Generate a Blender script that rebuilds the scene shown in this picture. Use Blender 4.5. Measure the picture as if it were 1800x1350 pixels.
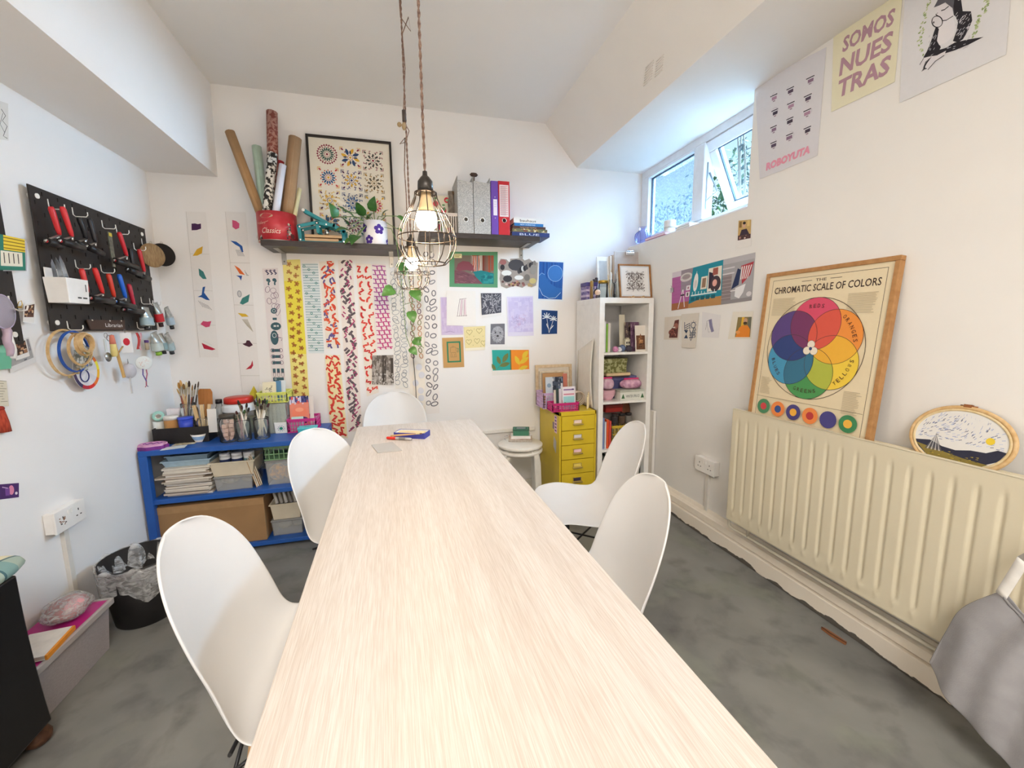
import bpy, bmesh, math, random
from mathutils import Vector, Matrix
PI = math.pi
rnd = random.Random(11)
S = bpy.context.scene
for o in list(bpy.data.objects): bpy.data.objects.remove(o)
COL = S.collection
def lin(h):
    if not isinstance(h, str): return tuple(h)
    h = h.lstrip('#'); r = [int(h[i:i+2], 16)/255 for i in (0, 2, 4)]
    return tuple(c/12.92 if c <= .04045 else ((c+.055)/1.055)**2.4 for c in r)
# ------------------------------------------------------------------ camera
YAW, PIT, ROL, FPX = math.radians(15.07), math.radians(7.92), math.radians(-.67), 733.7
CAM = Vector((0, 0, 1.285))
FW = Vector((math.sin(YAW)*math.cos(PIT), math.cos(YAW)*math.cos(PIT), -math.sin(PIT)))
_r = Vector((math.cos(YAW), -math.sin(YAW), 0)); _u = _r.cross(FW)
RT = math.cos(ROL)*_r + math.sin(ROL)*_u; UP = -math.sin(ROL)*_r + math.cos(ROL)*_u
cd = bpy.data.cameras.new('camera'); cam = bpy.data.objects.new('camera', cd); COL.objects.link(cam)
cd.sensor_width = 36; cd.lens = FPX/1800*36; cd.clip_start = .02; cd.clip_end = 60
cam.matrix_world = Matrix(((RT.x, UP.x, -FW.x, CAM.x), (RT.y, UP.y, -FW.y, CAM.y), (RT.z, UP.z, -FW.z, CAM.z), (0, 0, 0, 1)))
S.camera = cam
# ------------------------------------------------------------------ world, lights, exposure
SKY_COL, SKY_STR = (.62, .84, 1.0), .66
FILL_W, BULB_STR, EXPO = 54, 185, .88
SUN_STR, SUN_ANG, SUN_DIR = 66, 80, (-.78, -.05, -.5)
S.view_settings.view_transform = 'Standard'; S.view_settings.look = 'None'; S.view_settings.gamma = 1
S.view_settings.use_curve_mapping = False; S.view_settings.exposure = EXPO
wd = bpy.data.worlds.new('sky'); S.world = wd; wd.use_nodes = True
wd.node_tree.nodes['Background'].inputs[0].default_value = (*SKY_COL, 1)
wd.node_tree.nodes['Background'].inputs[1].default_value = SKY_STR
def area(name, loc, sx, sy, rot, power, col, portal=False):
    l = bpy.data.lights.new(name, 'AREA'); l.shape = 'RECTANGLE'; l.size = sx; l.size_y = sy; l.energy = power; l.color = col
    if portal: l.cycles.is_portal = True
    o = bpy.data.objects.new(name, l); COL.objects.link(o); o.location = loc; o.rotation_euler = rot
    return o
sl = bpy.data.lights.new('daylight', 'SUN'); sl.energy = SUN_STR; sl.angle = math.radians(SUN_ANG); sl.color = (.44, .71, 1)
so = bpy.data.objects.new('daylight', sl); COL.objects.link(so); so.location = (5, 3, 6); so.rotation_euler = Vector(SUN_DIR).to_track_quat('-Z', 'Y').to_euler()
area('window_portal', (1.96, 2.43, 2.17), .56, 1.15, (0, PI/2, 0), 1, (1, 1, 1), True)
# unseen soft fill light added under the ceiling behind the camera, no fixture modelled
area('ceiling_fill_light', (0.1, -1.35, 2.66), 1.4, 1.0, (0, 0, 0), FILL_W, (1, .955, .90))
# ------------------------------------------------------------------ pixels to points on real planes
D, XL, XR = 3.06, -1.382, 1.79          # back wall y, left wall x, right wall x
def ray(px, py): return FW + RT*((px-900)/FPX) - UP*((py-675)/FPX)
def on(px, py, ax, v):
    d = ray(px, py); return CAM + d*((v-CAM[ax])/d[ax])
def aty(px, py, y): return on(px, py, 1, y)
def atx(px, py, x): return on(px, py, 0, x)
def atz(px, py, z): return on(px, py, 2, z)
# ------------------------------------------------------------------ materials
_M = {}
def mat(h, rough=.5, metal=0., var=.06, scale=30., bump=0., bscale=None, trans=0., alpha=1., emit=0., coat=0., h2=None, stretch=None, sheen=0., sss=0., attr=False, ior=1.45, lo=.35, hi=.65):
    key = (h, rough, metal, var, scale, bump, bscale, trans, alpha, emit, coat, h2, stretch, sheen, sss, attr, ior, lo, hi)
    if key in _M: return _M[key]
    m = bpy.data.materials.new('m_'+str(h).lstrip('#')); m.use_nodes = True
    nt = m.node_tree; N = nt.nodes; L = nt.links; p = N['Principled BSDF']
    tc = N.new('ShaderNodeTexCoord'); src = tc.outputs['Object']
    if stretch:
        mp = N.new('ShaderNodeMapping'); mp.inputs['Scale'].default_value = stretch; L.new(src, mp.inputs[0]); src = mp.outputs[0]
    nz = N.new('ShaderNodeTexNoise'); nz.inputs['Scale'].default_value = scale; nz.inputs['Detail'].default_value = 4; L.new(src, nz.inputs['Vector'])
    c = lin(h)
    if attr:
        at = N.new('ShaderNodeVertexColor'); at.layer_name = 'Col'
        mx = N.new('ShaderNodeMix'); mx.data_type = 'RGBA'; mx.blend_type = 'MULTIPLY'; mx.inputs[0].default_value = 1
        rp = N.new('ShaderNodeValToRGB'); rp.color_ramp.elements[0].color = (1-var,)*3+(1,); rp.color_ramp.elements[1].color = (1, 1, 1, 1)
        L.new(nz.outputs['Fac'], rp.inputs[0]); L.new(at.outputs['Color'], mx.inputs[6]); L.new(rp.outputs[0], mx.inputs[7]); L.new(mx.outputs[2], p.inputs['Base Color'])
    else:
        rp = N.new('ShaderNodeValToRGB'); rp.color_ramp.elements[0].position = lo; rp.color_ramp.elements[1].position = hi
        c2 = lin(h2) if h2 else tuple(min(1, x*(1+var)) for x in c); c1 = c if h2 else tuple(x*(1-var) for x in c)
        rp.color_ramp.elements[0].color = (*c1, 1); rp.color_ramp.elements[1].color = (*c2, 1)
        L.new(nz.outputs['Fac'], rp.inputs[0]); L.new(rp.outputs[0], p.inputs['Base Color'])
    p.inputs['Roughness'].default_value = rough; p.inputs['Metallic'].default_value = metal
    p.inputs['Transmission Weight'].default_value = trans; p.inputs['Alpha'].default_value = alpha; p.inputs['IOR'].default_value = ior
    p.inputs['Coat Weight'].default_value = coat; p.inputs['Sheen Weight'].default_value = sheen
    if emit:
        p.inputs['Emission Color'].default_value = (*c, 1); p.inputs['Emission Strength'].default_value = emit
    if bump:
        bp = N.new('ShaderNodeBump'); bp.inputs['Strength'].default_value = bump; bp.inputs['Distance'].default_value = .004
        src2 = nz
        if bscale:
            src2 = N.new('ShaderNodeTexNoise'); src2.inputs['Scale'].default_value = bscale; src2.inputs['Detail'].default_value = 3; L.new(src, src2.inputs['Vector'])
        L.new(src2.outputs['Fac'], bp.inputs['Height']); L.new(bp.outputs[0], p.inputs['Normal'])
    _M[key] = m; return m
PRINT = mat('#ffffff', rough=.75, attr=True, var=.05, scale=60)
PLASTIC = lambda h, r=.38: mat(h, rough=r, var=.03, scale=20)
METAL = lambda h, r=.3: mat(h, rough=r, metal=1, var=.04, scale=40)
WOOD = lambda h, h2, st=(1, 12, 12): mat(h, rough=.55, h2=h2, scale=9, stretch=st, bump=.08)
def glass_mat(h, tint=.8, rough=.05):
    k = ('glass', h, tint, rough)
    if k in _M: return _M[k]
    m = bpy.data.materials.new('m_glass'); m.use_nodes = True; nt = m.node_tree; N = nt.nodes; L = nt.links
    for n in list(N): N.remove(n)
    out = N.new('ShaderNodeOutputMaterial'); tr = N.new('ShaderNodeBsdfTransparent'); gl = N.new('ShaderNodeBsdfGlossy'); df = N.new('ShaderNodeBsdfDiffuse')
    tr.inputs[0].default_value = (*lin(h), 1); gl.inputs['Roughness'].default_value = rough; df.inputs[0].default_value = (*lin(h), 1)
    nz = N.new('ShaderNodeTexNoise'); nz.inputs['Scale'].default_value = 40; mr = N.new('ShaderNodeMapRange')
    mr.inputs[3].default_value = max(0, 1-tint-.06); mr.inputs[4].default_value = 1-tint+.06; L.new(nz.outputs[0], mr.inputs[0])
    m1 = N.new('ShaderNodeMixShader'); L.new(mr.outputs[0], m1.inputs[0]); L.new(tr.outputs[0], m1.inputs[1]); L.new(df.outputs[0], m1.inputs[2])
    fr = N.new('ShaderNodeFresnel'); fr.inputs[0].default_value = 1.22; m2 = N.new('ShaderNodeMixShader')
    L.new(fr.outputs[0], m2.inputs[0]); L.new(m1.outputs[0], m2.inputs[1]); L.new(gl.outputs[0], m2.inputs[2]); L.new(m2.outputs[0], out.inputs[0])
    _M[k] = m; return m
# ------------------------------------------------------------------ mesh builder
class MB:
    def __init__(s): s.v = []; s.f = []; s.c = []; s.sm = []; s.X = None
    def V(s, p):
        p = Vector(p)
        if s.X is not None: p = s.X @ p
        s.v.append(p); return len(s.v)-1
    def F(s, idx, col=None, sm=False): s.f.append(tuple(idx)); s.c.append(col); s.sm.append(sm)
    def poly(s, pts, col=None): s.F([s.V(p) for p in pts], col); return s
    def box(s, c, sz, R=None, col=None):
        c = Vector(c); hx, hy, hz = sz[0]/2, sz[1]/2, sz[2]/2; q = []
        for z in (-hz, hz):
            for x, y in ((-hx, -hy), (hx, -hy), (hx, hy), (-hx, hy)):
                p = Vector((x, y, z)); p = (R @ p) if R is not None else p; q.append(s.V(c+p))
        a = q
        for f in ((3, 2, 1, 0), (4, 5, 6, 7), (0, 1, 5, 4), (1, 2, 6, 5), (2, 3, 7, 6), (3, 0, 4, 7)): s.F([a[i] for i in f], col)
        return s
    def bb(s, p0, p1, col=None):
        return s.box([(a+b)/2 for a, b in zip(p0, p1)], [abs(b-a) for a, b in zip(p0, p1)], None, col)
    def prism(s, pts, h, ax=2, col=None):
        # polygon in the plane of the two other axes, extruded from h[0] to h[1] along ax
        def mkp(a, b, k): return {2: (a, b, k), 1: (a, k, b), 0: (k, a, b)}[ax]
        lo = [s.V(mkp(a, b, h[0])) for a, b in pts]; hi = [s.V(mkp(a, b, h[1])) for a, b in pts]; n = len(pts)
        s.F(lo[::-1], col); s.F(hi, col)
        for i in range(n): s.F((lo[i], lo[(i+1) % n], hi[(i+1) % n], hi[i]), col)
        return s
    def tube(s, pts, r, n=6, closed=False, col=None, caps=True):
        pts = [Vector(p) for p in pts]; m = len(pts); rs = r if isinstance(r, (list, tuple)) else [r]*m
        T = []
        for i in range(m):
            a = pts[i-1] if (i or closed) else pts[0]; b = pts[(i+1) % m] if (i < m-1 or closed) else pts[-1]
            t = (b-a); T.append(t.normalized() if t.length > 1e-9 else Vector((0, 0, 1)))
        up = Vector((0, 0, 1)) if abs(T[0].z) < .9 else Vector((1, 0, 0))
        N = (up - T[0]*up.dot(T[0])).normalized(); rings = []
        for i in range(m):
            N = N - T[i]*N.dot(T[i]); N = N.normalized() if N.length > 1e-6 else T[i].orthogonal().normalized(); Bn = T[i].cross(N)
            rings.append([s.V(pts[i]+(N*math.cos(2*PI*k/n)+Bn*math.sin(2*PI*k/n))*rs[i]) for k in range(n)])
        for i in range(m if closed else m-1):
            a, b = rings[i], rings[(i+1) % m]
            for k in range(n): s.F((a[k], a[(k+1) % n], b[(k+1) % n], b[k]), col, n > 4)
        if caps and not closed: s.F(rings[0][::-1], col); s.F(rings[-1], col)
        return s
    def cyl(s, p0, p1, r0, r1=None, n=14, col=None, caps=True):
        return s.tube([p0, p1], [r0, r0 if r1 is None else r1], n, False, col, caps)
    def lathe(s, prof, n=20, c=(0, 0, 0), col=None, a0=0, a1=2*PI, sx=1, sy=1):
        c = Vector(c); full = abs(a1-a0-2*PI) < 1e-6; rings = []; m = n if full else n+1
        for r, z in prof:
            if r < 1e-6: rings.append([s.V(c+Vector((0, 0, z)))])
            else: rings.append([s.V(c+Vector((sx*r*math.cos(a0+(a1-a0)*k/n), sy*r*math.sin(a0+(a1-a0)*k/n), z))) for k in range(m)])
        for a, b in zip(rings, rings[1:]):
            for k in range(n):
                k2 = (k+1) % m
                if len(a) == 1 and len(b) == 1: continue
                if len(a) == 1: s.F((a[0], b[k2], b[k]), col, True)
                elif len(b) == 1: s.F((a[k], a[k2], b[0]), col, True)
                else: s.F((a[k], a[k2], b[k2], b[k]), col, True)
        return s
    def sphere(s, c, r, n=12, m=8, col=None, sc=(1, 1, 1)):
        c = Vector(c); rows = []
        for i in range(m+1):
            t = PI*i/m
            if i in (0, m): rows.append([s.V(c+Vector((0, 0, r*sc[2]*math.cos(t))))])
            else: rows.append([s.V(c+Vector((r*sc[0]*math.sin(t)*math.cos(2*PI*k/n), r*sc[1]*math.sin(t)*math.sin(2*PI*k/n), r*sc[2]*math.cos(t)))) for k in range(n)])
        for a, b in zip(rows, rows[1:]):
            for k in range(n):
                k2 = (k+1) % n
                if len(a) == 1: s.F((a[0], b[k], b[k2]), col, True)
                elif len(b) == 1: s.F((a[k], b[0], a[k2]), col, True)
                else: s.F((a[k], b[k], b[k2], a[k2]), col, True)
        return s
    def grid(s, fn, nu, nv, col=None, sm=True, closed_u=False):
        g = [[s.V(fn(i/nu, j/nv)) for j in range(nv+1)] for i in range(nu+(0 if closed_u else 1))]
        R = len(g)
        for i in range(nu):
            for j in range(nv):
                s.F((g[i][j], g[(i+1) % R][j], g[(i+1) % R][j+1], g[i][j+1]), col(i/nu, j/nv) if callable(col) else col, sm)
        return s
    def ring(s, c, R, r, ax=2, n=28, m=6, col=None, sx=1, sy=1):
        pts = []
        for k in range(n):
            a = 2*PI*k/n; x, y = R*sx*math.cos(a), R*sy*math.sin(a)
            pts.append(Vector(c)+Vector({2: (x, y, 0), 1: (x, 0, y), 0: (0, x, y)}[ax]))
        return s.tube(pts, r, m, True, col)
def mk(name, mb, m, parent=None, loc=(0, 0, 0), rot=(0, 0, 0), bevel=0, solid=0, sub=0, smooth=None, segs=2):
    me = bpy.data.meshes.new(name); me.from_pydata([tuple(p) for p in mb.v], [], mb.f)
    ms = m if isinstance(m, (list, tuple)) else [m]
    for x in ms: me.materials.append(x)
    if any(c is not None for c in mb.c):
        ca = me.color_attributes.new('Col', 'FLOAT_COLOR', 'CORNER'); buf = []
        for p, c in zip(me.polygons, mb.c):
            q = (*lin(c), 1) if c is not None else (.9, .9, .9, 1)
            buf.extend(q*p.loop_total)
        ca.data.foreach_set('color', buf)
    me.polygons.foreach_set('use_smooth', [bool(x) if smooth is None else smooth for x in mb.sm]); me.update()
    o = bpy.data.objects.new(name, me); COL.objects.link(o); o.location = loc; o.rotation_euler = rot
    if parent is not None: o.parent = parent
    if solid:
        d = o.modifiers.new('thick', 'SOLIDIFY'); d.thickness = solid; d.offset = 0
    if sub:
        d = o.modifiers.new('sub', 'SUBSURF'); d.levels = d.render_levels = sub
    if bevel:
        d = o.modifiers.new('bev', 'BEVEL'); d.width = bevel; d.segments = segs; d.limit_method = 'ANGLE'; d.angle_limit = .7
    return o
def tag(o, label, cat, group=None):
    o['label'] = label; o['category'] = cat
    if group: o['group'] = group
    return o
def thing(name, label, cat, loc=(0, 0, 0), rz=0, group=None, rot=None):
    o = bpy.data.objects.new(name, None); COL.objects.link(o); o.location = loc
    o.rotation_euler = rot if rot else (0, 0, rz); o.empty_display_size = .05
    return tag(o, label, cat, group)
def struct(o):
    o['kind'] = 'structure'; return o
def plab(o, label): o['label'] = label; return o
def dup(root, loc=None, rz=None, label=None):
    def cp(o, par):
        c = o.copy(); COL.objects.link(c); c.parent = par
        for ch in o.children: cp(ch, c)
        return c
    r = cp(root, None)
    if loc is not None: r.location = loc
    if rz is not None: r.rotation_euler = (0, 0, rz)
    if label: r['label'] = label
    return r
RZ = lambda a: Matrix.Rotation(a, 3, 'Z')
RX = lambda a: Matrix.Rotation(a, 3, 'X')
RY = lambda a: Matrix.Rotation(a, 3, 'Y')
# ------------------------------------------------------------------ flat print painter: u right 0..1, v down 0..1
_tc = {}
def text_mesh(t, shear=0., bold=0.):
    k = (t, shear, bold)
    if k in _tc: return _tc[k]
    cu = bpy.data.curves.new('tmp', 'FONT'); cu.body = t; cu.shear = shear; cu.offset = bold; cu.resolution_u = 2; cu.size = 1
    ob = bpy.data.objects.new('tmp', cu); COL.objects.link(ob)
    bpy.context.view_layer.update()
    me = bpy.data.meshes.new_from_object(ob.evaluated_get(bpy.context.evaluated_depsgraph_get()))
    vs = [(p.co.x, p.co.y) for p in me.vertices]; fs = [tuple(p.vertices) for p in me.polygons]
    bpy.data.objects.remove(ob); bpy.data.curves.remove(cu); bpy.data.meshes.remove(me)
    x0 = min(p[0] for p in vs); x1 = max(p[0] for p in vs); y0 = min(p[1] for p in vs); y1 = max(p[1] for p in vs)
    _tc[k] = ([((x-x0)/(x1-x0), (y-y0)/(y1-y0)) for x, y in vs], fs); return _tc[k]
class Art:
    def __init__(s, asp=1.): s.p = []; s.asp = asp; s.k = 0
    def poly(s, pts, col, z=None):
        s.k += 1; s.p.append(([(min(1, max(0, a)), min(1, max(0, b))) for a, b in pts], col, s.k if z is None else z)); return s
    def rect(s, u0, v0, u1, v1, col): return s.poly([(u0, v0), (u1, v0), (u1, v1), (u0, v1)], col)
    def frame(s, u0, v0, u1, v1, w, col):
        wv = w*s.asp
        s.rect(u0, v0, u1, v0+wv, col); s.rect(u0, v1-wv, u1, v1, col); s.rect(u0, v0, u0+w, v1, col); s.rect(u1-w, v0, u1, v1, col); return s
    def ell(s, u, v, ru, rv=None, col='#000000', n=14, rot=0.):
        rv = ru if rv is None else rv; pts = []
        for i in range(n):
            a = 2*PI*i/n; x, y = ru*math.cos(a), rv*math.sin(a)
            pts.append((u+x*math.cos(rot)-y*math.sin(rot), v+(x*math.sin(rot)+y*math.cos(rot))*s.asp))
        return s.poly(pts, col)
    def oval(s, u, v, ru, rv, w, col, rot=0., n=14, a0=0, a1=2*PI):
        s.k += 1
        def pt(a, d):
            x, y = (ru-d)*math.cos(a), (rv-d)*math.sin(a)
            return (u+x*math.cos(rot)-y*math.sin(rot), v+(x*math.sin(rot)+y*math.cos(rot))*s.asp)
        for i in range(n):
            a, b = a0+(a1-a0)*i/n, a0+(a1-a0)*(i+1)/n; s.poly([pt(a, 0), pt(b, 0), pt(b, w), pt(a, w)], col, s.k)
        return s
    def line(s, pts, w, col):
        # stroke with width w in u units
        s.k += 1; P = [(a, b/s.asp) for a, b in pts]; Ls = []; Rs = []
        for i in range(len(P)):
            a = P[max(0, i-1)]; b = P[min(len(P)-1, i+1)]; dx, dy = b[0]-a[0], b[1]-a[1]; d = math.hypot(dx, dy) or 1
            nx, ny = -dy/d*w/2, dx/d*w/2
            Ls.append((P[i][0]+nx, (P[i][1]+ny)*s.asp)); Rs.append((P[i][0]-nx, (P[i][1]-ny)*s.asp))
        for i in range(len(P)-1): s.poly([Ls[i], Ls[i+1], Rs[i+1], Rs[i]], col, s.k)
        return s
    def text(s, t, u0, v0, u1, v1, col, shear=0., bold=0., f=None):
        # fills the box u0..u1, v0..v1 (v0 top); f maps (u,v) -> (u,v) for bent lettering
        vs, fs = text_mesh(t, shear, bold); s.k += 1
        for q in fs:
            pts = [(u0+(u1-u0)*vs[i][0], v1-(v1-v0)*vs[i][1]) for i in q]
            if f: pts = [f(*p) for p in pts]
            s.poly(pts, col, s.k)
        return s
def sheet(mb, C, art, base, th=.0006, n=None, back=None, step=.000005, curl=None):
    # C: four 3D corners TL TR BR BL; n: outward normal
    C = [Vector(c) for c in C]
    n = n or (C[3]-C[0]).cross(C[1]-C[0]).normalized()
    def P(u, v, d):
        p = (C[0]*(1-u)+C[1]*u)*(1-v)+(C[3]*(1-u)+C[2]*u)*v + n*d
        return p + (n*curl(u, v) if curl else Vector((0, 0, 0)))
    NU, NV = (10, 10) if curl else (1, 1)
    mb.grid(lambda a, b: P(b, a, th), NU, NV, base, False); mb.grid(lambda a, b: P(a, b, 0), NU, NV, back or base, False)
    for (a, b) in (((0, 0), (1, 0)), ((1, 0), (1, 1)), ((1, 1), (0, 1)), ((0, 1), (0, 0))):
        mb.poly([P(*a, 0), P(*b, 0), P(*b, th), P(*a, th)], base)
    if art:
        for pts, col, k in art.p: mb.poly([P(u, v, th+.00015+step*min(k, 1600)) for u, v in pts], col)
    return mb
def wall_art(name, label, cat, wall, px, art, base, lift=.0015, group=None, th=.0006, step=.000005, curl=None):
    ax, v, n = {'b': (1, D, Vector((0, -1, 0))), 'r': (0, XR, Vector((-1, 0, 0))), 'l': (0, XL, Vector((1, 0, 0)))}[wall]
    C = [on(a, b, ax, v)+n*lift for a, b in px]; base_pt = (C[2]+C[3])/2
    mb = sheet(MB(), [c-base_pt for c in C], art, base, th, n, step=step, curl=curl)
    return tag(mk(name, mb, PRINT, loc=base_pt), label, cat, group)
def asp_of(wall, px):
    ax, v = {'b': (1, D), 'r': (0, XR), 'l': (0, XL)}[wall]; C = [on(a, b, ax, v) for a, b in px]
    return ((C[1]-C[0]).length+(C[2]-C[3]).length)/((C[3]-C[0]).length+(C[2]-C[1]).length)
ORD = ['first', 'second', 'third', 'fourth', 'fifth', 'sixth', 'seventh', 'eighth', 'ninth', 'tenth', 'eleventh', 'twelfth', 'thirteenth', 'fourteenth', 'fifteenth']
def jit(a): return rnd.uniform(-a, a)
# ================================================================== the room
YB = -2.3; ZC = 2.727; ZS = 2.203; ZW = 1.88; ZU = 2.447; XW = 1.893
WALL = mat('#eeebe8', rough=.85, var=.012, scale=3, bump=.06, bscale=90)
WALLR = mat('#ebe8e3', rough=.8, var=.015, scale=3, bump=.05, bscale=70)
CEIL = mat('#eceae7', rough=.9, var=.012, scale=2)
def floor_mat():
    m = bpy.data.materials.new('m_floor'); m.use_nodes = True; N = m.node_tree.nodes; L = m.node_tree.links; p = N['Principled BSDF']
    tc = N.new('ShaderNodeTexCoord')
    def nz(s, d, dist=0.):
        n = N.new('ShaderNodeTexNoise'); n.inputs['Scale'].default_value = s; n.inputs['Detail'].default_value = d; n.inputs['Distortion'].default_value = dist; L.new(tc.outputs['Object'], n.inputs['Vector']); return n
    a = nz(2.4, 7, .2); r = N.new('ShaderNodeValToRGB'); r.color_ramp.elements[0].position = .3; r.color_ramp.elements[1].position = .68
    r.color_ramp.elements[0].color = (*lin('#6f6f6c'), 1); r.color_ramp.elements[1].color = (*lin('#8d8c87'), 1); L.new(a.outputs[0], r.inputs[0])
    b = nz(7, 9, .25); r2 = N.new('ShaderNodeValToRGB'); r2.color_ramp.elements[0].position = .50; r2.color_ramp.elements[1].position = .72
    r2.color_ramp.elements[0].color = (1, 1, 1, 1); r2.color_ramp.elements[1].color = (.38, .36, .38, 1); L.new(b.outputs[0], r2.inputs[0])
    mx = N.new('ShaderNodeMix'); mx.data_type = 'RGBA'; mx.blend_type = 'MULTIPLY'; mx.inputs[0].default_value = .6; L.new(r.outputs[0], mx.inputs[6]); L.new(r2.outputs[0], mx.inputs[7])
    c = nz(3.5, 5, .3); r3 = N.new('ShaderNodeValToRGB'); r3.color_ramp.elements[0].position = .55; r3.color_ramp.elements[1].position = .75
    r3.color_ramp.elements[0].color = (0, 0, 0, 1); r3.color_ramp.elements[1].color = (1, 1, 1, 1); L.new(c.outputs[0], r3.inputs[0])
    m2 = N.new('ShaderNodeMix'); m2.data_type = 'RGBA'; L.new(r3.outputs[0], m2.inputs[0]); L.new(mx.outputs[2], m2.inputs[6]); m2.inputs[7].default_value = (*lin('#878a7e'), 1)
    L.new(m2.outputs[2], p.inputs['Base Color']); p.inputs['Roughness'].default_value = .62
    bp = N.new('ShaderNodeBump'); bp.inputs['Strength'].default_value = .12; bp.inputs['Distance'].default_value = .004; L.new(b.outputs[0], bp.inputs['Height']); L.new(bp.outputs[0], p.inputs['Normal'])
    return m
struct(mk('floor', MB().bb((XL-.1, YB-.1, -.06), (2.1, D+.1, 0)), floor_mat()))
struct(mk('ceiling', MB().bb((XL-.1, YB-.1, ZC), (2.1, D+.1, ZC+.08)), CEIL))
struct(mk('wall_back', MB().bb((XL-.1, D, 0), (1.964, D+.1, ZC)), WALL))
struct(mk('wall_left', MB().bb((XL-.1, YB, 0), (XL, D, ZC)), WALL))
struct(mk('wall_rear', MB().bb((XL-.1, YB-.1, 0), (2.1, YB, ZC)), WALL))
wr = MB().bb((XR, YB, 0), (2.1, D, ZW)).bb((XR, YB, ZW), (2.1, 1.882, ZU+.02)).bb((1.9, 1.882, ZU+.01), (2.1, D, ZC))
struct(mk('wall_right', wr, WALLR))
struct(mk('trim_1', MB().prism([(XL, ZS), (-1.014, ZS), (-1.004, ZC), (XL, ZC)], (YB, D), 1), WALL))
struct(mk('trim_2', MB().prism([(1.095, ZC), (1.344, ZU), (2.1, ZU), (2.1, ZC)], (YB, D), 1), WALLR))
# skirting on the right: a chipped lower board and a moulded upper board
def chip_mat():
    m = bpy.data.materials.new('m_chipped_skirting'); m.use_nodes = True; N = m.node_tree.nodes; L = m.node_tree.links; p = N['Principled BSDF']
    tc = N.new('ShaderNodeTexCoord'); sp = N.new('ShaderNodeSeparateXYZ'); L.new(tc.outputs['Object'], sp.inputs[0])
    n = N.new('ShaderNodeTexNoise'); n.inputs['Scale'].default_value = 9; n.inputs['Detail'].default_value = 6; L.new(tc.outputs['Object'], n.inputs['Vector'])
    a = N.new('ShaderNodeMath'); a.operation = 'MULTIPLY_ADD'; a.inputs[1].default_value = -14; a.inputs[2].default_value = .16; L.new(sp.outputs[2], a.inputs[0])
    b = N.new('ShaderNodeMath'); b.operation = 'ADD'; L.new(a.outputs[0], b.inputs[0]); L.new(n.outputs[0], b.inputs[1])
    r = N.new('ShaderNodeValToRGB'); r.color_ramp.elements[0].position = .44; r.color_ramp.elements[1].position = .47
    r.color_ramp.elements[0].color = (*lin('#eee4d4'), 1); r.color_ramp.elements[1].color = (*lin('#5e5952'), 1); L.new(b.outputs[0], r.inputs[0]); L.new(r.outputs[0], p.inputs['Base Color'])
    p.inputs['Roughness'].default_value = .5; return m
sk = struct(mk('baseboard_right', MB().bb((1.738, YB, 0), (XR, 2.62, .084)), chip_mat(), bevel=.004))
mk('moulding', MB().prism([(1.754, .088), (XR, .088), (XR, .158), (1.784, .158), (1.774, .140), (1.762, .128), (1.754, .124)], (YB, 2.62), 1), mat('#f0e6d6', rough=.45, var=.02), sk)
struct(mk('baseboard_back', MB().bb((-.42, D-.018, 0), (1.3, D, .075)), mat('#e8e4dc', rough=.5), bevel=.004))
# cable trunking along the back wall
tk = MB().bb((aty(846, 756, D).x, D-.018, aty(860, 757, D).z-.02), (1.0, D, aty(860, 757, D).z+.005)); struct(mk('trim_3', tk, PLASTIC('#ece8e0'), bevel=.002))
# ------------------------------------------------------------------ window in the right-hand wall
UPVC = PLASTIC('#e2e6ec', .3)
w1 = struct(bpy.data.objects.new('window_1', None)); COL.objects.link(w1); w1.location = (XW, 2.44, ZW)
Y0, Y1, Z1 = 1.862-2.44, D-2.44, ZU+.012-ZW
def wpart(n, p0, p1, m=UPVC, bev=.006, par=None): return mk(n, MB().bb(p0, p1), m, par or w1, bevel=bev)
YM = 2.395-2.44
wpart('sill_board', (-.1, Y0, -.0), (.06, Y1, .012), PLASTIC('#e9e9ec'), .003)
wpart('frame_member', (0, Y0, .012), (.07, Y1, .062)); wpart('frame_member', (0, Y0, Z1-.06), (.07, Y1, Z1))
wpart('frame_member', (0, Y1-.085, .062), (.07, Y1, Z1-.06)); wpart('frame_member', (0, Y0, .062), (.07, Y0+.055, Z1-.06)); wpart('mullion', (-.006, YM-.045, .062), (.07, YM+.04, Z1-.06))
def frost_mat(clear, dif):
    m = bpy.data.materials.new('m_window_glass'); m.use_nodes = True; N = m.node_tree.nodes; L = m.node_tree.links
    for n in list(N): N.remove(n)
    out = N.new('ShaderNodeOutputMaterial'); tr = N.new('ShaderNodeBsdfTransparent'); tl = N.new('ShaderNodeBsdfTranslucent'); gl = N.new('ShaderNodeBsdfGlossy'); gl.inputs['Roughness'].default_value = .1
    tr.inputs[0].default_value = (.93, .98, 1, 1); tl.inputs[0].default_value = (.045, .06, .075, 1)
    tc = N.new('ShaderNodeTexCoord'); n = N.new('ShaderNodeTexVoronoi'); n.inputs['Scale'].default_value = 90; L.new(tc.outputs['Object'], n.inputs['Vector'])
    mr = N.new('ShaderNodeMapRange'); mr.inputs[1].default_value = .15; mr.inputs[2].default_value = .6; mr.inputs[3].default_value = clear; mr.inputs[4].default_value = dif; L.new(n.outputs['Distance'], mr.inputs[0])
    m1 = N.new('ShaderNodeMixShader'); L.new(mr.outputs[0], m1.inputs[0]); L.new(tr.outputs[0], m1.inputs[1]); L.new(tl.outputs[0], m1.inputs[2])
    m2 = N.new('ShaderNodeMixShader'); m2.inputs[0].default_value = .05; L.new(m1.outputs[0], m2.inputs[1]); L.new(gl.outputs[0], m2.inputs[2]); L.new(m2.outputs[0], out.inputs[0]); return m
FROST = frost_mat(.05, .4); CLEAR = frost_mat(.02, .04)
GASK = PLASTIC('#3a4658', .6)
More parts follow.
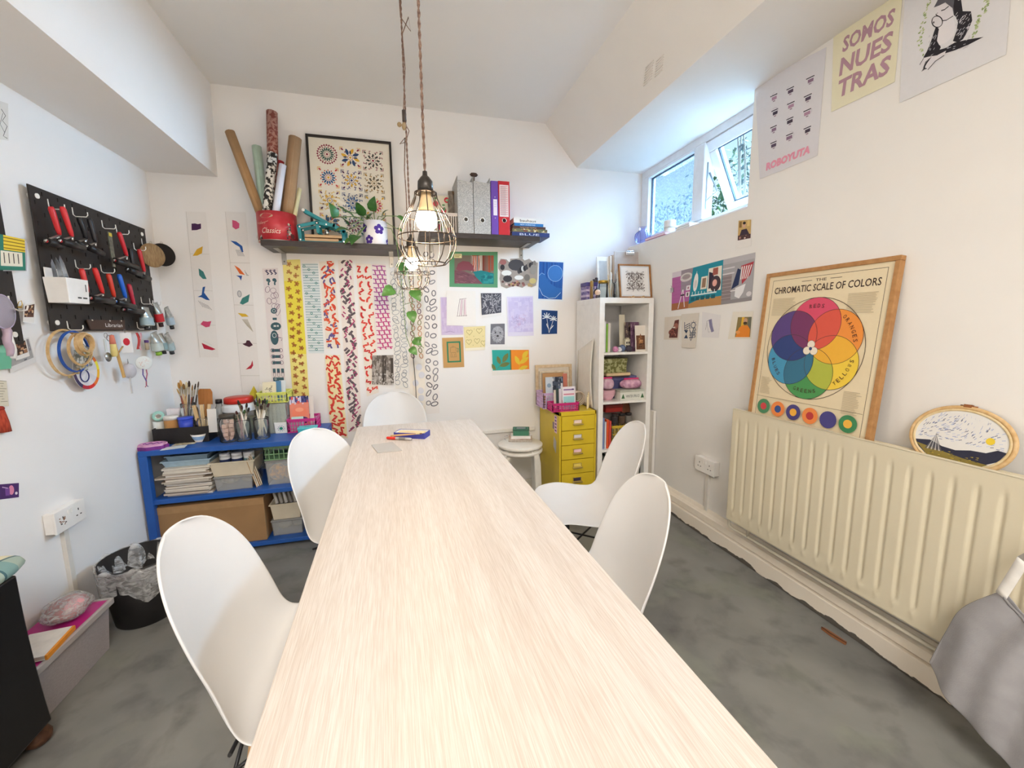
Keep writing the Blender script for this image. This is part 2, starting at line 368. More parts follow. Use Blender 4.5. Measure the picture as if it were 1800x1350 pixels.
def glazed(par, y0, y1, z0, z1, m, x=.03):
    gp = mk('pane', MB().bb((x, y0, z0), (x+.006, y1, z1)), m, par)
    g = MB()
    for a, b in (((y0, z0), (y1, z0+.006)), ((y0, z1-.006), (y1, z1)), ((y0, z0), (y0+.006, z1)), ((y1-.006, z0), (y1, z1))): g.bb((x-.006, a[0], a[1]), (x+.008, b[0], b[1]))
    mk('gasket', g, GASK, gp)
fixed = mk('fixed_bead', MB().bb((-.004, YM+.04, .062), (.05, YM+.055, Z1-.06)).bb((-.004, Y1-.1, .062), (.05, Y1-.085, Z1-.06)).bb((-.004, YM+.055, .062), (.05, Y1-.1, .077)).bb((-.004, YM+.055, Z1-.075), (.05, Y1-.1, Z1-.06)), UPVC, w1, bevel=.003)
glazed(fixed, YM+.055-0, Y1-.1, .077, Z1-.075, FROST)
# top-hung sash pushed open outwards
sash = mk('sash', MB(), UPVC, w1, loc=(.012, 0, Z1-.062), rot=(0, -math.radians(26), 0))
sy0, sy1, sh = Y0+.055, YM-.045, Z1-.125
me = MB()
for a, b in (((sy0, -.06), (sy1, 0)), ((sy0, -sh), (sy1, -sh+.06)), ((sy0, -sh+.06), (sy0+.055, -.06)), ((sy1-.055, -sh+.06), (sy1, -.06))): me.bb((-.012, a[0], a[1]), (.05, b[0], b[1]))
bpy.data.objects.remove(sash); sash = mk('sash', me, UPVC, w1, loc=(.012, 0, Z1-.062), rot=(0, -math.radians(26), 0), bevel=.005)
glazed(sash, sy0+.055, sy1-.055, -sh+.06, -.06, CLEAR, .012)
mk('stay_arm', MB().tube([(.02, YM-.05, .17), (.09, YM-.06, .23), (.03, YM-.055, .34)], .006, 6).tube([(.02, YM-.05, .12), (.02, YM-.05, .4)], .004, 6), METAL('#b8c0c8'), w1)
# ------------------------------------------------------------------ greenery outside the window
def leaf(mb, p, d, up, L, W, col):
    d = d.normalized(); s = d.cross(up).normalized(); p = Vector(p)
    a = mb.V(p); b = mb.V(p+d*L*.45+s*W/2); c = mb.V(p+d*L); e = mb.V(p+d*L*.45-s*W/2); m_ = mb.V(p+d*L*.5+s.cross(d)*W*.15)
    for q in ((a, b, m_), (b, c, m_), (c, e, m_), (e, a, m_)): mb.F(q, col)
def shrub(loc, label, n, sx, sy, sz, size, cols):
    gz = 1.1-loc[2]
    t = thing('shrub', label, 'shrub', loc); mb = MB(); st = MB()
    for i in range(n):
        p = Vector((jit(1)*sx, jit(1)*sy, rnd.uniform(.0, 1)*sz))
        d = Vector((jit(1), jit(1), jit(1)-.35)); leaf(mb, p, d, Vector((jit(.5), jit(.5), 1)), size*rnd.uniform(.7, 1.3), size*rnd.uniform(.35, .6), rnd.choice(cols))
    for i in range(9):
        x, y = jit(.5)*sx, jit(.8)*sy; st.tube([(x*.3, y*.3, gz), (x, y, sz*.4), (x*1.5+jit(.1), y*1.2, sz*.95)], [.012, .008, .003], 5)
    f = mk('foliage', mb, mat('#6f9a5a', rough=.6, attr=True, var=.1), t); f['kind'] = 'stuff'
    mk('stem', st, mat('#6a5a48', rough=.8), t)
G = ['#2c4426', '#22381e', '#3a5430', '#1c301a', '#46623a']
shrub((2.95, 3.25, 1.75), 'bright green shrub outside the open window sash', 900, .22, .38, 1.0, .06, G)
shrub((3.4, 4.6, 1.5), 'dense bush behind the frosted window pane', 2600, .25, .95, 1.3, .055, ['#22342a', '#2e4236', '#1c2e24', '#384c40'])
shrub((2.4, 2.45, 2.15), 'leafy branches close outside the tilted sash', 70, .12, .22, .6, .08, ['#1c2e28', '#283e36', '#182822'])
struct(mk('ground', MB().bb((2.1, -1, 1.0), (7, 7, 1.1)), mat('#33382e', rough=.9, h2='#2a3024', scale=6)))
# ================================================================== table
def oak_mat():
    m = bpy.data.materials.new('m_white_oak'); m.use_nodes = True; N = m.node_tree.nodes; L = m.node_tree.links; p = N['Principled BSDF']
    tc = N.new('ShaderNodeTexCoord')
    def nz(sc, s, d, dist=0.):
        mp = N.new('ShaderNodeMapping'); mp.inputs['Scale'].default_value = sc; L.new(tc.outputs['Object'], mp.inputs[0])
        n = N.new('ShaderNodeTexNoise'); n.inputs['Scale'].default_value = s; n.inputs['Detail'].default_value = d; n.inputs['Distortion'].default_value = dist; L.new(mp.outputs[0], n.inputs['Vector']); return n
    fine = nz((230, 5, 1), 3.2, 4, .2); wide = nz((11, .12, 1), 1.0, 1); med = nz((16, .5, 1), 1.6, 3, 1.5)
    r = N.new('ShaderNodeValToRGB'); r.color_ramp.elements[0].position = .36; r.color_ramp.elements[1].position = .62
    r.color_ramp.elements[0].color = (*lin('#c9bdb1'), 1); r.color_ramp.elements[1].color = (*lin('#d9d0c7'), 1); L.new(fine.outputs[0], r.inputs[0])
    r2 = N.new('ShaderNodeValToRGB'); r2.color_ramp.interpolation = 'EASE'; r2.color_ramp.elements[0].position = .42; r2.color_ramp.elements[1].position = .58
    r2.color_ramp.elements[0].color = (.955, .94, .925, 1); r2.color_ramp.elements[1].color = (1, 1, 1, 1); L.new(wide.outputs[0], r2.inputs[0])
    r3 = N.new('ShaderNodeValToRGB'); r3.color_ramp.elements[0].position = .45; r3.color_ramp.elements[1].position = .55
    r3.color_ramp.elements[0].color = (.96, .95, .94, 1); r3.color_ramp.elements[1].color = (1, 1, 1, 1); L.new(med.outputs[0], r3.inputs[0])
    a = N.new('ShaderNodeMix'); a.data_type = 'RGBA'; a.blend_type = 'MULTIPLY'; a.inputs[0].default_value = 1; L.new(r.outputs[0], a.inputs[6]); L.new(r2.outputs[0], a.inputs[7])
    b = N.new('ShaderNodeMix'); b.data_type = 'RGBA'; b.blend_type = 'MULTIPLY'; b.inputs[0].default_value = 1; L.new(a.outputs[2], b.inputs[6]); L.new(r3.outputs[0], b.inputs[7])
    L.new(b.outputs[2], p.inputs['Base Color']); p.inputs['Roughness'].default_value = .42
    bp = N.new('ShaderNodeBump'); bp.inputs['Strength'].default_value = .15; bp.inputs['Distance'].default_value = .001; L.new(fine.outputs[0], bp.inputs['Height']); L.new(bp.outputs[0], p.inputs['Normal'])
    return m
OAK = oak_mat(); TZ = .745
t = thing('long_table', 'long pale oak work table running down the middle of the room', 'table', (.095, 1.2, 0), math.radians(.9))
mk('tabletop', MB().bb((-.317, -1.19, TZ-.032), (.317, 1.19, TZ)), OAK, t, bevel=.003)
mk('apron', MB().bb((-.26, -1.1, TZ-.09), (.26, -1.075, TZ-.033)).bb((-.26, 1.075, TZ-.09), (.26, 1.1, TZ-.033)).bb((-.26, -1.1, TZ-.09), (-.24, 1.1, TZ-.033)).bb((.24, -1.1, TZ-.09), (.26, 1.1, TZ-.033)), OAK, t)
for sx in (-1, 1):
    for sy in (-1, 1): mk('leg', MB().bb((sx*.225-.025, sy*1.07-.025, 0), (sx*.225+.025, sy*1.07+.025, TZ-.034)), OAK, t, bevel=.003)
# ================================================================== shell chairs
def cr(P, t):
    n = len(P)-1; i = min(int(t*n), n-1); u = t*n-i; g = lambda k: P[max(0, min(n, k))]
    a, b, c, d = g(i-1), g(i), g(i+1), g(i+2)
    return tuple(.5*(2*b[k]+(c[k]-a[k])*u+(2*a[k]-5*b[k]+4*c[k]-d[k])*u*u+(3*b[k]-a[k]-3*c[k]+d[k])*u**3) for k in range(len(b)))
SHELL = [(.225, .408, .215), (.205, .432, .225), (.13, .440, .232), (.04, .430, .236), (-.05, .428, .234), (-.125, .450, .226), (-.175, .51, .217), (-.208, .60, .212), (-.232, .70, .214), (-.25, .78, .214), (-.264, .842, .21)]
def shell(u, v):
    t = 2*v-1; y, z, w = cr(SHELL, u)
    if u < .16: w *= math.sqrt(max(0, 1-((.16-u)/.16)**2*.6))
    if u > .70: w *= math.sqrt(max(0, 1-((u-.70)/.305)**2))
    k = min(1, max(0, (u-.26)/.46)); k = k*k*(3-2*k); a = abs(t)**2.4
    z += a*(.042*(1-k)*(1-.7*max(0, 1-u/.25))); y += a*.078*k*(1-.85*min(1, max(0, (u-.62)/.38))**1.5) + (1-k)*a*0
    return Vector((t*w, y, z))
CH_WHITE = mat('#e0dfde', rough=.42, var=.01, scale=8, coat=.05)
DOWEL = WOOD('#c9a377', '#b98f60', (14, 14, 1)); WIRE = PLASTIC('#1c1b1c', .45)
def chair(label, loc, rz, grp='white shell chairs around the long table'):
    t = thing('shell_chair', label, 'chair', loc, rz, grp)
    mb = MB().grid(lambda u, v: shell(u, v), 40, 20)
    mk('seat_shell', mb, CH_WHITE, t, solid=.006, sub=1)
    for sx in (-1, 1):
        for sy, yy in ((1, .14), (-1, -.12)): mk('leg', MB().tube([(sx*.10, yy*.8, .405), (sx*.165, yy+sy*.04, 0)], [.014, .010], 10), DOWEL, t)
    st = MB()
    for a, b in (((-.165, .165, .27), (.15, -.135, .34)), ((.165, .165, .27), (-.15, -.135, .34)), ((-.165, .165, .27), (-.15, -.135, .34)), ((.165, .165, .27), (.15, -.135, .34)), ((-.165, .165, .27), (.15, .16, .38)), ((.165, .165, .27), (-.15, .16, .38)), ((-.17, -.155, .27), (.15, -.14, .38)), ((.17, -.155, .27), (-.15, -.14, .38))): st.tube([a, b], .0045, 6)
    mk('strut', st, WIRE, t)
    for sx in (-1, 1):
        for yy in (.13, -.11): mk('mount', MB().bb((sx*.10-.016, yy*.8-.016, .395), (sx*.10+.016, yy*.8+.016, .422)), WIRE, t)
    return t
chair('white shell chair nearest the camera on the left of the table', (-.256, 1.065, 0), -PI/2+.03)
chair('white shell chair on the left of the table beside the blue bench', (-.186, 1.84, 0), -2.08)
chair('white shell chair at the far end of the table against the back wall', (-.045, 2.715, 0), PI)
chair('white shell chair pulled out beside the yellow drawer unit', (.80, 1.70, 0), PI/2-.24)
chair('white shell chair tucked in at the near right of the table', (.46, 1.06, 0), PI/2-.22)
# ================================================================== radiator
RX_, RY0, RY1, RZ0, RZ1 = 1.668, .30, 1.765, .24, .845
CREAM = mat('#ddd3b9', rough=.4, var=.02, scale=4)
t = thing('radiator', 'long cream ribbed panel radiator under the poster', 'radiator', (RX_, RY1, RZ0))
gp = [atx(1200+x/3, 680+y/3, RX_).y-RY1 for x, y in ((295, 155), (393, 180), (503, 210), (625, 243), (762, 275), (922, 318), (1103, 362), (1315, 415), (1565, 480), (1705, 515))]
pit = (gp[0]-gp[-1])/17; H = RZ1-RZ0; LN = RY1-RY0
def radface(u, v):
    y = -LN*u; z = H*v; ph = ((-gp[0]-.0-(-y))/pit); f = abs(ph-round(ph))*pit
    gz = min(1, max(0, (z-.055)/.03))*min(1, max(0, (H-.05-z)/.03)); inside = 1 if (-y > -gp[0]-pit*.6) else 0
    d = (math.cos(min(1, f/.011)*PI)*.5+.5)*gz*inside*.0065
    dot = math.exp(-((f/.009)**2)-((z-.045)/.010)**2)*.005*inside
    return Vector((d-dot, y, z))
NG = 340
mk('front_panel', MB().grid(radface, NG, 40), CREAM, t)
mk('panel_edge', MB().bb((.0, -LN, H-.004), (.02, 0, H)).bb((.0, -LN, 0), (.02, 0, .004)).bb((0, -.004, 0), (.02, 0, H)).bb((0, -LN, 0), (.02, -LN+.004, H)).bb((.018, -LN, 0), (.021, 0, H)), CREAM, t, bevel=.0015)
mk('back_panel', MB().bb((.078, -LN, .0), (.092, 0, H-.012)), CREAM, t, bevel=.004)
mk('top_bracket', MB().bb((.021, -LN+.01, H-.05), (.078, -.01, H-.045)), CREAM, t)
pm = PLASTIC('#ddd5c2', .4)
mk('valve', MB().cyl((.04, .02, .06), (.04, .02, .10), .014, n=10).cyl((.04, .0, .05), (.04, .03, .05), .009, n=10), PLASTIC('#4a443e', .5), t)
pz = .175-RZ0
mk('pipe', MB().tube([(.04, .02, .05), (.04, .022, -.02), (.04, .018, -.055), (.045, -.01, pz), (.05, -.06, pz), (.05, -LN, pz)], .0075, 8).tube([(.05, -.10, pz), (.05, -.10, 0)], .0075, 8), pm, t)
# ================================================================== cube shelf unit
KX, KY, KW, KD, KH = 1.34, 2.64, .42, .39, 1.47
KW_ = PLASTIC('#efede9', .45)
t = thing('cube_shelf', 'tall white cube shelf with four open compartments in the corner', 'shelf unit', (KX, KY, 0))
for n, a, b in (('side_panel', (0, 0, .038), (.038, KD, KH-.038)), ('side_panel', (KW-.038, 0, .038), (KW, KD, KH-.038)), ('top_panel', (0, 0, KH-.038), (KW, KD, KH)), ('bottom_panel', (0, 0, 0), (KW, KD, .038)),
                ('shelf_board', (.038, .002, .373), (KW-.038, KD, .389)), ('shelf_board', (.038, .002, .724), (KW-.038, KD, .740)), ('shelf_board', (.038, .002, 1.075), (KW-.038, KD, 1.091))):
    mk(n, MB().bb(a, b), KW_, t, bevel=.0015)
KS = [.038, .389, .740, 1.091, 1.47]
# ================================================================== yellow drawer unit
YEL = mat('#d9bd2c', rough=.38, var=.03, scale=6)
HX, HY = 1.045, 2.63
t = thing('drawer_unit', 'yellow metal drawer unit between the stools and the cube shelf', 'drawers', (HX, HY, 0))
mk('cabinet_body', MB().bb((0, .004, .02), (.014, .42, .69)).bb((.266, .004, .02), (.28, .42, .69)).bb((0, .004, .662), (.28, .42, .69)).bb((0, .41, .02), (.28, .42, .69)).bb((0, .004, .02), (.28, .42, .034)), YEL, t, bevel=.003)
dz = (.662-.034)/6
for i in range(6):
    z0 = .662-dz*(i+1); d = mk('drawer', MB().bb((.017, 0, z0+.002), (.263, .38, z0+dz-.002)), YEL, t, bevel=.002)
    hx, hz = .135, z0+dz*.56
    mk('handle', MB().bb((hx-.036, -.004, hz-.014), (hx+.036, .001, hz-.009)).bb((hx-.036, -.020, hz-.017), (hx+.036, -.003, hz-.013)).bb((hx-.032, -.003, hz-.010), (hx-.029, .001, hz+.017)).bb((hx+.029, -.003, hz-.010), (hx+.032, .001, hz+.017)).bb((hx-.032, -.003, hz+.014), (hx+.032, .001, hz+.017)), METAL('#d8c98e', .35), d)
    mk('label_card', MB().bb((hx-.027, -.0022, hz-.008), (hx+.027, -.0005, hz+.014)), mat(['#f0d9cf', '#d8d6dc', '#efc9d4', '#e8d069', '#3c3550', '#ead7c9'][i], rough=.7), d)
for sx in (.02, .26):
    for sy in (.03, .39): mk('caster', MB().cyl((sx-.008, sy, .012), (sx+.008, sy, .012), .012, n=10).bb((sx-.006, sy-.006, .012), (sx+.006, sy+.006, .022)), WIRE, t)
a = Art(.4); a.rect(0, 0, 1, 1, '#e6c3d2')
for i in range(5): a.rect(.2, .06+i*.19, .8, .09+i*.19+.06, '#7a5a86')
sy_ = MB(); sheet(sy_, [(0, .10, .655), (0, .05, .655), (0, .05, .53), (0, .10, .53)], a, '#e6c3d2', .0006, Vector((-1, 0, 0)))
sheet(sy_, [(0, .135, .60), (0, .105, .60), (0, .105, .55), (0, .135, .55)], None, '#8f7f97', .0006, Vector((-1, 0, 0))); sheet(sy_, [(0, .11, .50), (0, .06, .47), (0, .07, .38), (0, .12, .42)], None, '#c3c1bd', .0006, Vector((-1, 0, 0)))
mk('sticker', sy_, PRINT, t)
# ================================================================== stacked stools
STW = PLASTIC('#e9e5dc', .4)
def stool(label, z, rz):
    t = thing('bentwood_stool', label, 'stool', (.80, 2.765, 0), rz)
    mk('seat', MB().lathe([(0, z-.022), (.152, z-.022), (.158, z-.016), (.158, z-.004), (.153, z), (0, z)], 40), STW, t)
    for k in range(4):
        a = PI/4+k*PI/2; c, s = math.cos(a), math.sin(a); m = MB()
        pr = [(.02, z-.026), (.10, z-.026), (.135, z-.030), (.155, z-.048), (.163, z-.08), (.178, .0)]
        L_ = []; R_ = []
        for q, (r, h) in enumerate(pr):
            rr = r-.009 if q > 2 else r; hh = h-.012 if q < 4 else h
            for sgn, lst in ((-1, L_), (1, R_)): lst.append((m.V((r*c-sgn*.02*s, r*s+sgn*.02*c, h)), m.V((rr*c-sgn*.02*s, rr*s+sgn*.02*c, hh))))
        for q in range(len(pr)-1):
            m.F((L_[q][0], L_[q+1][0], R_[q+1][0], R_[q][0])); m.F((L_[q][1], R_[q][1], R_[q+1][1], L_[q+1][1])); m.F((L_[q][0], L_[q][1], L_[q+1][1], L_[q+1][0])); m.F((R_[q][0], R_[q+1][0], R_[q+1][1], R_[q][1]))
        m.F((L_[0][0], R_[0][0], R_[0][1], L_[0][1])); m.F((L_[-1][0], L_[-1][1], R_[-1][1], R_[-1][0]))
        mk('leg', m, STW, t)
stool('upper white round stool stacked beside the yellow drawers', .462, -.28); stool('lower white round stool under the upper one of the stack', .424, -.16)
# ================================================================== blue metal bench
BLUE = mat('#2458a8', rough=.42, var=.04, scale=7)
BX0, BX1, BY0, BY1, BZ = -1.372, -.47, 2.60, 3.03, .642
t = thing('blue_bench', 'blue painted metal shelf bench in the left corner', 'bench', (BX0, BY0, 0))
bw, bd = BX1-BX0, BY1-BY0
mk('top_board', MB().bb((0, 0, BZ-.028), (bw, bd, BZ)), BLUE, t, bevel=.003); mk('middle_shelf', MB().bb((.03, .01, .335), (bw-.03, bd-.01, .362)), BLUE, t, bevel=.003); mk('bottom_shelf', MB().bb((.03, .01, .02), (bw-.03, bd-.01, .045)), BLUE, t, bevel=.003)
for x in (0, bw-.04):
    for y in (0, bd-.04): mk('post', MB().bb((x, y, 0), (x+.04, y+.04, BZ-.028)), BLUE, t, bevel=.003)
# ================================================================== wall shelves
SHELF = mat('#2e2623', rough=.42, h2='#3d332f', scale=8, stretch=(2, 14, 14))
def wall_shelf(label, x0, x1, z, brs):
    t = thing('wall_shelf', label, 'shelf', (x0, D, z))
    mk('shelf_board', MB().bb((0, -.26, -.032), (x1-x0, 0, 0)), SHELF, t, bevel=.001)
    for bx in brs:
        b = mk('bracket', MB().bb((bx-x0-.014, -.004, -.105), (bx-x0+.014, 0, -.032)).bb((bx-x0-.014, -.2, -.036), (bx-x0+.014, 0, -.032)), METAL('#a6a39d', .4), t, bevel=.001)
        mk('screw', MB().cyl((bx-x0, -.008, -.085), (bx-x0, -.003, -.085), .005, n=8), METAL('#6a6660', .4), b)
LSZ, RSZ = 1.797, 1.886
wall_shelf('black-brown wall shelf carrying the red tin and tile print', -.745, .06, LSZ, (-.685, -.02))
wall_shelf('black-brown wall shelf carrying the ring binders', .16, .965, RSZ, (.25, .905))
# ================================================================== pendant lamps
CAGE = mat('#5c5046', rough=.35, metal=1, var=.03); SOCK = mat('#4a4642', rough=.35, metal=.7); CORD = mat('#6b5148', rough=.9, h2='#9a8070', scale=120)
def pendant(label, loc, zc, sc=1.):
    t = thing('cage_pendant', label, 'lamp', loc); x = 0
    pts = []
    n = 60; 
    for sgn in (0, PI):
        pts = [(.0022*math.cos(i*1.1+sgn), .0022*math.sin(i*1.1+sgn), (.12)+(zc-.12)*i/(n*2)) for i in range(n*2+1)]
        mk('cord', MB().tube(pts, .0022, 5), CORD, t)
    mk('socket', MB().lathe([(0, .128), (.006, .128), (.007, .117), (.012, .113), (.020, .102), (.021, .09), (.021, .072), (0, .072)], 20), SOCK, t)
    c = MB(); R0 = .080
    prof = [(.029, .072), (.031, .060), (.040, .040), (.058, .010), (.073, -.018), (.0795, -.045), (.078, -.072), (.066, -.098), (.050, -.115)]
    for k in range(12):
        a = 2*PI*k/12; c.tube([(r*math.cos(a), r*math.sin(a), z) for r, z in prof], .0014, 5)
    c.ring((0, 0, .072), .029, .0022).ring((0, 0, -.045), .0797, .0017, n=40).ring((0, 0, -.115), .050, .0017, n=32)
    c.ring((0, 0, .074), .022, .003).ring((0, 0, .012), .0575, .0013, n=36)
    mk('wire_cage', c, CAGE, t)
    bcap = mk('bulb_cap', MB().lathe([(0, .072), (.014, .072), (.016, .052), (.0195, .034), (.0235, .022), (.0, .022)], 20), mat('#ecd0a0', rough=.4), t)
    em = mat('#ffe8c8', rough=.3, emit=BULB_STR)
    mk('bulb', MB().lathe([(.0235, .022), (.0275, .010), (.0285, -.002), (.0250, -.016), (.0145, -.0255), (0, -.0285)], 20), em, bcap)
    mk('ceiling_rose', MB().lathe([(0, zc), (.04, zc), (.04, zc-.012), (.01, zc-.03), (0, zc-.03)], 20), SOCK, t)
p1 = aty(750, 388, 1.22); p2 = aty(724, 463, 2.03)
pendant('nearer lit wire cage pendant lamp over the table', p1, ZC-p1.z)
pendant('farther lit wire cage pendant lamp hanging behind the first', p2, ZC-p2.z)
# ================================================================== paper strips on the back wall
def squig(a, u, v, L, w, col, ang, bend):
    c, s = math.cos(ang), math.sin(ang); pts = []
    for i in range(5):
        t = i/4-.5; x = t*L; y = bend*L*math.sin((t+.5)*PI*(1 if abs(bend) < .3 else 2)); pts.append((u+(x*c-y*s), v+(x*s+y*c)*a.asp))
    return a.line(pts, w, col)
def strip(label, px, base, fn, lift=.0015, grp='printed paper strips on the back wall'):
    a = Art(asp_of('b', px)); fn(a); return wall_art('paper_strip', label, 'paper', 'b', px, a, base, lift, grp)
def blob(a, u, v, pts, col, k=1.): return a.poly([(u+x*k, v+y*k*a.asp) for x, y in pts], col)
SHELLP = [(-.22, -.12), (.0, -.2), (.22, -.1), (.2, .12), (.02, .22), (-.2, .1), (-.12, 0)]
def st_a(a):
    for v in (.28, .53, .77): a.rect(0, v, 1, v+.002, '#c9c4be')
    a.rect(0, .0, .012, 1, '#bdb8b2')
    blob(a, .45, .10, [(-.25, -.2), (-.05, -.22), (.1, -.18), (.28, -.22), (.26, .1), (0, .2), (-.28, .22)], '#45204f', .9)
    blob(a, .42, .265, [(-.32, .28), (-.05, -.15), (.3, -.35), (.22, .1), (-.05, .25)], '#d9a92e', .9)
    blob(a, .5, .42, [(-.15, -.42), (.12, -.2), (.28, .3), (.05, .3), (-.15, .05)], '#3e7f7d', .85)
    blob(a, .45, .565, [(.05, -.55), (.2, -.6), (.1, -.2), (.4, .3), (.2, .28), (-.1, .1), (-.3, .1), (-.05, -.05)], '#21569e', .9)
    for i in range(6): a.line([(.2+i*.09, .60+i*.006), (.42+i*.09, .645+i*.004)], .015, '#6b6b70')
    blob(a, .5, .76, [(-.4, .05), (-.2, -.2), (.1, -.15), (.38, -.2), (.22, .25), (-.05, .3)], '#cf4a70', .75)
    blob(a, .5, .925, [(-.35, -.25), (.4, .15), (.2, .22), (-.25, .12)], '#b8213f', .95); a.line([(.25, .88), (.7, .915)], .07, '#dfe3df')
def st_b(a):
    for v in (.27, .5, .715, .90): a.rect(0, v, 1, v+.002, '#c4beb7')
    a.rect(0, 0, .012, 1, '#bdb8b2')
    blob(a, .45, .065, [(-.18, -.28), (.05, -.22), (.24, -.05), (.2, .25), (-.02, .35), (-.2, .2)], '#d0557d', .8)
    blob(a, .45, .185, [(-.35, -.35), (-.05, -.3), (.25, -.05), (.28, .3), (.18, .3), (.1, .0), (-.1, -.12)], '#2559a6', .95)
    for i in range(6): a.line([(.35+i*.05, .2), (.45+i*.06, .235)], .02, '#8b8b90')
    blob(a, .45, .325, [(-.25, -.42), (0, -.25), (.25, .12), (-.02, .05)], '#e06a2c'); blob(a, .45, .34, [(-.2, 0), (.1, 0), (.02, .28), (-.05, .1)], '#274f9b')
    for i in range(3): a.line([(.7+i*.06, .31+i*.012), (.78+i*.05, .34)], .015, '#555555')
    a.ell(.33, .44, .12, .2, '#a7a7a8'); a.ell(.33, .44, .07, .14, '#c9c7c4'); blob(a, .55, .468, [(-.25, .25), (-.1, -.05), (.3, -.28), (.2, .15), (-.1, .32)], '#3f8580')
    blob(a, .45, .565, [(-.3, -.2), (.1, -.15), (.25, 0), (-.1, .02)], '#dbb235'); 
    for i in range(6): a.line([(.35+i*.05, .58), (.6+i*.05, .62+i*.006)], .03, '#b7ae9d')
    blob(a, .5, .715, [(-.28, .05), (-.08, -.02), (-.02, -.18), (.14, -.18), (.32, .12), (.1, .25), (-.15, .15)], '#4b2433', .9)
    blob(a, .5, .84, [(-.22, .28), (.1, -.02), (.2, -.3), (.22, .02), (.1, .22)], '#b6283b', .95)
def st_c(a):
    T = '#3f5f68'; P = '#7d5a74'
    for i in range(3): squig(a, .3+i*.25, .035, .32, .09, '#4a4a66', 1.7, .3); a.oval(.25+i*.25, .02, .1, .08, .02, P)
    for i in range(2): a.ell(.32+i*.4, .10, .13, .12, T); squig(a, .4+i*.4, .125, .35, .1, T, 1.9, .2)
    for i in range(4): a.oval(.28+jit(.05)+.5*(i % 2), .18+.05*i, .16, .24, .03, P, jit(.5)); a.oval(.6, .19+.045*i, .2, .2, .025, '#7f6277')
    a.ell(.55, .365, .22, .22, T); a.oval(.55, .365, .12, .12, .03, '#cfd4d2'); a.oval(.85, .36, .15, .45, .03, P, .3)
    a.rect(.42, .425, .7, .445, T); a.ell(.6, .50, .36, .3, T); a.rect(.45, .49, .62, .505, '#d6d8d4'); a.rect(.68, .49, .8, .505, '#d6d8d4')
    a.ell(.45, .60, .28, .55, T); a.oval(.45, .58, .15, .18, .04, '#cfd4d2'); squig(a, .82, .60, .5, .05, P, 1.2, .4)
    for i in range(3): a.rect(.18, .70+i*.055, .78, .725+i*.055, T); a.oval(.25, .712+i*.055, .16, .16, .03, P); a.oval(.82, .712+i*.055, .14, .16, .03, P)
    for i in range(3): a.rect(.15+i*.3, .875, .35+i*.3, .915, T); a.oval(.25+i*.3, .93, .1, .2, .025, P)
    a.rect(.12, .955, .9, .99, T); a.oval(.3, .97, .08, .08, .03, '#d9dad6')
def flower(a, u, v, r, col):
    for k in range(5):
        t = k*2*PI/5+jit(.5); a.oval(u+math.cos(t)*r*.6, v+math.sin(t)*r*.6*a.asp, r*.55, r*.32, .034, col, t, 8)
def st_d(a):
    a.rect(0, .15, 1, .68, '#ecdc4c'); a.rect(0, .68, 1, .80, '#f0e68a')
    for i in range(17):
        flower(a, .28+jit(.07), .03+i*.058, .15, '#a4532f'); flower(a, .72+jit(.07), .055+i*.058, .15, '#a4532f')
def st_e(a):
    for i in range(34): a.rect(.0, .01+i*.029, 1, .0145+i*.029, '#4f8790')
    for i in range(26): a.oval(.12+.76*((i*.381) % 1), .03+i*.037, .085, .085, .035, '#2f8074', n=10)
def st_f(a):
    for i in range(40): squig(a, rnd.uniform(.15, .85), (i+.5)/40, rnd.uniform(.32, .46), .12, '#e2572f' if i % 5 < 3 else '#6a5a92', rnd.uniform(0, PI), jit(.35))
    for i in range(20): squig(a, .25 if i % 2 else .72, (i+.5)/20, .42, .12, rnd.choice(['#e2603a', '#d84c3a', '#5f548e']), rnd.uniform(0, PI), jit(.4))
def st_g(a):
    a.rect(.05, .04, .95, .97, '#f0dfae')
    for i in range(15):
        for u in (.28, .72): squig(a, u+jit(.06), .04+i*.066+jit(.01), .44, .14, rnd.choice(['#d8402f', '#dc4a33', '#cf3a36']), rnd.uniform(0, PI), rnd.choice([-.35, .35, .25, -.2]))
def st_h(a):
    for i in range(74): squig(a, rnd.uniform(.14, .86), (i+.5)/74, rnd.uniform(.3, .42), .16, '#6d5f66' if i % 2 else '#5b5155', rnd.choice([-.9, .9, 1.2, -.6])+jit(.2), 0)
    for i in range(66): squig(a, rnd.uniform(.1, .9), (i+.5)/66, rnd.uniform(.2, .3), .09, '#b24a74', rnd.choice([-.9, .9, 1.2, -.6])+jit(.2), 0)
def st_i(a):
    for i in range(17):
        for u in (.25, .75): squig(a, u+jit(.08), .035+i*.057+jit(.01), .44, .14, rnd.choice(['#d73a34', '#dd4a3c', '#c8312f']), rnd.uniform(.4, 2.2), rnd.choice([-.35, .35, .2]))
def st_j(a):
    for i in range(20):
        v = .02+i*.05
        a.line([(.03, v), (.35, v+.006), (.6, v), (.97, v+.006)], .06, '#9c4a92' if i < 11 else '#c04f8f')
        for u in ((.18, .5, .82) if i % 2 else (.34, .66)): a.line([(u, v), (u+.05, v+.048)], .085, '#b4468f' if i < 11 else '#c9457f')
def ovals(n, cols, rw=(.1, .16), w=.035):
    def f(a):
        for i in range(n):
            v = .02+.96*i/n
            for u in (.24, .73): a.oval(u+jit(.1), v+jit(.01)+.012*(u > .5), rnd.uniform(*rw), rnd.uniform(rw[0]*1.2, rw[1]*1.5), w, rnd.choice(cols), rnd.uniform(0, PI), 12)
    return f
def st_m(a):
    for i in range(16):
        for u in (.3, .75): a.oval(u+jit(.06), .03+i*.036, .13, .18, .05, rnd.choice(['#b27a55', '#6e4a58', '#c9926a', '#8a5a4e', '#7d7a4a']), jit(.6), 12)
    for i in range(6): a.ell(rnd.uniform(.2, .8), .65+.05*i+jit(.01), .2, .22, '#d9d8dd')
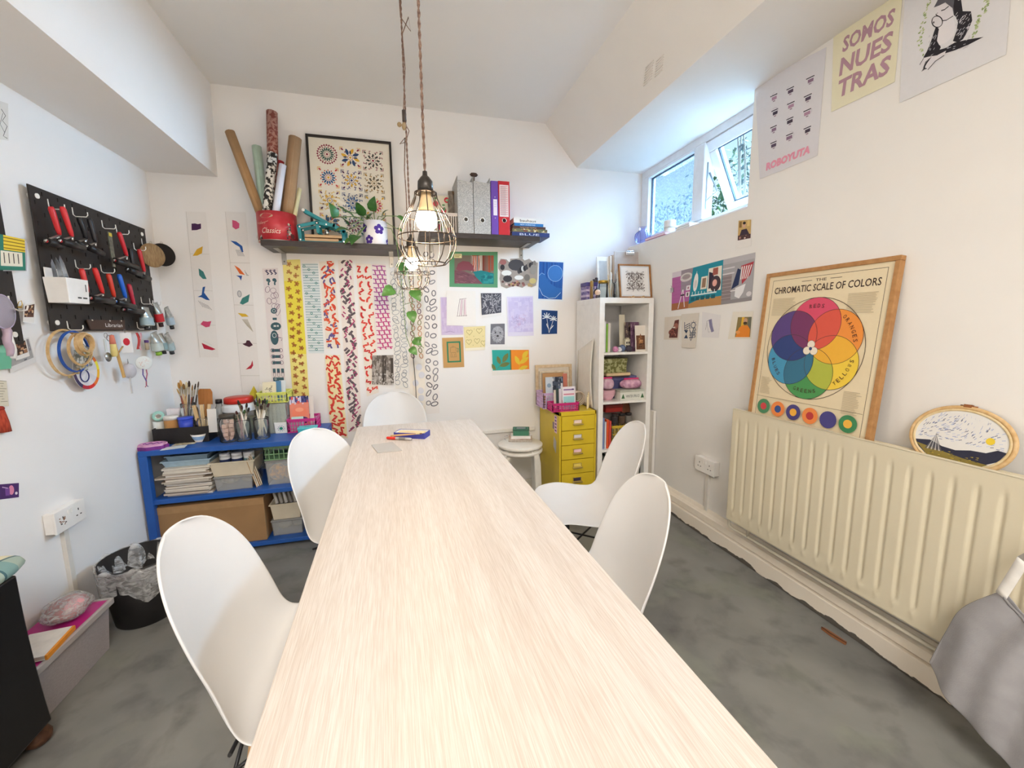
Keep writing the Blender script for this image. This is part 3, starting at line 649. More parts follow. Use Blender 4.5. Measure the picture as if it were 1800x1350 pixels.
ST = [
 ('long white strip of sheets with bright cut-paper shapes, nearest the pegboard', [(327, 372), (362, 373), (384.5, 628), (351.5, 628)], '#ebe7e3', st_a, .0015),
 ('long white strip of cut-paper shapes left of the red tin shelf end', [(396, 372), (432, 373), (459, 690), (426, 690)], '#eae6e2', st_b, .0015),
 ('pale strip of slate and mauve stamped marks beside the yellow strip', [(461, 472), (488.5, 471), (502, 672), (478, 672)], '#e7dedc', st_c, .0015),
 ('yellow strip with small brown outline flowers', [(496.5, 457), (527.6, 456), (543.6, 697), (515, 697)], '#eedf84', st_d, .002),
 ('white strip with teal circles and ruled blue lines', [(530.8, 463), (558.7, 463), (570, 621), (542.7, 621)], '#dde4e4', st_e, .0015),
 ('cream strip of orange and violet squiggles under the shelf', [(561, 460), (587.6, 458.5), (599, 611.5), (574, 613)], '#eee4d6', st_f, .0015),
 ('cream strip of red squiggles hanging lowest beside the far chair', [(570.7, 624), (598, 624), (611.6, 770), (581.3, 768)], '#efe3c8', st_g, .0022),
 ('long cream strip of grey and pink brush dashes', [(594, 457.6), (619.6, 456.7), (637, 757), (613, 759)], '#eee3da', st_h, .0015),
 ('cream strip of loose red dashes above the far chair', [(625, 463), (652.4, 464), (666, 690), (645, 697)], '#efe4d6', st_i, .0015),
 ('cream strip of magenta brick-like net pattern', [(653.3, 463.8), (678, 464.7), (691.5, 613), (663, 615)], '#eee0dc', st_j, .0032),
 ('white strip of thin grey ovals beside the brown ovals', [(685, 478), (713, 471), (719, 684), (695, 683)], '#ece7df', ovals(26, ['#8d9299', '#747a82', '#a1a5aa'], (.13, .19), .035), .0015),
 ('long paper strip of brown and plum ovals with grey blots below', [(714, 469), (743, 469), (748.5, 738), (722, 738)], '#efe6d9', st_m, .0022),
 ('long white strip of bold grey ovals with a torn lower end', [(743, 441), (767, 439), (772.4, 726), (749, 728)], '#efe9e4', ovals(18, ['#77757a', '#8b898d', '#6a686d'], (.15, .21), .075), .003),
]
for s_ in ST: strip(*s_)
def mono(a, n, cols, u0=0, v0=0, u1=1, v1=1, L=.1, w=.03):
    for i in range(n): 
        u, v = rnd.uniform(u0, u1), rnd.uniform(v0, v1); a.rect(max(u0, u-w*rnd.random()), max(v0, v-L*rnd.random()), min(u1, u+w*rnd.random()), min(v1, v+L*rnd.random()), rnd.choice(cols))
def card(name, label, wall, px, base, fn, lift=.0015, cat='print', grp=None, curl=None):
    a = Art(asp_of(wall, px)); fn(a); return wall_art(name, label, cat, wall, px, a, base, lift, grp, curl=curl)
def k_tex(a):
    mono(a, 260, ['#b5aca4', '#8f857d', '#6b625b', '#a39a92', '#7c726b'], L=.12, w=.08); a.rect(.48, 0, .56, 1, '#453c36'); a.rect(.86, .1, .98, .95, '#4a413b'); mono(a, 60, ['#3f3732', '#58504a'], .45, 0, .65, 1, .1, .04); mono(a, 60, ['#cfc8c2', '#c0b8b0'], .0, .6, 1, 1, .05, .05)
card('texture_print', 'grey-brown textured print low among the paper strips', 'b', [(654, 624.7), (691.5, 624), (692.4, 676.4), (654, 675.5)], '#a59c94', k_tex, .0034)
# ================================================================== gallery of prints right of the strips
GR = 'small prints pinned under the right shelf'
def g_green(a):
    a.rect(.10, .10, .915, .90, '#7a7064')
    for i in range(16): a.rect(.44+i*.03, .10, .455+i*.03+rnd.random()*.02, .55+jit(.03), rnd.choice(['#8a6a62', '#5e4a52', '#a88f86', '#b5552f', '#c9b8a8'] if i < 8 else ['#a44a2c', '#7c3a2a', '#8a5238']))
    for i in range(6): a.line([(.47+i*.028, .12), (.48+i*.03+jit(.02), .34), (.46+i*.03, .55)], .008, '#e8e0d4')
    a.poly([(.48, .56), (.65, .52), (.915, .60), (.915, .90), (.6, .9)], '#1f7f80'); mono(a, 30, ['#186a70', '#2f9490'], .62, .62, .9, .88, .05, .06)
    a.poly([(.10, .52), (.3, .55), (.52, .68), (.68, .90), (.10, .90)], '#7c4f58'); a.poly([(.13, .50), (.17, .34), (.27, .26), (.4, .28), (.49, .4), (.5, .55), (.35, .52), (.2, .54)], '#8a4a55')
    for i in range(40): u, v = rnd.uniform(.12, .5), rnd.uniform(.58, .88); a.line([(u, v), (u+.05, v+.02)], .006, rnd.choice(['#5c3842', '#a5747c', '#63414a']))
    a.rect(.09, .06, .25, .18, '#e6e0ae'); a.rect(.11, .09, .23, .105, '#8a8a50'); a.rect(.11, .13, .2, .145, '#8a8a50')
card('landscape_print', 'green-bordered print of a rock arch and waterfall', 'b', [(790, 442.4), (874.7, 442.8), (874.7, 505.6), (790, 504.3)], '#5f9a72', g_green, grp=GR)
# cut-out collage: an irregular sheet
def collage():
    c0 = aty(910, 480, D); o = [(876, 463), (880, 455), (890, 456), (896, 462), (897, 455), (918, 454), (922, 458), (930, 455), (936, 460), (945, 462), (944, 490), (942, 502), (934, 505), (926, 501), (918, 506), (905, 502), (890, 507), (881, 503), (878, 490), (880, 478), (876, 472)]
    P = [aty(x, y, D)-c0 for x, y in o]; m = MB(); f = [p+Vector((0, -.003, 0)) for p in P]; b = [p+Vector((0, -.0018, 0)) for p in P]
    m.poly(f[::-1], '#a69a90'); m.poly(b, '#a69a90')
    for i in range(len(P)): m.poly([b[i], b[(i+1) % len(P)], f[(i+1) % len(P)], f[i]], '#a69a90')
    def sh(pts, col, k): m.poly([aty(x, y, D)-c0+Vector((0, -.0031-k*.00005, 0)) for x, y in pts][::-1], col)
    el = lambda x, y, rx, ry, n=12: [(x+rx*math.cos(-2*PI*i/n), y+ry*math.sin(-2*PI*i/n)) for i in range(n)][::-1]
    sh(el(907, 466, 14, 10), '#4c494c', 1); sh(el(884, 461, 6, 5), '#a86c68', 2); sh(el(883, 470, 4, 5), '#3a3436', 3); sh(el(890, 480, 9, 5), '#efece6', 4); sh(el(892, 490, 8, 6), '#3f3a3c', 5); sh(el(912, 488, 8, 4), '#eceae6', 6)
    for i in range(9): sh(el(912+i*3.4, 476-i*1.6+jit(2), 3, 5), rnd.choice(['#d8d4cc', '#4a4446', '#8a837c', '#2f2c2e']), 7+i)
    for i in range(26): sh(el(rnd.uniform(883, 934), rnd.uniform(495, 502), 2.4, 2), rnd.choice(['#c58a86', '#8a5a55', '#e0c4bc', '#6a4a46', '#b79a6a']), 20+i)
    sh(el(937, 474, 6, 9), '#9a958d', 50); sh(el(936, 494, 6, 5), '#c9b87a', 51); sh(el(926, 488, 5, 6), '#7d756c', 52)
    tag(mk('paper_collage', m, PRINT, loc=c0), 'irregular cut-out collage of sepia figures beside the waterfall print', 'collage', GR)
collage()
def g_cy1(a):
    a.rect(.04, .03, .96, .96, '#1f56a0')
    for i in range(14): a.rect(.06+i*.064, .04, .075+i*.064+rnd.random()*.03, .95, rnd.choice(['#2a63ad', '#1c4f96', '#2f6ab4']))
    a.ell(.66, .31, .28, .28, '#3b78bf', 20); a.oval(.66, .31, .29, .29, .012, '#a9cbe8', n=22)
    a.poly([(.05, .35), (.15, .3), (.27, .34), (.35, .45), (.5, .57), (.72, .66), (.95, .68), (.88, .82), (.7, .92), (.45, .94), (.2, .86), (.07, .7)], '#2d6ab2'); a.line([(.05, .38), (.15, .31), (.26, .35)], .012, '#a9cbe8'); a.line([(.06, .68), (.2, .86), (.45, .94), (.7, .92), (.9, .78)], .014, '#cfe2f2')
card('cyanotype_print', 'large blue cyanotype with a circle and a curved wave', 'b', [(945.8, 457.6), (992, 459.3), (989.4, 529.6), (944, 527.8)], '#e6ecf0', g_cy1, grp=GR)
card('lavender_sheet', 'lavender sheet half hidden behind the white sketch', 'b', [(774, 522.5), (814, 522), (814, 588), (776, 589)], '#d3c3dc', lambda a: [a.rect(.05, .02, .97, .95, '#cbb8d8'), mono(a, 60, ['#d4c4de', '#c6b3d4', '#cfbcda'], .05, .02, .97, .93, .15, .08), a.line([(.2, .93), (.4, .9), (.6, .94)], .015, '#8f7fa8')], grp=GR)
def g_sk(a):
    for i in range(5): a.line([(.45+i*.05, .23+jit(.01)), (.36+i*.075, .73)], .012, '#7d5560')
    a.line([(.45, .24), (.68, .21)], .01, '#7d5560'); a.line([(.34, .73), (.7, .70)], .01, '#7d5560'); a.poly([(.5, .25), (.55, .25), (.50, .7), (.44, .7)], '#e6cfd2'); a.poly([(.6, .24), (.66, .24), (.66, .68), (.6, .68)], '#e6cfd2')
card('ink_sketch', 'white sheet with a small pink striped skirt drawing', 'b', [(785, 511), (835.6, 511.8), (836.5, 573), (785, 572)], '#f0ebe4', g_sk, .004, grp=GR)
def g_maze(a):
    a.rect(0, 0, 1, .86, '#4e4f5a')
    for i in range(95): squig(a, rnd.uniform(.07, .93), rnd.uniform(.05, .81), .14, .016, '#c9c8ce', rnd.choice([.5, -.6, 1.3, 2.2])+jit(.2), 0)
card('lino_print', 'dark grey print covered in short white line marks', 'b', [(845, 515.4), (881, 515.4), (881, 555), (847, 560)], '#ece8e4', g_maze, grp=GR)
card('lavender_print', 'lavender deckle-edged sheet with faint pink drawing', 'b', [(890.7, 521.6), (937, 520), (938, 590), (892.5, 591)], '#e0d9ea', lambda a: [a.rect(.05, .03, .98, .90, '#cfc4e4'), mono(a, 70, ['#d8cee9', '#c9bde0', '#d3c9e8'], .05, .03, .98, .9, .1, .12), [squig(a, rnd.uniform(.2, .7), rnd.uniform(.45, .82), .14, .008, rnd.choice(['#c08ab4', '#8d7fb0', '#b7a2cc']), rnd.uniform(0, 3), .3) for i in range(26)]], grp=GR)
def heart(a, u, v, r, col):
    pts = []
    for i in range(17):
        t = i/16*2*PI; x = 16*math.sin(t)**3; y = 13*math.cos(t)-5*math.cos(2*t)-2*math.cos(3*t)-math.cos(4*t); pts.append((u+x*r/17, v-y*r/17*a.asp))
    a.line(pts, .016, col)
def g_h(a):
    a.rect(0, .0, 1, .88, '#ead9a0')
    for u, v in ((.25, .22), (.72, .18), (.2, .62), (.6, .6), (.93, .70)): heart(a, u, v, .15, '#9a8a52')
    for u, v in ((.48, .1), (.45, .4), (.9, .42), (.4, .78), (.12, .42), (.78, .84)): a.ell(u, v, .018, None, '#a89a60', 6)
card('heart_print', 'pale yellow print with outline hearts', 'b', [(815, 575), (852.5, 573), (852.5, 615), (818, 617)], '#f2ead4', g_h, .0025, grp=GR)
def g_dog(a):
    a.rect(.22, .0, .88, .93, '#77767c'); a.ell(.55, .47, .28, .36, '#a6a5aa', 18)
    for i in range(70): t = rnd.uniform(0, 2*PI); r = rnd.uniform(.1, .3); a.line([(.55+math.cos(t)*r*.9, .5+math.sin(t)*r*1.1*a.asp), (.55+math.cos(t)*(r+.06), .5+math.sin(t)*(r+.06)*1.1*a.asp)], .012, rnd.choice(['#d4d3d6', '#bdbcc0', '#5c5b60']))
    a.ell(.45, .4, .035, None, '#3f3e44', 8); a.ell(.66, .4, .035, None, '#3f3e44', 8); a.ell(.55, .55, .06, .045, '#3f3e44', 8)
card('dog_print', 'small grey print of a shaggy dog face', 'b', [(854, 569.6), (891.6, 568.7), (891.6, 608), (853, 608)], '#eeece8', g_dog, .002, grp=GR)
def g_cy2(a):
    a.rect(.06, .02, .98, .97, '#173f7a')
    for cu, cv, r in ((.36, .30, .26), (.75, .38, .2)):
        for k in range(7): t = -PI/2+(k-3)*.62; a.line([(cu, cv), (cu+math.cos(t)*r*.6, cv+math.sin(t)*r*.6*a.asp), (cu+math.cos(t)*r, cv+math.sin(t)*r*a.asp)], .05, '#dfe8f0')
        a.line([(cu, cv), (.5, .92)], .025, '#dfe8f0')
    a.line([(.47, .75), (.38, .62), (.36, .55)], .05, '#dfe8f0'); a.line([(.55, .78), (.68, .68), (.74, .62)], .05, '#dfe8f0')
card('botanical_cyanotype', 'small navy cyanotype with two white flowers', 'b', [(950, 543.8), (980.5, 545.6), (979.6, 588), (950, 589)], '#eceef0', g_cy2, grp=GR)
def g_kraft(a):
    a.frame(.2, .13, .86, .83, .07, '#2f7f5c'); K = '#4c5a3c'
    a.line([(.38, .32), (.36, .5), (.40, .5), (.36, .65), (.64, .65), (.6, .5), (.65, .5), (.62, .32), (.38, .32)], .012, K); a.line([(.4, .5), (.6, .5)], .012, K); a.line([(.45, .32), (.5, .27), (.55, .32)], .012, K); a.line([(.66, .36), (.74, .36), (.72, .5)], .03, '#2f7f5c'); a.line([(.45, .54), (.44, .63)], .01, K); a.line([(.55, .54), (.56, .63)], .01, K)
card('coffee_pot_print', 'kraft card with a green framed moka pot drawing', 'b', [(777, 594), (814, 592.7), (816, 645), (779.6, 646.6)], '#c89c62', g_kraft, .0022, grp=GR)
def lf(a, u, v, L, W, ang, col):
    c, s = math.cos(ang), math.sin(ang); pts = []
    for i in range(7): t = i/6; pts.append((t*L, W*math.sin(t*PI)**.8))
    pts += [(x, -y) for x, y in pts[-2:0:-1]]
    a.poly([(u+x*c-y*s, v+(x*s+y*c)*a.asp) for x, y in pts], col)
def g_lv(a):
    a.rect(.02, .11, .5, .83, '#2ea79b'); a.rect(.5, .11, .98, .83, '#f0902a'); a.rect(.48, .11, .51, .83, '#6a6a3a'); o = '#6f7a45'; y = '#e8c63c'
    for q in ((.22, .62, .22, .05, -1.9), (.28, .56, .28, .06, -1.0), (.2, .68, .28, .055, -.25), (.10, .82, .2, .045, -2.2)): lf(a, *q, o)
    a.line([(.12, .8), (.25, .6), (.36, .4)], .008, o)
    for q in ((.72, .66, .26, .055, -2.0), (.72, .62, .3, .06, -.6), (.8, .42, .25, .06, -.9), (.7, .82, .26, .05, -.3)): lf(a, *q, y)
    a.line([(.7, .83), (.74, .6), (.82, .4)], .008, y)
card('leaf_diptych', 'two-tone leaf print, teal on the left and orange on the right', 'b', [(863, 609.6), (930.7, 609.6), (931.6, 656.7), (865, 660)], '#ebe8e2', g_lv, .002, grp=GR)
# ================================================================== right wall
def p_robo(a):
    for r in range(4):
        for c in range(3):
            u, v = .30+c*.26+jit(.02), .22+r*.155+jit(.01); k = (r*3+c)
            a.rect(u-.06, v-.012, u+.05, v-.002, '#3a3440'); a.rect(u-.045+jit(.01), v+.008, u+.04, v+.04, ['#b08aa2', '#56465c', '#8c6f88', '#463c4c'][(k*5) % 4]); a.rect(u-.02, v+.046, u+.015, v+.058, '#9a8494')
            a.oval(u+jit(.02), v+.01, .06, .06, .005, '#b9b4bc', n=6, a0=jit(3), a1=jit(3))
    a.text('ROBOYUTA', .13, .865, .88, .945, '#e79ab0', shear=.15, bold=.06)
card('robot_poster', 'white poster of twelve small robot drawings titled ROBOYUTA', 'r', [(1328, 147), (1453, 83), (1437.5, 273.6), (1336, 315)], '#dcdade', p_robo, .0015, 'poster')
def p_somos(a):
    f = lambda u, v: (u, v+.05*(u-.5)*0)
    for tx, u0, u1, v0, v1 in (('SOMOS', .16, .92, .13, .32), ('NUES', .12, .92, .38, .60), ('TRAS', .12, .92, .65, .87)): a.text(tx, u0, v0, u1, v1, '#b58f9c', shear=.12, bold=.03)
card('lettering_poster', 'cream poster with mauve lettering SOMOS NUES TRAS', 'r', [(1466, 58), (1588, -15), (1573.6, 144), (1462, 197)], '#e8e2c4', p_somos, .002, 'poster')
def p_fig(a):
    K = '#24222a'; T = ((1051, -61), (1757, -468), (1690, 345), (1015, 652))
    def iv(x, y):
        u = v = .5
        for _ in range(14):
            f = lambda u, v: tuple((T[0][k]*(1-u)+T[1][k]*u)*(1-v)+(T[3][k]*(1-u)+T[2][k]*u)*v for k in (0, 1))
            p = f(u, v); du = [(f(u+.01, v)[k]-p[k])*100 for k in (0, 1)]; dv = [(f(u, v+.01)[k]-p[k])*100 for k in (0, 1)]; dt = du[0]*dv[1]-du[1]*dv[0]; ex, ey = x-p[0], y-p[1]
            u += (ex*dv[1]-ey*dv[0])/dt; v += (du[0]*ey-du[1]*ex)/dt
        return u, v
    P = lambda pts, col: a.poly([iv(*q) for q in pts], col)
    Ln = lambda pts, w, col: a.line([iv(*q) for q in pts], w, col)
    for path in ([(1232, -10), (1205, 60), (1185, 130), (1170, 200), (1165, 260), (1182, 325)], [(1595, -20), (1565, 70), (1540, 140), (1512, 205)]):
        for k in range(34):
            t = k/33*(len(path)-1); i = min(int(t), len(path)-2); x = path[i][0]+(path[i+1][0]-path[i][0])*(t-i); y = path[i][1]+(path[i+1][1]-path[i][1])*(t-i); lf(a, *iv(x+jit(9), y+jit(5)), .032, .009, rnd.uniform(0, 6.28), rnd.choice(['#9fb07c', '#b3c08e', '#8a9d6a', '#c2cba4']))
    P([(1385, 0), (1440, -25), (1450, 50), (1500, 52), (1507, 110), (1480, 180), (1450, 230), (1420, 250), (1388, 240), (1410, 180), (1420, 120), (1400, 70)], K)
    P([(1280, 140), (1262, 190), (1240, 255), (1215, 310), (1190, 350), (1240, 335), (1300, 300), (1310, 280), (1285, 230), (1300, 170)], K)
    P([(1310, 115), (1388, 85), (1402, 130), (1395, 205), (1345, 250), (1300, 268), (1284, 240), (1296, 170)], '#e6e3e6')
    P([(1262, 30), (1290, -20), (1380, -55), (1436, -5), (1425, 60), (1395, 78), (1386, 30), (1340, -5), (1300, 15)], '#5c5a62'); P([(1400, -40), (1436, -5), (1425, 60), (1398, 80), (1392, 20)], K)
    P([(1288, 22), (1340, -2), (1382, 30), (1390, 80), (1345, 108), (1300, 98), (1278, 72)], '#e2dee2'); Ln([(1312, 48), (1335, 40), (1362, 18)], .011, K); Ln([(1290, 62), (1275, 72), (1290, 82)], .008, K); Ln([(1390, 80), (1345, 108), (1312, 112)], .009, K)
    c = [(1285+36*math.cos(q*PI/9), 118+36*math.sin(q*PI/9)) for q in range(19)]; P(c[:-1], '#dcd9dd'); Ln(c, .009, K); Ln([(1262, 118), (1262, 130)], .012, K)
    P([(1235, 345), (1290, 300), (1340, 285), (1400, 250), (1480, 232), (1572, 220), (1480, 268), (1400, 300), (1330, 322), (1262, 340)], K)
    P([(1165, 398), (1196, 350), (1240, 338), (1290, 330), (1345, 302), (1332, 332), (1272, 372), (1222, 428), (1186, 440)], '#dedade')
    for k in range(5): Ln([(1245-9*k, 345+7*k), (1215-6*k, 385+8*k), (1180+9*k, 440-5*k)], .007, K)
    Ln([(1165, 398), (1196, 350), (1240, 338), (1290, 330)], .008, K); Ln([(1332, 332), (1272, 372), (1222, 428)], .008, K)
    for k in range(46): x, y = rnd.uniform(1415, 1500), rnd.uniform(55, 225); Ln([(x, y), (x-12+jit(5), y+16)], .006, '#c9c5cc')
    for k in range(16): x, y = rnd.uniform(1235, 1285), rnd.uniform(200, 310); Ln([(x, y), (x-8, y+14)], .006, '#b9b5bc')
    for k in range(14): x, y = rnd.uniform(1300, 1480), rnd.uniform(262, 300); Ln([(x, y), (x+14, y-5)], .006, '#c2bec6')
card('figure_poster', 'large white poster of an ink-drawn figure within a leafy garland', 'r', [(1592, -17), (1788, -130), (1769, 96), (1582, 181)], '#dfdee0', p_fig, .002, 'poster')
RC = 'cards pinned on the right wall'
def c_top(a):
    a.rect(.14, .06, .95, .72, '#c9a668'); a.rect(.2, .1, .36, .3, '#8a6a3a'); a.rect(.7, .08, .86, .28, '#e0c07a'); a.ell(.52, .24, .1, .13, '#d0a68a'); a.ell(.52, .16, .1, .07, '#2f2624'); a.poly([(.25, .56), (.36, .38), (.68, .36), (.86, .56)], '#3a2c3a'); a.rect(.14, .56, .95, .72, '#55393a'); mono(a, 10, ['#b9897a', '#e0c4b4', '#3a2a2c'], .16, .58, .93, .7, .04, .08)
card('photo_card', 'small portrait card pinned below the window', 'r', [(1295.5, 385), (1323, 382.7), (1321, 432), (1293, 438.6)], '#ece8e2', c_top, .002, 'photo', RC)
def panel3():
    t = None; seams_t = [(1182.6, 479.5), (1219, 470.6), (1272.4, 456.4), (1328.7, 443.6)]; seams_b = [(1181, 546), (1210, 541.7), (1268, 535.5), (1322, 528)]
    b0 = atx(1252, 537, XR); t = thing('postcard_strip', 'fold-out strip of three interior photographs, pink, teal and grey', 'postcard', b0, 0, RC)
    def A1(a):
        a.rect(0, 0, 1, .14, '#d8cdd4'); a.rect(0, .14, 1, .82, '#b566a0'); a.poly([(.45, 0), (1, 0), (1, .5), (.5, .55)], '#9a8f98'); a.ell(.72, .2, .3, .14, '#d6d0cc'); a.ell(.72, .19, .2, .08, '#a59b98')
        for i in range(6): a.rect(0, .2+i*.1, 1, .205+i*.1, '#a05a90')
        a.rect(0, .82, 1, 1, '#a86a44'); a.line([(.6, .5), (.4, .98)], .04, '#e8e4e4'); a.line([(.62, .5), (.78, .96)], .04, '#e8e4e4'); a.rect(.5, .62, .72, .66, '#3a3440'); a.rect(.78, .42, .98, .54, '#ece6e8'); a.rect(.84, .45, .92, .51, '#b08090'); a.rect(.78, .58, .98, .70, '#ece6e8'); a.rect(.84, .6, .92, .68, '#5a4a50')
    def A2(a):
        a.rect(0, 0, 1, .8, '#1f8ca0'); a.rect(0, .8, 1, 1, '#b98a54'); a.poly([(0, .8), (0, .9), (.3, .82), (.3, .78)], '#1a7a8c'); a.ell(.16, .38, .08, .22, '#eeeae6'); a.poly([(.12, .3), (.16, .1), (.2, .3)], '#eeeae6'); a.ell(.16, .42, .05, .1, '#d9d4d0')
        a.rect(.34, .28, .54, .58, '#e8e0d0'); a.rect(.38, .32, .5, .54, '#9a7a62'); a.rect(.56, .12, .97, .66, '#ece4d4'); a.poly([(.58, .2), (.72, .25), (.8, .55), (.6, .6)], '#33283c'); a.ell(.8, .5, .16, .18, '#4a3a40'); a.ell(.78, .48, .07, .08, '#e4a99a'); a.rect(.7, .14, .86, .3, '#a55a4a')
        a.rect(.05, .68, .85, .71, '#e4f0f0'); 
        for i in range(8): a.rect(.08+i*.1, .62+jit(.03), .1+i*.1, .7, '#d8e8e8')
        for i in range(5): a.rect(.06+i*.16, .74, .18+i*.16, .83, '#17606e')
    def A3(a):
        a.rect(0, 0, 1, 1, '#a8a5a8'); a.rect(0, .0, 1, .12, '#b9b6b9'); a.rect(0, .36, .32, .98, '#8a7f80')
        for i in range(7): a.rect(0, .38+i*.08, .32, .39+i*.08, '#b5a9a6')
        a.rect(0, .2, .4, .23, '#d3d0d2'); a.rect(0, .32, .4, .35, '#d3d0d2'); a.poly([(.5, .26), (.6, .3), (.56, .62), (.32, .7)], '#27345a'); a.poly([(.6, .22), (.98, .18), (.9, .45), (.66, .62)], '#b23a44')
        for i in range(5): a.poly([(.62+i*.07, .24), (.655+i*.07, .235), (.63+i*.05, .5), (.60+i*.05, .52)], '#ece6e2')
        a.poly([(.46, .68), (.78, .62), (.72, .8), (.6, .92), (.45, .86)], '#e6e4e4'); a.rect(.3, .72, .5, .74, '#ece8e8'); a.rect(0, .92, 1, 1, '#8f8a8c'); a.ell(.9, .85, .08, .06, '#d8d4d4')
    for i, f in enumerate((A1, A2, A3)):
        C = [atx(*p, XR)+Vector((-.002, 0, 0))-b0 for p in (seams_t[i], seams_t[i+1], seams_b[i+1], seams_b[i])]
        a = Art((C[1]-C[0]).length/(C[3]-C[0]).length); f(a)
        mk('panel', sheet(MB(), C, a, '#d5d2d2', .0008, Vector((-1, 0, 0))), PRINT, t)
    c = atx(1183, 510, XR)-b0; mk('bulldog_clip', MB().box(c+Vector((-.006, 0, 0)), (.008, .03, .03)).tube([c+Vector((-.008, .004, .012)), c+Vector((-.014, .004, .03)), c+Vector((-.008, -.004, .012))], .0012, 5), METAL('#c9c7c6', .25), t, bevel=.001)
panel3()
def c1(a): a.rect(.25, .12, .92, .92, '#e2d8cc'); a.poly([(.35, .92), (.4, .6), (.6, .4), (.65, .18), (.9, .15), (.92, .92)], '#6a3a34'); a.ell(.75, .42, .14, .12, '#a5695a'); a.ell(.5, .68, .2, .12, '#8a4f44'); a.rect(.55, .45, .72, .5, '#e8dcd0'); mono(a, 12, ['#4a2a28', '#b5806c'], .4, .5, .9, .9, .06, .06)
card('portrait_card', 'perforated card with a brown photo of a smiling pair', 'r', [(1169, 557.7), (1198, 555), (1193, 597), (1167.5, 597)], '#e0d6c8', c1, .0015, 'photo', RC)
def c2(a):
    B = '#2a3f60'
    for i in range(3): squig(a, .35, .32+i*.06, .4, .035, B, .6, .35)
    a.oval(.72, .34, .14, .14, .035, B); 
    for k in range(8): t = k*PI/4; a.line([(.72+.16*math.cos(t), .34+.16*math.sin(t)*a.asp), (.72+.2*math.cos(t), .34+.2*math.sin(t)*a.asp)], .02, B)
    a.poly([(.15, .48), (.42, .48), (.3, .58)], B); a.poly([(.15, .72), (.3, .6), (.42, .72)], B)
    for i in range(3): squig(a, .72, .5+i*.09, .36, .045, B, 0, .45); a.line([(.5, .56+i*.07), (.9, .55+i*.07)], .02, B)
card('linocut_card', 'curling card with a navy sun and wave linocut', 'r', [(1198.6, 552.4), (1229.7, 549.7), (1223.5, 612), (1199.5, 611)], '#ded6ca', c2, .0015, 'card', RC, curl=lambda u, v: .012*max(0, v-.6)**2*6*.4)
def c3(a): a.poly([(.38, .28), (.55, .22), (.62, .5), (.72, .72), (.58, .78), (.45, .55)], '#8a86a6'); a.line([(.28, .35), (.45, .26), (.62, .72), (.4, .78), (.28, .35)], .012, '#4f4c5a'); a.line([(.3, .38), (.22, .7)], .012, '#4f4c5a')
card('ink_card', 'white card with a grey-violet figure drawing', 'r', [(1235, 548), (1267, 554), (1263.5, 594), (1234, 593)], '#e4e1e0', c3, .0015, 'card', RC)
def c4(a): a.rect(.3, .2, .95, .93, '#8a7a4a'); a.rect(.5, .2, .62, .9, '#e0b23a'); a.rect(.8, .2, .95, .7, '#6a6a5a'); a.poly([(.32, .93), (.42, .6), (.55, .5), (.8, .5), (.92, .65), (.92, .93)], '#e88a2c'); a.ell(.68, .34, .09, .1, '#c79a7c'); a.ell(.68, .42, .09, .05, '#4a3a2c'); a.ell(.4, .75, .1, .06, '#e8a05a')
card('orange_portrait_card', 'card with a photo of a bearded person in an orange jumper', 'r', [(1289, 548), (1324.8, 547), (1321, 596), (1280, 596)], '#e6dfcf', c4, .0015, 'photo', RC)
# ================================================================== left wall sheets
def lw(name, label, px, base, fn, lift=.0015, cat='card', grp='cards on the left wall'): return card(name, label, 'l', px, base, fn, lift, cat, grp)
lw('line_drawing', 'white sheet with black line drawing at the upper left edge', [(-40, 165), (13, 182), (14, 247), (-36, 240)], '#e2ddd6', lambda a: [a.line([(.75, .2), (.9, .35), (.78, .5), (.95, .62), (.8, .9), (.95, .95)], .02, '#3a3836'), a.line([(.8, .3), (.7, .6), (.85, .8)], .014, '#3a3836'), a.line([(.3, .2), (.5, .5), (.4, .8)], .014, '#3a3836')], cat='drawing')
lw('violet_postcard', 'small violet postcard low on the left wall', [(-20, 853), (32, 849), (32, 874), (-16, 880)], '#4a2a66', lambda a: [a.ell(.72, .45, .1, .16, '#e08aa8'), a.ell(.9, .7, .05, None, '#e8dce8'), a.rect(.5, .3, .66, .8, '#7a4a96'), a.line([(.4, .2), (.6, .3)], .03, '#c9a8d0')])
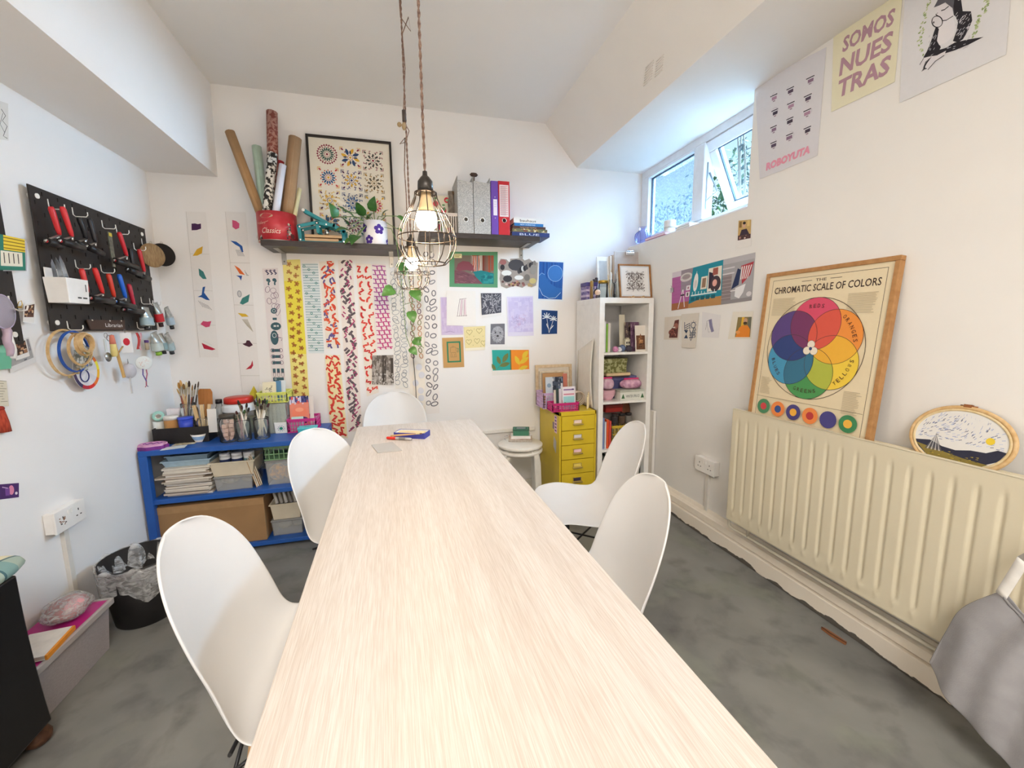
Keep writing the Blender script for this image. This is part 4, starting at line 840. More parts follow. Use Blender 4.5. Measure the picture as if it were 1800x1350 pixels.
# ================================================================== helpers for small things
def rect3(r, y):
    p0 = aty(r[0], r[3], y); p1 = aty(r[2], r[3], y); p2 = aty((r[0]+r[2])/2, r[1], y); return p0.x, p1.x, (p0.z+p1.z)/2, p2.z
def book(name, label, x0, x1, y0, y1, z0, z1, cover, spine='y', pages='#ece5d6', text=None, tcol='#ffffff', grp=None, rz=0, cat='book', extra=None):
    # spine 'y': lying flat or upright with the spine facing the camera (-y)
    w, d, h = x1-x0, y1-y0, z1-z0; t = thing(name, label, cat, ((x0+x1)/2, (y0+y1)/2, z0), rz, grp); c = .0025; m = mat(cover, rough=.5, var=.03)
    b = MB(); flat = h < w
    if flat: b.bb((-w/2, -d/2, 0), (w/2, d/2, c)).bb((-w/2, -d/2, h-c), (w/2, d/2, h)).bb((-w/2, -d/2, c), (w/2, -d/2+c, h-c)); pg = MB().bb((-w/2+.004, -d/2+c, c), (w/2-.004, d/2-.004, h-c))
    else: b.bb((-w/2, -d/2, 0), (-w/2+c, d/2, h)).bb((w/2-c, -d/2, 0), (w/2, d/2, h)).bb((-w/2+c, -d/2, 0), (w/2-c, -d/2+c, h)); pg = MB().bb((-w/2+c, -d/2+c, .003), (w/2-c, d/2-.004, h-.003))
    mk('cover', b, m, t); mk('pages', pg, mat(pages, rough=.9, var=.08, scale=90, stretch=(1, 1, 6) if flat else (6, 1, 1)), t)
    if text or extra:
        a = Art(w/h)
        if extra: extra(a)
        if text:
            if flat: a.text(text, .2, .28, .72, .78, tcol)
            else:
                vs, fs = text_mesh(text); a.k += 1
                for q in fs: a.poly([(.75-.5*vs[i][1], .9-.7*vs[i][0]) for i in q], tcol, a.k)
        mb = MB(); C = [Vector((-w/2, -d/2-.0002, h)), Vector((w/2, -d/2-.0002, h)), Vector((w/2, -d/2-.0002, 0)), Vector((-w/2, -d/2-.0002, 0))]
        for pts, col, k in a.p: mb.poly([(C[0]*(1-u)+C[1]*u)*(1-v)+(C[3]*(1-u)+C[2]*u)*v+Vector((0, -.0001-.00001*k, 0)) for u, v in pts], col)
        mk('spine_print', mb, PRINT, t)
    return t
def shell_box(mb, w, d, h, th=.003, taper=0., holes=False):
    # open-topped box, base centre at origin
    def ring(k, z): s_ = 1-taper*(1-z/h); return [Vector((sx*(w/2-k)*s_, sy*(d/2-k)*s_, z)) for sx, sy in ((-1, -1), (1, -1), (1, 1), (-1, 1))]
    o0, o1, i0, i1 = ring(0, 0), ring(0, h), ring(th, th), ring(th, h)
    R = [[mb.V(p) for p in q] for q in (o0, o1, i1, i0)]
    mb.F(R[0][::-1]); mb.F(R[3])
    for a, b in ((0, 1), (1, 2), (2, 3)):
        for k in range(4): mb.F((R[a][k], R[a][(k+1) % 4], R[b][(k+1) % 4], R[b][k]))
    return mb
def open_box(name, label, cat, loc, w, d, h, m, rz=0, th=.003, taper=0., rim=0, grp=None, bevel=.002):
    t = thing(name, label, cat, loc, rz, grp); mk('body', shell_box(MB(), w, d, h, th, taper), m, t, bevel=bevel)
    if rim: 
        b = MB()
        for a, c in (((-w/2-rim, -d/2-rim), (w/2+rim, -d/2+th)), ((-w/2-rim, d/2-th), (w/2+rim, d/2+rim)), ((-w/2-rim, -d/2+th), (-w/2+th, d/2-th)), ((w/2-th, -d/2+th), (w/2+rim, d/2-th))): b.bb((a[0], a[1], h-.006), (c[0], c[1], h+.001))
        mk('rim', b, m, t, bevel=.001)
    return t
def crate(name, label, loc, w, d, h, m, rz=0, rows=3, cols=8, cat='basket', grp=None):
    # perforated plastic basket: floor, rims and corner posts, and the lattice of each side
    t = thing(name, label, cat, loc, rz, grp); th = .004
    mk('floor_plate', MB().bb((-w/2, -d/2, 0), (w/2, d/2, .005)), m, t)
    b = MB()
    for z in (h-.014,):
        b.bb((-w/2, -d/2, z), (w/2, -d/2+th, h)).bb((-w/2, d/2-th, z), (w/2, d/2, h)).bb((-w/2, -d/2+th, z), (-w/2+th, d/2-th, h)).bb((w/2-th, -d/2+th, z), (w/2, d/2-th, h))
    mk('rim', b, m, t)
    def side(p, q, n):
        g = MB(); p = Vector(p); q = Vector(q); L = (q-p).length; ang = math.atan2((q-p).y, (q-p).x); R = RZ(ang)
        for i in range(n+1): g.box(p+(q-p)*(i/n)+Vector((0, 0, h/2)), (.004, th, h-.012), R)
        for j in range(rows+1): g.box((p+q)/2+Vector((0, 0, .003+(h-.02)*j/rows)), (L, th*.8, .004), R)
        mk('lattice_side', g, m, t)
    x, y = w/2-th/2, d/2-th/2
    side((-x, -y, 0), (x, -y, 0), cols); side((-x, y, 0), (x, y, 0), cols); side((-x, -y, 0), (-x, y, 0), max(3, int(cols*d/w))); side((x, -y, 0), (x, y, 0), max(3, int(cols*d/w)))
    return t
def lid_box(name, label, cat, loc, w, d, h, m, ml, lh=.02, rz=0, over=.003, grp=None, bevel=.002):
    t = thing(name, label, cat, loc, rz, grp); mk('body', MB().bb((-w/2, -d/2, 0), (w/2, d/2, h-lh)), m, t, bevel=bevel); mk('lid', MB().bb((-w/2-over, -d/2-over, h-lh), (w/2+over, d/2+over, h)), ml, t, bevel=bevel); return t
def stand_card(name, label, cat, r, y, base, fn, lean=.02, grp=None, th=.001, zb=None):
    # a card standing upright, leaning back
    x0, x1, z0, z1 = rect3(r, y); z0 = zb if zb is not None else z0
    o = Vector(((x0+x1)/2, y, z0)); C = [Vector((x0, y+lean, z1))-o, Vector((x1, y+lean, z1))-o, Vector((x1, y, z0))-o, Vector((x0, y, z0))-o]
    a = Art((x1-x0)/max(.001, z1-z0)); fn and fn(a); return tag(mk(name, sheet(MB(), C, a, base, th), PRINT, loc=o), label, cat, grp)
def roll(label, b, tp, r, m, grp, wrap=None, cat='paper roll'):
    b, tp = Vector(b), Vector(tp); ax = tp-b; L = ax.length; q = Vector((0, 0, 1)).rotation_difference(ax)
    o = thing('paper_roll', label, cat, b, 0, grp, q.to_euler()); th = min(.003, r*.25)
    mk('tube', MB().lathe([(r-th, 0), (r, 0), (r, L*.5), (r, L), (r-th, L), (r-th, 0)], 20), m, o)
    mk('loose_edge', MB().grid(lambda u, v: Vector(((r+.002*u+.0008)*math.cos(.9*u-2.2), (r+.002*u+.0008)*math.sin(.9*u-2.2), L*v)), 6, 1), m, o, solid=.0008)
    if wrap: mk('band', MB().lathe([(r+.0018, L*wrap[0]), (r+.0018, L*wrap[1])], 20), wrap[2], o)
    return o
def brush(label, b, tp, hcol, bcol, r=.0035, w=.006, grp='brushes'):
    # handle down, hair up
    b, tp = Vector(b), Vector(tp); ax = tp-b; L = ax.length; q = Vector((0, 0, 1)).rotation_difference(ax)
    o = thing('paintbrush', label, 'paintbrush', b, 0, grp, q.to_euler())
    mk('handle', MB().lathe([(0, 0), (r*.5, 0), (r*.8, L*.2), (r*1.1, L*.6), (r*.7, L*.72)], 8), mat(hcol, rough=.4), o)
    mk('ferrule', MB().lathe([(r*.75, L*.71), (r*.85, L*.8), (w*.55, L*.87)], 8), METAL('#c7bda6', .3), o)
    mk('bristles', MB().lathe([(w*.5, L*.865), (w*.62, L*.93), (w*.35, L*.985), (0, L)], 8), mat(bcol, rough=.9), o)
    return o
GLASS = glass_mat('#fafcfb', .97); 
def jar(label, loc, r, h, m=None, lid=None, neck=.8, cat='jar', grp=None, name='glass_jar'):
    t = thing(name, label, cat, loc, 0, grp); m = m or GLASS
    mk('glass', MB().lathe([(0, .003), (r*.9, 0), (r, .006), (r, h*.72), (r*.97, h*.8), (r*neck, h*.88), (r*neck, h), (r*neck-.002, h), (r*neck-.002, h*.88), (r-.003, h*.72), (r-.003, .008), (0, .008)], 20), m, t)
    if lid: mk('lid', MB().lathe([(0, h+.004), (r*neck+.003, h+.004), (r*neck+.004, h), (r*neck+.004, h-.016), (r*neck, h-.016)], 20), lid, t)
    return t
# ================================================================== left shelf: red tin of rolls
TX, TY = -.675, 2.915
t = thing('red_tin', 'red tin with script lettering at the left end of the shelf', 'tin', (TX, TY, LSZ)); th_ = .168; tr = .108
RED = mat('#b3262f', rough=.35, var=.12, scale=14, h2='#c8434a')
def tin_r(a): return tr*(1), tr*.92
mk('tin_body', MB().lathe([(0, .002), (tr, .002), (tr, th_), (tr-.003, th_), (tr-.003, .004), (0, .004)], 40), RED, t)
mk('base_rim', MB().ring((0, 0, .004), tr, .003, n=40), METAL('#d0c9c2'), t)
def on_tin(u, v): a = -PI/2+(u-.5)*2.3; return Vector(((tr+.0006)*math.cos(a), (tr+.0006)*math.sin(a), th_*(1-v)))
def tin_art():
    a = Art(1.45); a.ell(.36, .17, .16, .05, '#c9b79a', 16); a.text('Classics', .26, .58, .66, .76, '#ecd9c8', shear=.35); a.line([(.2, .45), (.42, .36)], .02, '#d98a80'); a.text('wafers', .16, .36, .36, .46, '#d9a898', shear=.35)
    for i in range(24): a.ell(.82+jit(.05), rnd.uniform(.4, .95), .018, .02, rnd.choice(['#6a5a52', '#9a8a78', '#3f3431', '#c2b39a']), 8)
    a.ell(.90, .82, .05, .06, '#5a1f1c', 10); a.poly([(.08, .84), (.12, .78), (.14, .9), (.06, .92)], '#e8e0d8')
    m = MB()
    for i in range(40): pass
    for pts, col, k in a.p: m.poly([on_tin(u, v)*(1+0) + (on_tin(u, v)-Vector((0, 0, on_tin(u, v).z))).normalized()*(.00004*k) for u, v in pts], col)
    return m
mk('tin_print', tin_art(), PRINT, t)
KR = mat('#b08a60', rough=.85, var=.08, scale=12); KR2 = mat('#a68462', rough=.85, var=.1, scale=10)
GP = 'paper rolls in the red tin'; zb = LSZ+.006
def rl(label, pb, pt, yb, yt, r, m, wrap=None):
    tp = aty(*pt, yt); b = aty(*pb, yb); b = b+(b-tp)*((b.z-zb)/(tp.z-b.z)); b.x = max(TX-tr+r+.012, min(TX+tr-r-.012, b.x)); b.y = max(TY-tr+r+.015, min(TY+tr-r-.015, b.y)); roll(label, b, tp, r, m, GP, wrap)
rl('kraft paper roll leaning far left out of the red tin', (457, 372), (404, 232), 2.93, 2.96, .026, KR)
rl('mint translucent roll in the red tin', (463, 372), (451, 258), 2.97, 3.0, .026, mat('#bfd8c6', rough=.3, var=.05))
LACE = mat('#8a4a40', rough=.8, h2='#b98a7c', scale=55, lo=.45, hi=.55); BW = mat('#2c2826', rough=.8, h2='#e4dfd6', scale=48, lo=.47, hi=.53)
rl('tall roll of rust-brown lace paper in the red tin', (481, 372), (478, 197), 2.95, 2.97, .030, LACE)
rl('black and white patterned roll in front of the lace roll', (470, 372), (479, 270), 2.87, 2.90, .026, BW)
rl('thin red roll behind the white tube in the red tin', (485, 372), (494, 284), 2.95, 2.97, .018, mat('#a8242c', rough=.5))
rl('glossy white tube in the red tin', (485, 372), (497, 290), 2.855, 2.87, .020, mat('#dcdce6', rough=.2, var=.02))
rl('thick kraft paper roll leaning right in the red tin', (505, 372), (519, 243), 2.93, 2.95, .036, KR2)
rl('slim cream roll at the right rim of the red tin', (519, 374), (527, 332), 2.93, 2.95, .012, mat('#e6dfb4', rough=.6))
# ================================================================== framed tile print
FY = 3.028; fc = [aty(536, 232, FY), aty(687, 245, FY)]; fw_ = fc[1].x-fc[0].x; fh = fc[0].z-LSZ-.005
t = thing('framed_print', 'black framed print of nine patterned tiles standing on the left shelf', 'picture', (fc[0].x, 2.985, LSZ), 0, None, (-math.atan2(.045, fh), 0, 0))
BK = PLASTIC('#221d1c', .35); e = .014
for a, b in (((0, 0, 0), (e, .02, fh)), ((fw_-e, 0, 0), (fw_, .02, fh)), ((e, 0, 0), (fw_-e, .02, e)), ((e, 0, fh-e), (fw_-e, .02, fh))): mk('frame_bar', MB().bb(a, b), BK, t, bevel=.001)
a = Art((fw_-2*e)/(fh-2*e)); A_ = a
P4 = ['#8a3348', '#2f4a72', '#d9a83a', '#4d6a5c']
def rosette(u, v, r, c1, c2, c3, n, style):
    for i in range(24 if style == 0 else 16):
        t_ = i*2*PI/(24 if style == 0 else 16)
        if style == 0: A_.poly([(u+math.cos(t_+d)*r*k, v+math.sin(t_+d)*r*k*A_.asp) for d, k in ((-.13, .9), (0, 1.05), (.13, .9), (0, .83))], c1)
        elif style == 1 and i % 2 == 0: lf(A_, u+math.cos(t_)*r*.3, v+math.sin(t_)*r*.3*A_.asp, r*.7, r*.16, t_+.5, c2 if i % 4 else c1)
        elif style == 2: squig(A_, u+math.cos(t_)*r*(.5+.4*(i % 2)), v+math.sin(t_)*r*(.5+.4*(i % 2))*A_.asp, r*.35, .009, c1, t_+1.2, .3)
    for i in range(n): t_ = i*2*PI/n; lf(A_, u+math.cos(t_)*r*.3, v+math.sin(t_)*r*.3*A_.asp, r*.42, r*.085, t_, c2)
    for i in range(n): t_ = (i+.5)*2*PI/n; A_.ell(u+math.cos(t_)*r*.74, v+math.sin(t_)*r*.74*A_.asp, r*.07, None, c3, 6)
    A_.oval(u, v, r*.28, r*.28, .006, c3, n=12); A_.ell(u, v, r*.12, None, c1, 8)
    if style != 0:
        for sx in (-1, 1):
            for sy in (-1, 1): lf(A_, u+sx*r*.92, v+sy*r*.92*A_.asp, r*.35, r*.09, math.atan2(-sy, -sx), c3); A_.line([(u+sx*r, v+sy*r*.7*A_.asp), (u+sx*r, v+sy*r*A_.asp), (u+sx*r*.7, v+sy*r*A_.asp)], .008, c1)
spec = [('#8a3348', '#3f5a52', '#8a3348', 16, 0), ('#d9a83a', '#2f4a72', '#8a3348', 4, 1), ('#8a3348', '#37413c', '#4a5048', 8, 2), ('#d9a83a', '#2f5a8a', '#c04a44', 14, 3), ('#3a4a80', '#d9a83a', '#5a3a5c', 8, 2), ('#8a7a5c', '#5c5648', '#b08a4a', 8, 2), ('#d9b34a', '#c99a3a', '#6a4a5c', 6, 2), ('#2f4a78', '#4a6a98', '#5a5a70', 10, 2), ('#2c3a3c', '#c23a50', '#d9a83a', 12, 3), ('#b0563a', '#3f5a7a', '#d9a83a', 8, 1), ('#3f5a7a', '#7a4a5c', '#3f6a5c', 10, 2), ('#8a3348', '#2f4a72', '#d9a83a', 8, 3)]
for i, s_ in enumerate(spec): rosette(.215+.285*(i % 3), .145+.215*(i//3)+.012*(i % 3), .125, *s_)
mk('print_sheet', sheet(MB(), [(e, .012, fh-e), (fw_-e, .012, fh-e), (fw_-e, .012, e), (e, .012, e)], a, '#e6dfd0', .001, Vector((0, -1, 0))), PRINT, t)
mk('back_board', MB().bb((e, .014, e), (fw_-e, .019, fh-e)), mat('#b59a72', rough=.9), t)
# ================================================================== teal hand press
TEAL = mat('#1f8790', rough=.35, var=.04); BOLT = METAL('#d8d8d4', .25)
pc = aty(569, 424, 2.88); t = thing('hand_press', 'teal metal hand press with wooden plates beside the red tin', 'press', (pc.x, 2.90, LSZ))
sc = .0037
def Pp(x, y): return (x-569)*sc*.88, (424-y)*sc*.88
for yy in (-.05, .05):
    g = MB()
    for pts, w_ in (([(530, 423), (610, 423)], 6), ([(531, 420), (529, 396), (560, 388)], 5), ([(560, 388), (590, 392), (607, 402), (606, 422)], 6), ([(561, 388), (562, 404)], 5)):
        q = [Pp(*p) for p in pts]
        for (x0, z0), (x1, z1) in zip(q, q[1:]):
            L = math.hypot(x1-x0, z1-z0); g.box(((x0+x1)/2, yy, (z0+z1)/2+.004), (L+w_*sc*.6, .006, w_*sc), Matrix.Rotation(-math.atan2(z1-z0, x1-x0), 3, 'Y'))
    sp = mk('side_frame', g, TEAL, t, bevel=.001)
    for bx in ((531, 397), (561, 389), (577, 391), (597, 398), (531, 420), (606, 421)):
        x, z = Pp(*bx); mk('bolt', MB().cyl((x, yy-.006, z+.004), (x, yy+.006, z+.004), .005, n=8), BOLT, sp)
(x0, z0), (x1, z1) = Pp(538, 364), Pp(597, 396); L = math.hypot(x1-x0, z1-z0)
lv = mk('lever', MB().box(((x0+x1)/2, 0, (z0+z1)/2), (L, .05, .022), Matrix.Rotation(-math.atan2(z1-z0, x1-x0), 3, 'Y')), TEAL, t, bevel=.004)
mk('lever_end', MB().cyl((x0, -.03, z0), (x0, .03, z0), .009, n=12), BOLT, lv)
mk('cross_bar', MB().cyl((Pp(562, 404)[0], -.06, Pp(562, 404)[1]), (Pp(562, 404)[0], .06, Pp(562, 404)[1]), .007, n=10), TEAL, t)
for k, zz in enumerate((.012, .034)): mk('wooden_plate', MB().bb((-.10, -.055, zz), (.09+.02*k, .055, zz+.016)), WOOD('#d2b088', '#c09a70', (1, 8, 8)), t, bevel=.002)
mk('spindle', MB().cyl((.02, 0, .05), (.02, 0, .10), .012, n=12), BOLT, t)
# ================================================================== potted pothos
pp = aty(661, 428, 2.862); t = thing('potted_pothos', 'trailing pothos in a white pot with purple flowers on the shelf', 'plant', (pp.x, 2.875, LSZ))
pr, ph = .072, .145
mk('pot', MB().lathe([(0, 0), (pr*.93, 0), (pr, .004), (pr, ph), (pr-.005, ph), (pr-.005, ph-.02), (0, ph-.02)], 32), mat('#ece9ec', rough=.25, var=.02), t)
fl_ = MB()
def cylp(u, z): return Vector(((pr+.0008)*math.sin(u), -(pr+.0008)*math.cos(u), z))
for (u, z, r_) in ((.35, .09, .03), (-.55, .028, .026), (1.35, .02, .024), (-1.1, .10, .028), (-.2, .14, .0)):
    if r_ == 0: continue
    for k in range(5):
        ca, sa = math.cos(k*1.2566+.3)*r_*.62, math.sin(k*1.2566+.3)*r_*.62
        fl_.poly([cylp(u+(ca+r_*.45*math.cos(q*PI/4))/pr, min(ph, max(.002, z+sa+r_*.45*math.sin(q*PI/4)))) for q in range(8)], '#4b2f8f')
    fl_.poly([cylp(u+.004*math.cos(q*PI/3)/pr*1.6, z+.0064*math.sin(q*PI/3))*1.004 for q in range(6)], '#e6e4ea')
    mk('flower_print', fl_, PRINT, t); fl_ = MB()
mk('soil', MB().lathe([(0, ph-.018), (pr-.005, ph-.02)], 16), mat('#3a2c22', rough=1), t)
LEAF = mat('#2f5a2a', rough=.35, h2='#46783a', scale=25); LEAF2 = mat('#47742f', rough=.35, h2='#5f9044', scale=25); STEM = mat('#6f8a4a', rough=.6)
def pleaf(par, p, d, up, L, m):
    p = Vector(p); d = Vector(d).normalized(); s_ = d.cross(Vector(up)).normalized(); n = s_.cross(d); mb = MB(); out = [(0, .0), (-.06, .22), (.08, .40), (.35, .44), (.65, .30), (.88, .12), (1, 0)]
    mid = [mb.V(p+d*L*x+n*L*(.10*math.sin(x*PI)-.12*x*x)) for x, y in out if True]
    for sg in (-1, 1):
        ed = [mb.V(p+d*L*x+s_*sg*L*y+n*L*(.10*math.sin(max(0, x)*PI)+y*.22-.12*x*x)) for x, y in out]
        for i in range(len(out)-1): mb.F((mid[i], mid[i+1], ed[i+1], ed[i]) if sg > 0 else (mid[i], ed[i], ed[i+1], mid[i+1]), None, True)
    return mk('leaf', mb, m, par)
st = MB(); base = Vector((0, 0, ph-.02)); O = Vector((pp.x, 2.875, LSZ))
def lp(px, py, y): return aty(px, py, y)-O
cl = [((588, 382), 2.80, (-.2, -.3, .9), .085, LEAF), ((611, 395), 2.83, (-.5, -.5, .5), .075, LEAF), ((622, 383), 2.86, (-.6, -.3, .4), .08, LEAF), ((634, 378), 2.82, (-.1, -.5, .6), .085, LEAF), ((656, 370), 2.87, (.1, -.3, .9), .085, LEAF), ((648, 384), 2.90, (.4, -.4, .3), .07, LEAF), ((612, 405), 2.79, (-.8, -.4, -.1), .08, LEAF), ((628, 415), 2.775, (-.3, -.5, -.5), .085, LEAF), ((620, 421), 2.785, (-.7, -.3, -.4), .06, LEAF2), ((606, 372), 2.88, (-.7, -.2, .5), .055, LEAF), ((699, 380), 2.83, (.5, -.2, -.5), .055, LEAF2), ((697, 402), 2.83, (.5, -.4, -.3), .045, LEAF2), ((672, 381), 2.85, (.5, -.3, .6), .06, LEAF)]
for (q, y, d, L, m) in cl:
    p = lp(*q, y); st.tube([base, base*.5+p*.5+Vector((0, 0, .03)), p], [.003, .0025, .002], 5); pleaf(t, p, d, (0, -.5, 1), L, m)
vine = [base, lp(688, 402, 2.80), lp(697, 425, 2.775), lp(703, 470, 2.77), lp(708, 520, 2.79), lp(711, 560, 2.80), lp(714, 590, 2.81), lp(722, 612, 2.82), lp(728, 624, 2.83)]
st.tube(vine, .0022, 5); v2 = [lp(697, 425, 2.775), lp(716, 470, 2.76), lp(724, 530, 2.78), lp(724, 580, 2.80), lp(733, 600, 2.80), lp(745, 612, 2.8)]; st.tube(v2, .002, 5); st.tube([lp(706, 500, 2.78), lp(700, 520, 2.77), lp(688, 512, 2.76)], .0018, 5); st.tube([lp(711, 535, 2.79), lp(730, 530, 2.78)], .0018, 5)
for (q, y, d, L, m) in (((691, 508, ), 2.755, (-.75, -.3, -.45), .085, LEAF2), ((726, 510), 2.75, (.45, -.35, -.75), .085, LEAF2), ((706, 462), 2.745, (.2, -.3, -.9), .085, LEAF), ((722, 548), 2.77, (.2, -.3, -.9), .075, LEAF2), ((727, 598), 2.79, (.75, -.3, -.5), .06, LEAF2), ((722, 612), 2.80, (.6, -.3, -.7), .06, LEAF2), ((733, 600), 2.79, (.5, -.3, .5), .045, LEAF2)): pleaf(t, lp(*q, y), d, (0, -1, .3), L, m)
mk('stem', st, STEM, t)
# ================================================================== right shelf
zr = RSZ
x0, x1, _, z1 = rect3((770, 374, 806, 406), 2.83)
crate('plastic_basket', 'white slatted plastic basket beside the magazine files', ((x0+x1)/2, 2.90, zr), x1-x0, .14, z1-zr, PLASTIC('#ece2dc'), 0, 1, 9)
def straw(a):
    for u, v in ((.25, .2), (.6, .35), (.85, .8), (.35, .75), (.75, .1)): a.ell(u, v, .12, .13, '#d63c4c', 10); a.ell(u, v-.13, .07, .04, '#5a9a5a', 8)
    for i in range(9): lf(a, rnd.random(), rnd.random(), .22, .06, jit(3), rnd.choice(['#8fb58a', '#a9c9a2', '#6fa07a']))
x0, x1, z0, z1 = rect3((758, 343, 797, 400), 2.99)
stand_card('strawberry_notebook', 'notebook with strawberry pattern standing behind the white basket', 'notebook', (758, 343, 797, 408), 2.99, '#e6e0cc', straw, .03, th=.012, zb=zr)
def mag(label, r, y=2.80):
    x0, x1, _, z1 = rect3(r, y); w = x1-x0; d = .24; h = z1-zr; t = thing('magazine_file', label, 'magazine file', (x0, y, zr), 0, 'speckled magazine files on the right shelf')
    SP = mat('#9a9a98', rough=.7, h2='#c4c2be', scale=220, lo=.42, hi=.58)
    dark = mat('#3c3838', rough=.9)
    mk('base', MB().bb((.0, 0, 0), (w, d, .003)), SP, t)
    for k in (0, w-.003): mk('side', MB().prism([(0, .003), (d, .003), (d, h), (d*.5, h*.97), (.012, h*.68), (0, h*.62)] if False else [(0, .003), (d, .003), (d, h), (0, h)], (k, k+.003), 0), SP, t)
    mk('back', MB().bb((.003, d-.003, .003), (w-.003, d, h)), SP, t)
    # spine face toward the room with a finger hole
    hole = MB(); n = 20; hz, hr = .085, .0145; cx = w/2; ring = [hole.V((cx+hr*math.cos(2*PI*i/n), 0, hz+hr*math.sin(2*PI*i/n))) for i in range(n)]
    sq = []
    for i in range(n):
        a_ = 2*PI*i/n; c_, s_ = math.cos(a_), math.sin(a_); k_ = min((w/2)/max(1e-6, abs(c_)), .04/max(1e-6, abs(s_))); sq.append(hole.V((cx+c_*k_, 0, hz+s_*k_)))
    for i in range(n): hole.F((ring[i], ring[(i+1) % n], sq[(i+1) % n], sq[i]))
    hole.poly([(0, 0, .0), (w, 0, .0), (w, 0, hz-.04), (0, 0, hz-.04)]); hole.poly([(0, 0, hz+.04), (w, 0, hz+.04), (w, 0, h*.90), (0, 0, h*.93)])
    sf = mk('spine_face', hole, SP, t, solid=.002); mk('eyelet', MB().ring((cx, -.001, hz), hr, .0028, ax=1, n=20), PLASTIC('#ecebe8'), sf)
    for k in range(6):
        xx = .006+k*(w-.014)/6; mk('magazine', MB().bb((xx, .06, .004), (xx+(w-.014)/6-.001, d-.006, h*(.86+.035*((k*3) % 4)))), mat(['#d6cfc4', '#8a8a86', '#c9b8a8', '#e6e2da', '#a69f98', '#cfc9c0'][k], rough=.6), t)
mag('left one of two speckled grey magazine files', (806, 310, 833, 410)); mag('right one of two speckled grey magazine files, next to the purple binder', (834, 312, 863, 410))
def binder(label, r, cov, lab, ring=True, y=2.80):
    x0, x1, _, z1 = rect3(r, y); w = x1-x0; h = z1-zr; d = .25; t = thing('ring_binder', label, 'binder', (x0, y, zr), 0, 'ring binders on the right shelf'); m = mat(cov, rough=.4, var=.03)
    spn = mk('spine', MB().bb((0, 0, 0), (w, .003, h)), m, t, bevel=.001)
    for k in (0, w-.003): mk('cover', MB().bb((k, .003, 0), (k+.003, d, h)), m, t)
    mk('paper_block', MB().bb((.004, .03, .006), (w-.004, d-.012, h-.012)), mat('#e8e2d6', rough=.9, var=.06, scale=80), t)
    lab(spn, w, h)
def lab1(t, w, h):
    mk('label', sheet(MB(), [(w*.3, -.0003, h*.66), (w*.85, -.0003, h*.66), (w*.85, -.0003, h*.36), (w*.3, -.0003, h*.36)], Art(.3).rect(.2, .15, .8, .17, '#b9b4c8').rect(.2, .3, .8, .32, '#b9b4c8').rect(.2, .45, .8, .47, '#b9b4c8'), '#e9e4ee', .0005), PRINT, t)
    mk('rivet', MB().cyl((w*.55, -.002, h*.31), (w*.55, .0, h*.31), .003, n=8).cyl((w*.55, -.002, h*.7), (w*.55, .0, h*.7), .003, n=8), METAL('#d0d0d4'), t)
def lab2(t, w, h):
    a = Art(.25)
    for i in range(16): a.rect(.08, .04+i*.058, .92, .055+i*.058, '#c9868c'); a.rect(.1, .065+i*.058, .7, .078+i*.058, '#9a8f94')
    mk('label', sheet(MB(), [(w*.1, -.0003, h*.93), (w*.9, -.0003, h*.93), (w*.9, -.0003, h*.34), (w*.1, -.0003, h*.34)], a, '#e8d8d8', .0005), PRINT, t)
    mk('finger_hole', MB().cyl((w/2, -.0012, h*.27), (w/2, -.0002, h*.27), .0115, n=16), mat('#2a1416', rough=.9), t); mk('eyelet', MB().ring((w/2, -.001, h*.27), .0135, .002, ax=1, n=20), METAL('#e0dcda', .2), t)
binder('purple ring binder between the magazine file and the red binder', (864.3, 318, 876.5, 410), '#6b46a8', lab1); binder('red ring binder with a long printed label', (877, 318.5, 896.5, 411), '#c0202c', lab2)
bz = zr
def stk(label, r, h, cov, pages='#e9e3d6', d=.2, **k):
    global bz
    x0, x1, _, _ = rect3(r, 2.815); o = book('art_book', label, x0, x1, 2.815, 2.815+d, bz, bz+h, cov, 'y', pages, grp='stack of books at the right end of the shelf', **k); bz += h+.0004
stk('navy hardback titled BLUE at the bottom of the shelf stack', (900, 404, 966, 412), .027, '#23356e', text='BLUE', tcol='#d6dcec')
stk('patterned paperback second from the bottom of the shelf stack', (901, 396, 962, 404), .022, '#6b6a4a', extra=lambda a: mono(a, 40, ['#b59a5a', '#3a2a26', '#8a4a3c', '#d8cfa8', '#4a6a5c'], 0, 0, 1, 1, .3, .06))
stk('dark brown paperback in the middle of the shelf stack', (902, 391, 959, 397), .016, '#4a2c26', text='typography', tcol='#d8c0a8')
stk('bright blue paperback near the top of the shelf stack', (904, 385, 955, 391), .019, '#2274b8', text='NEW HORIZONS', tcol='#d8ecf6')
stk('white book titled bauhaus on top of the shelf stack', (903, 375, 957, 385), .034, '#e9e8e6', text='bauhaus', tcol='#26262a')
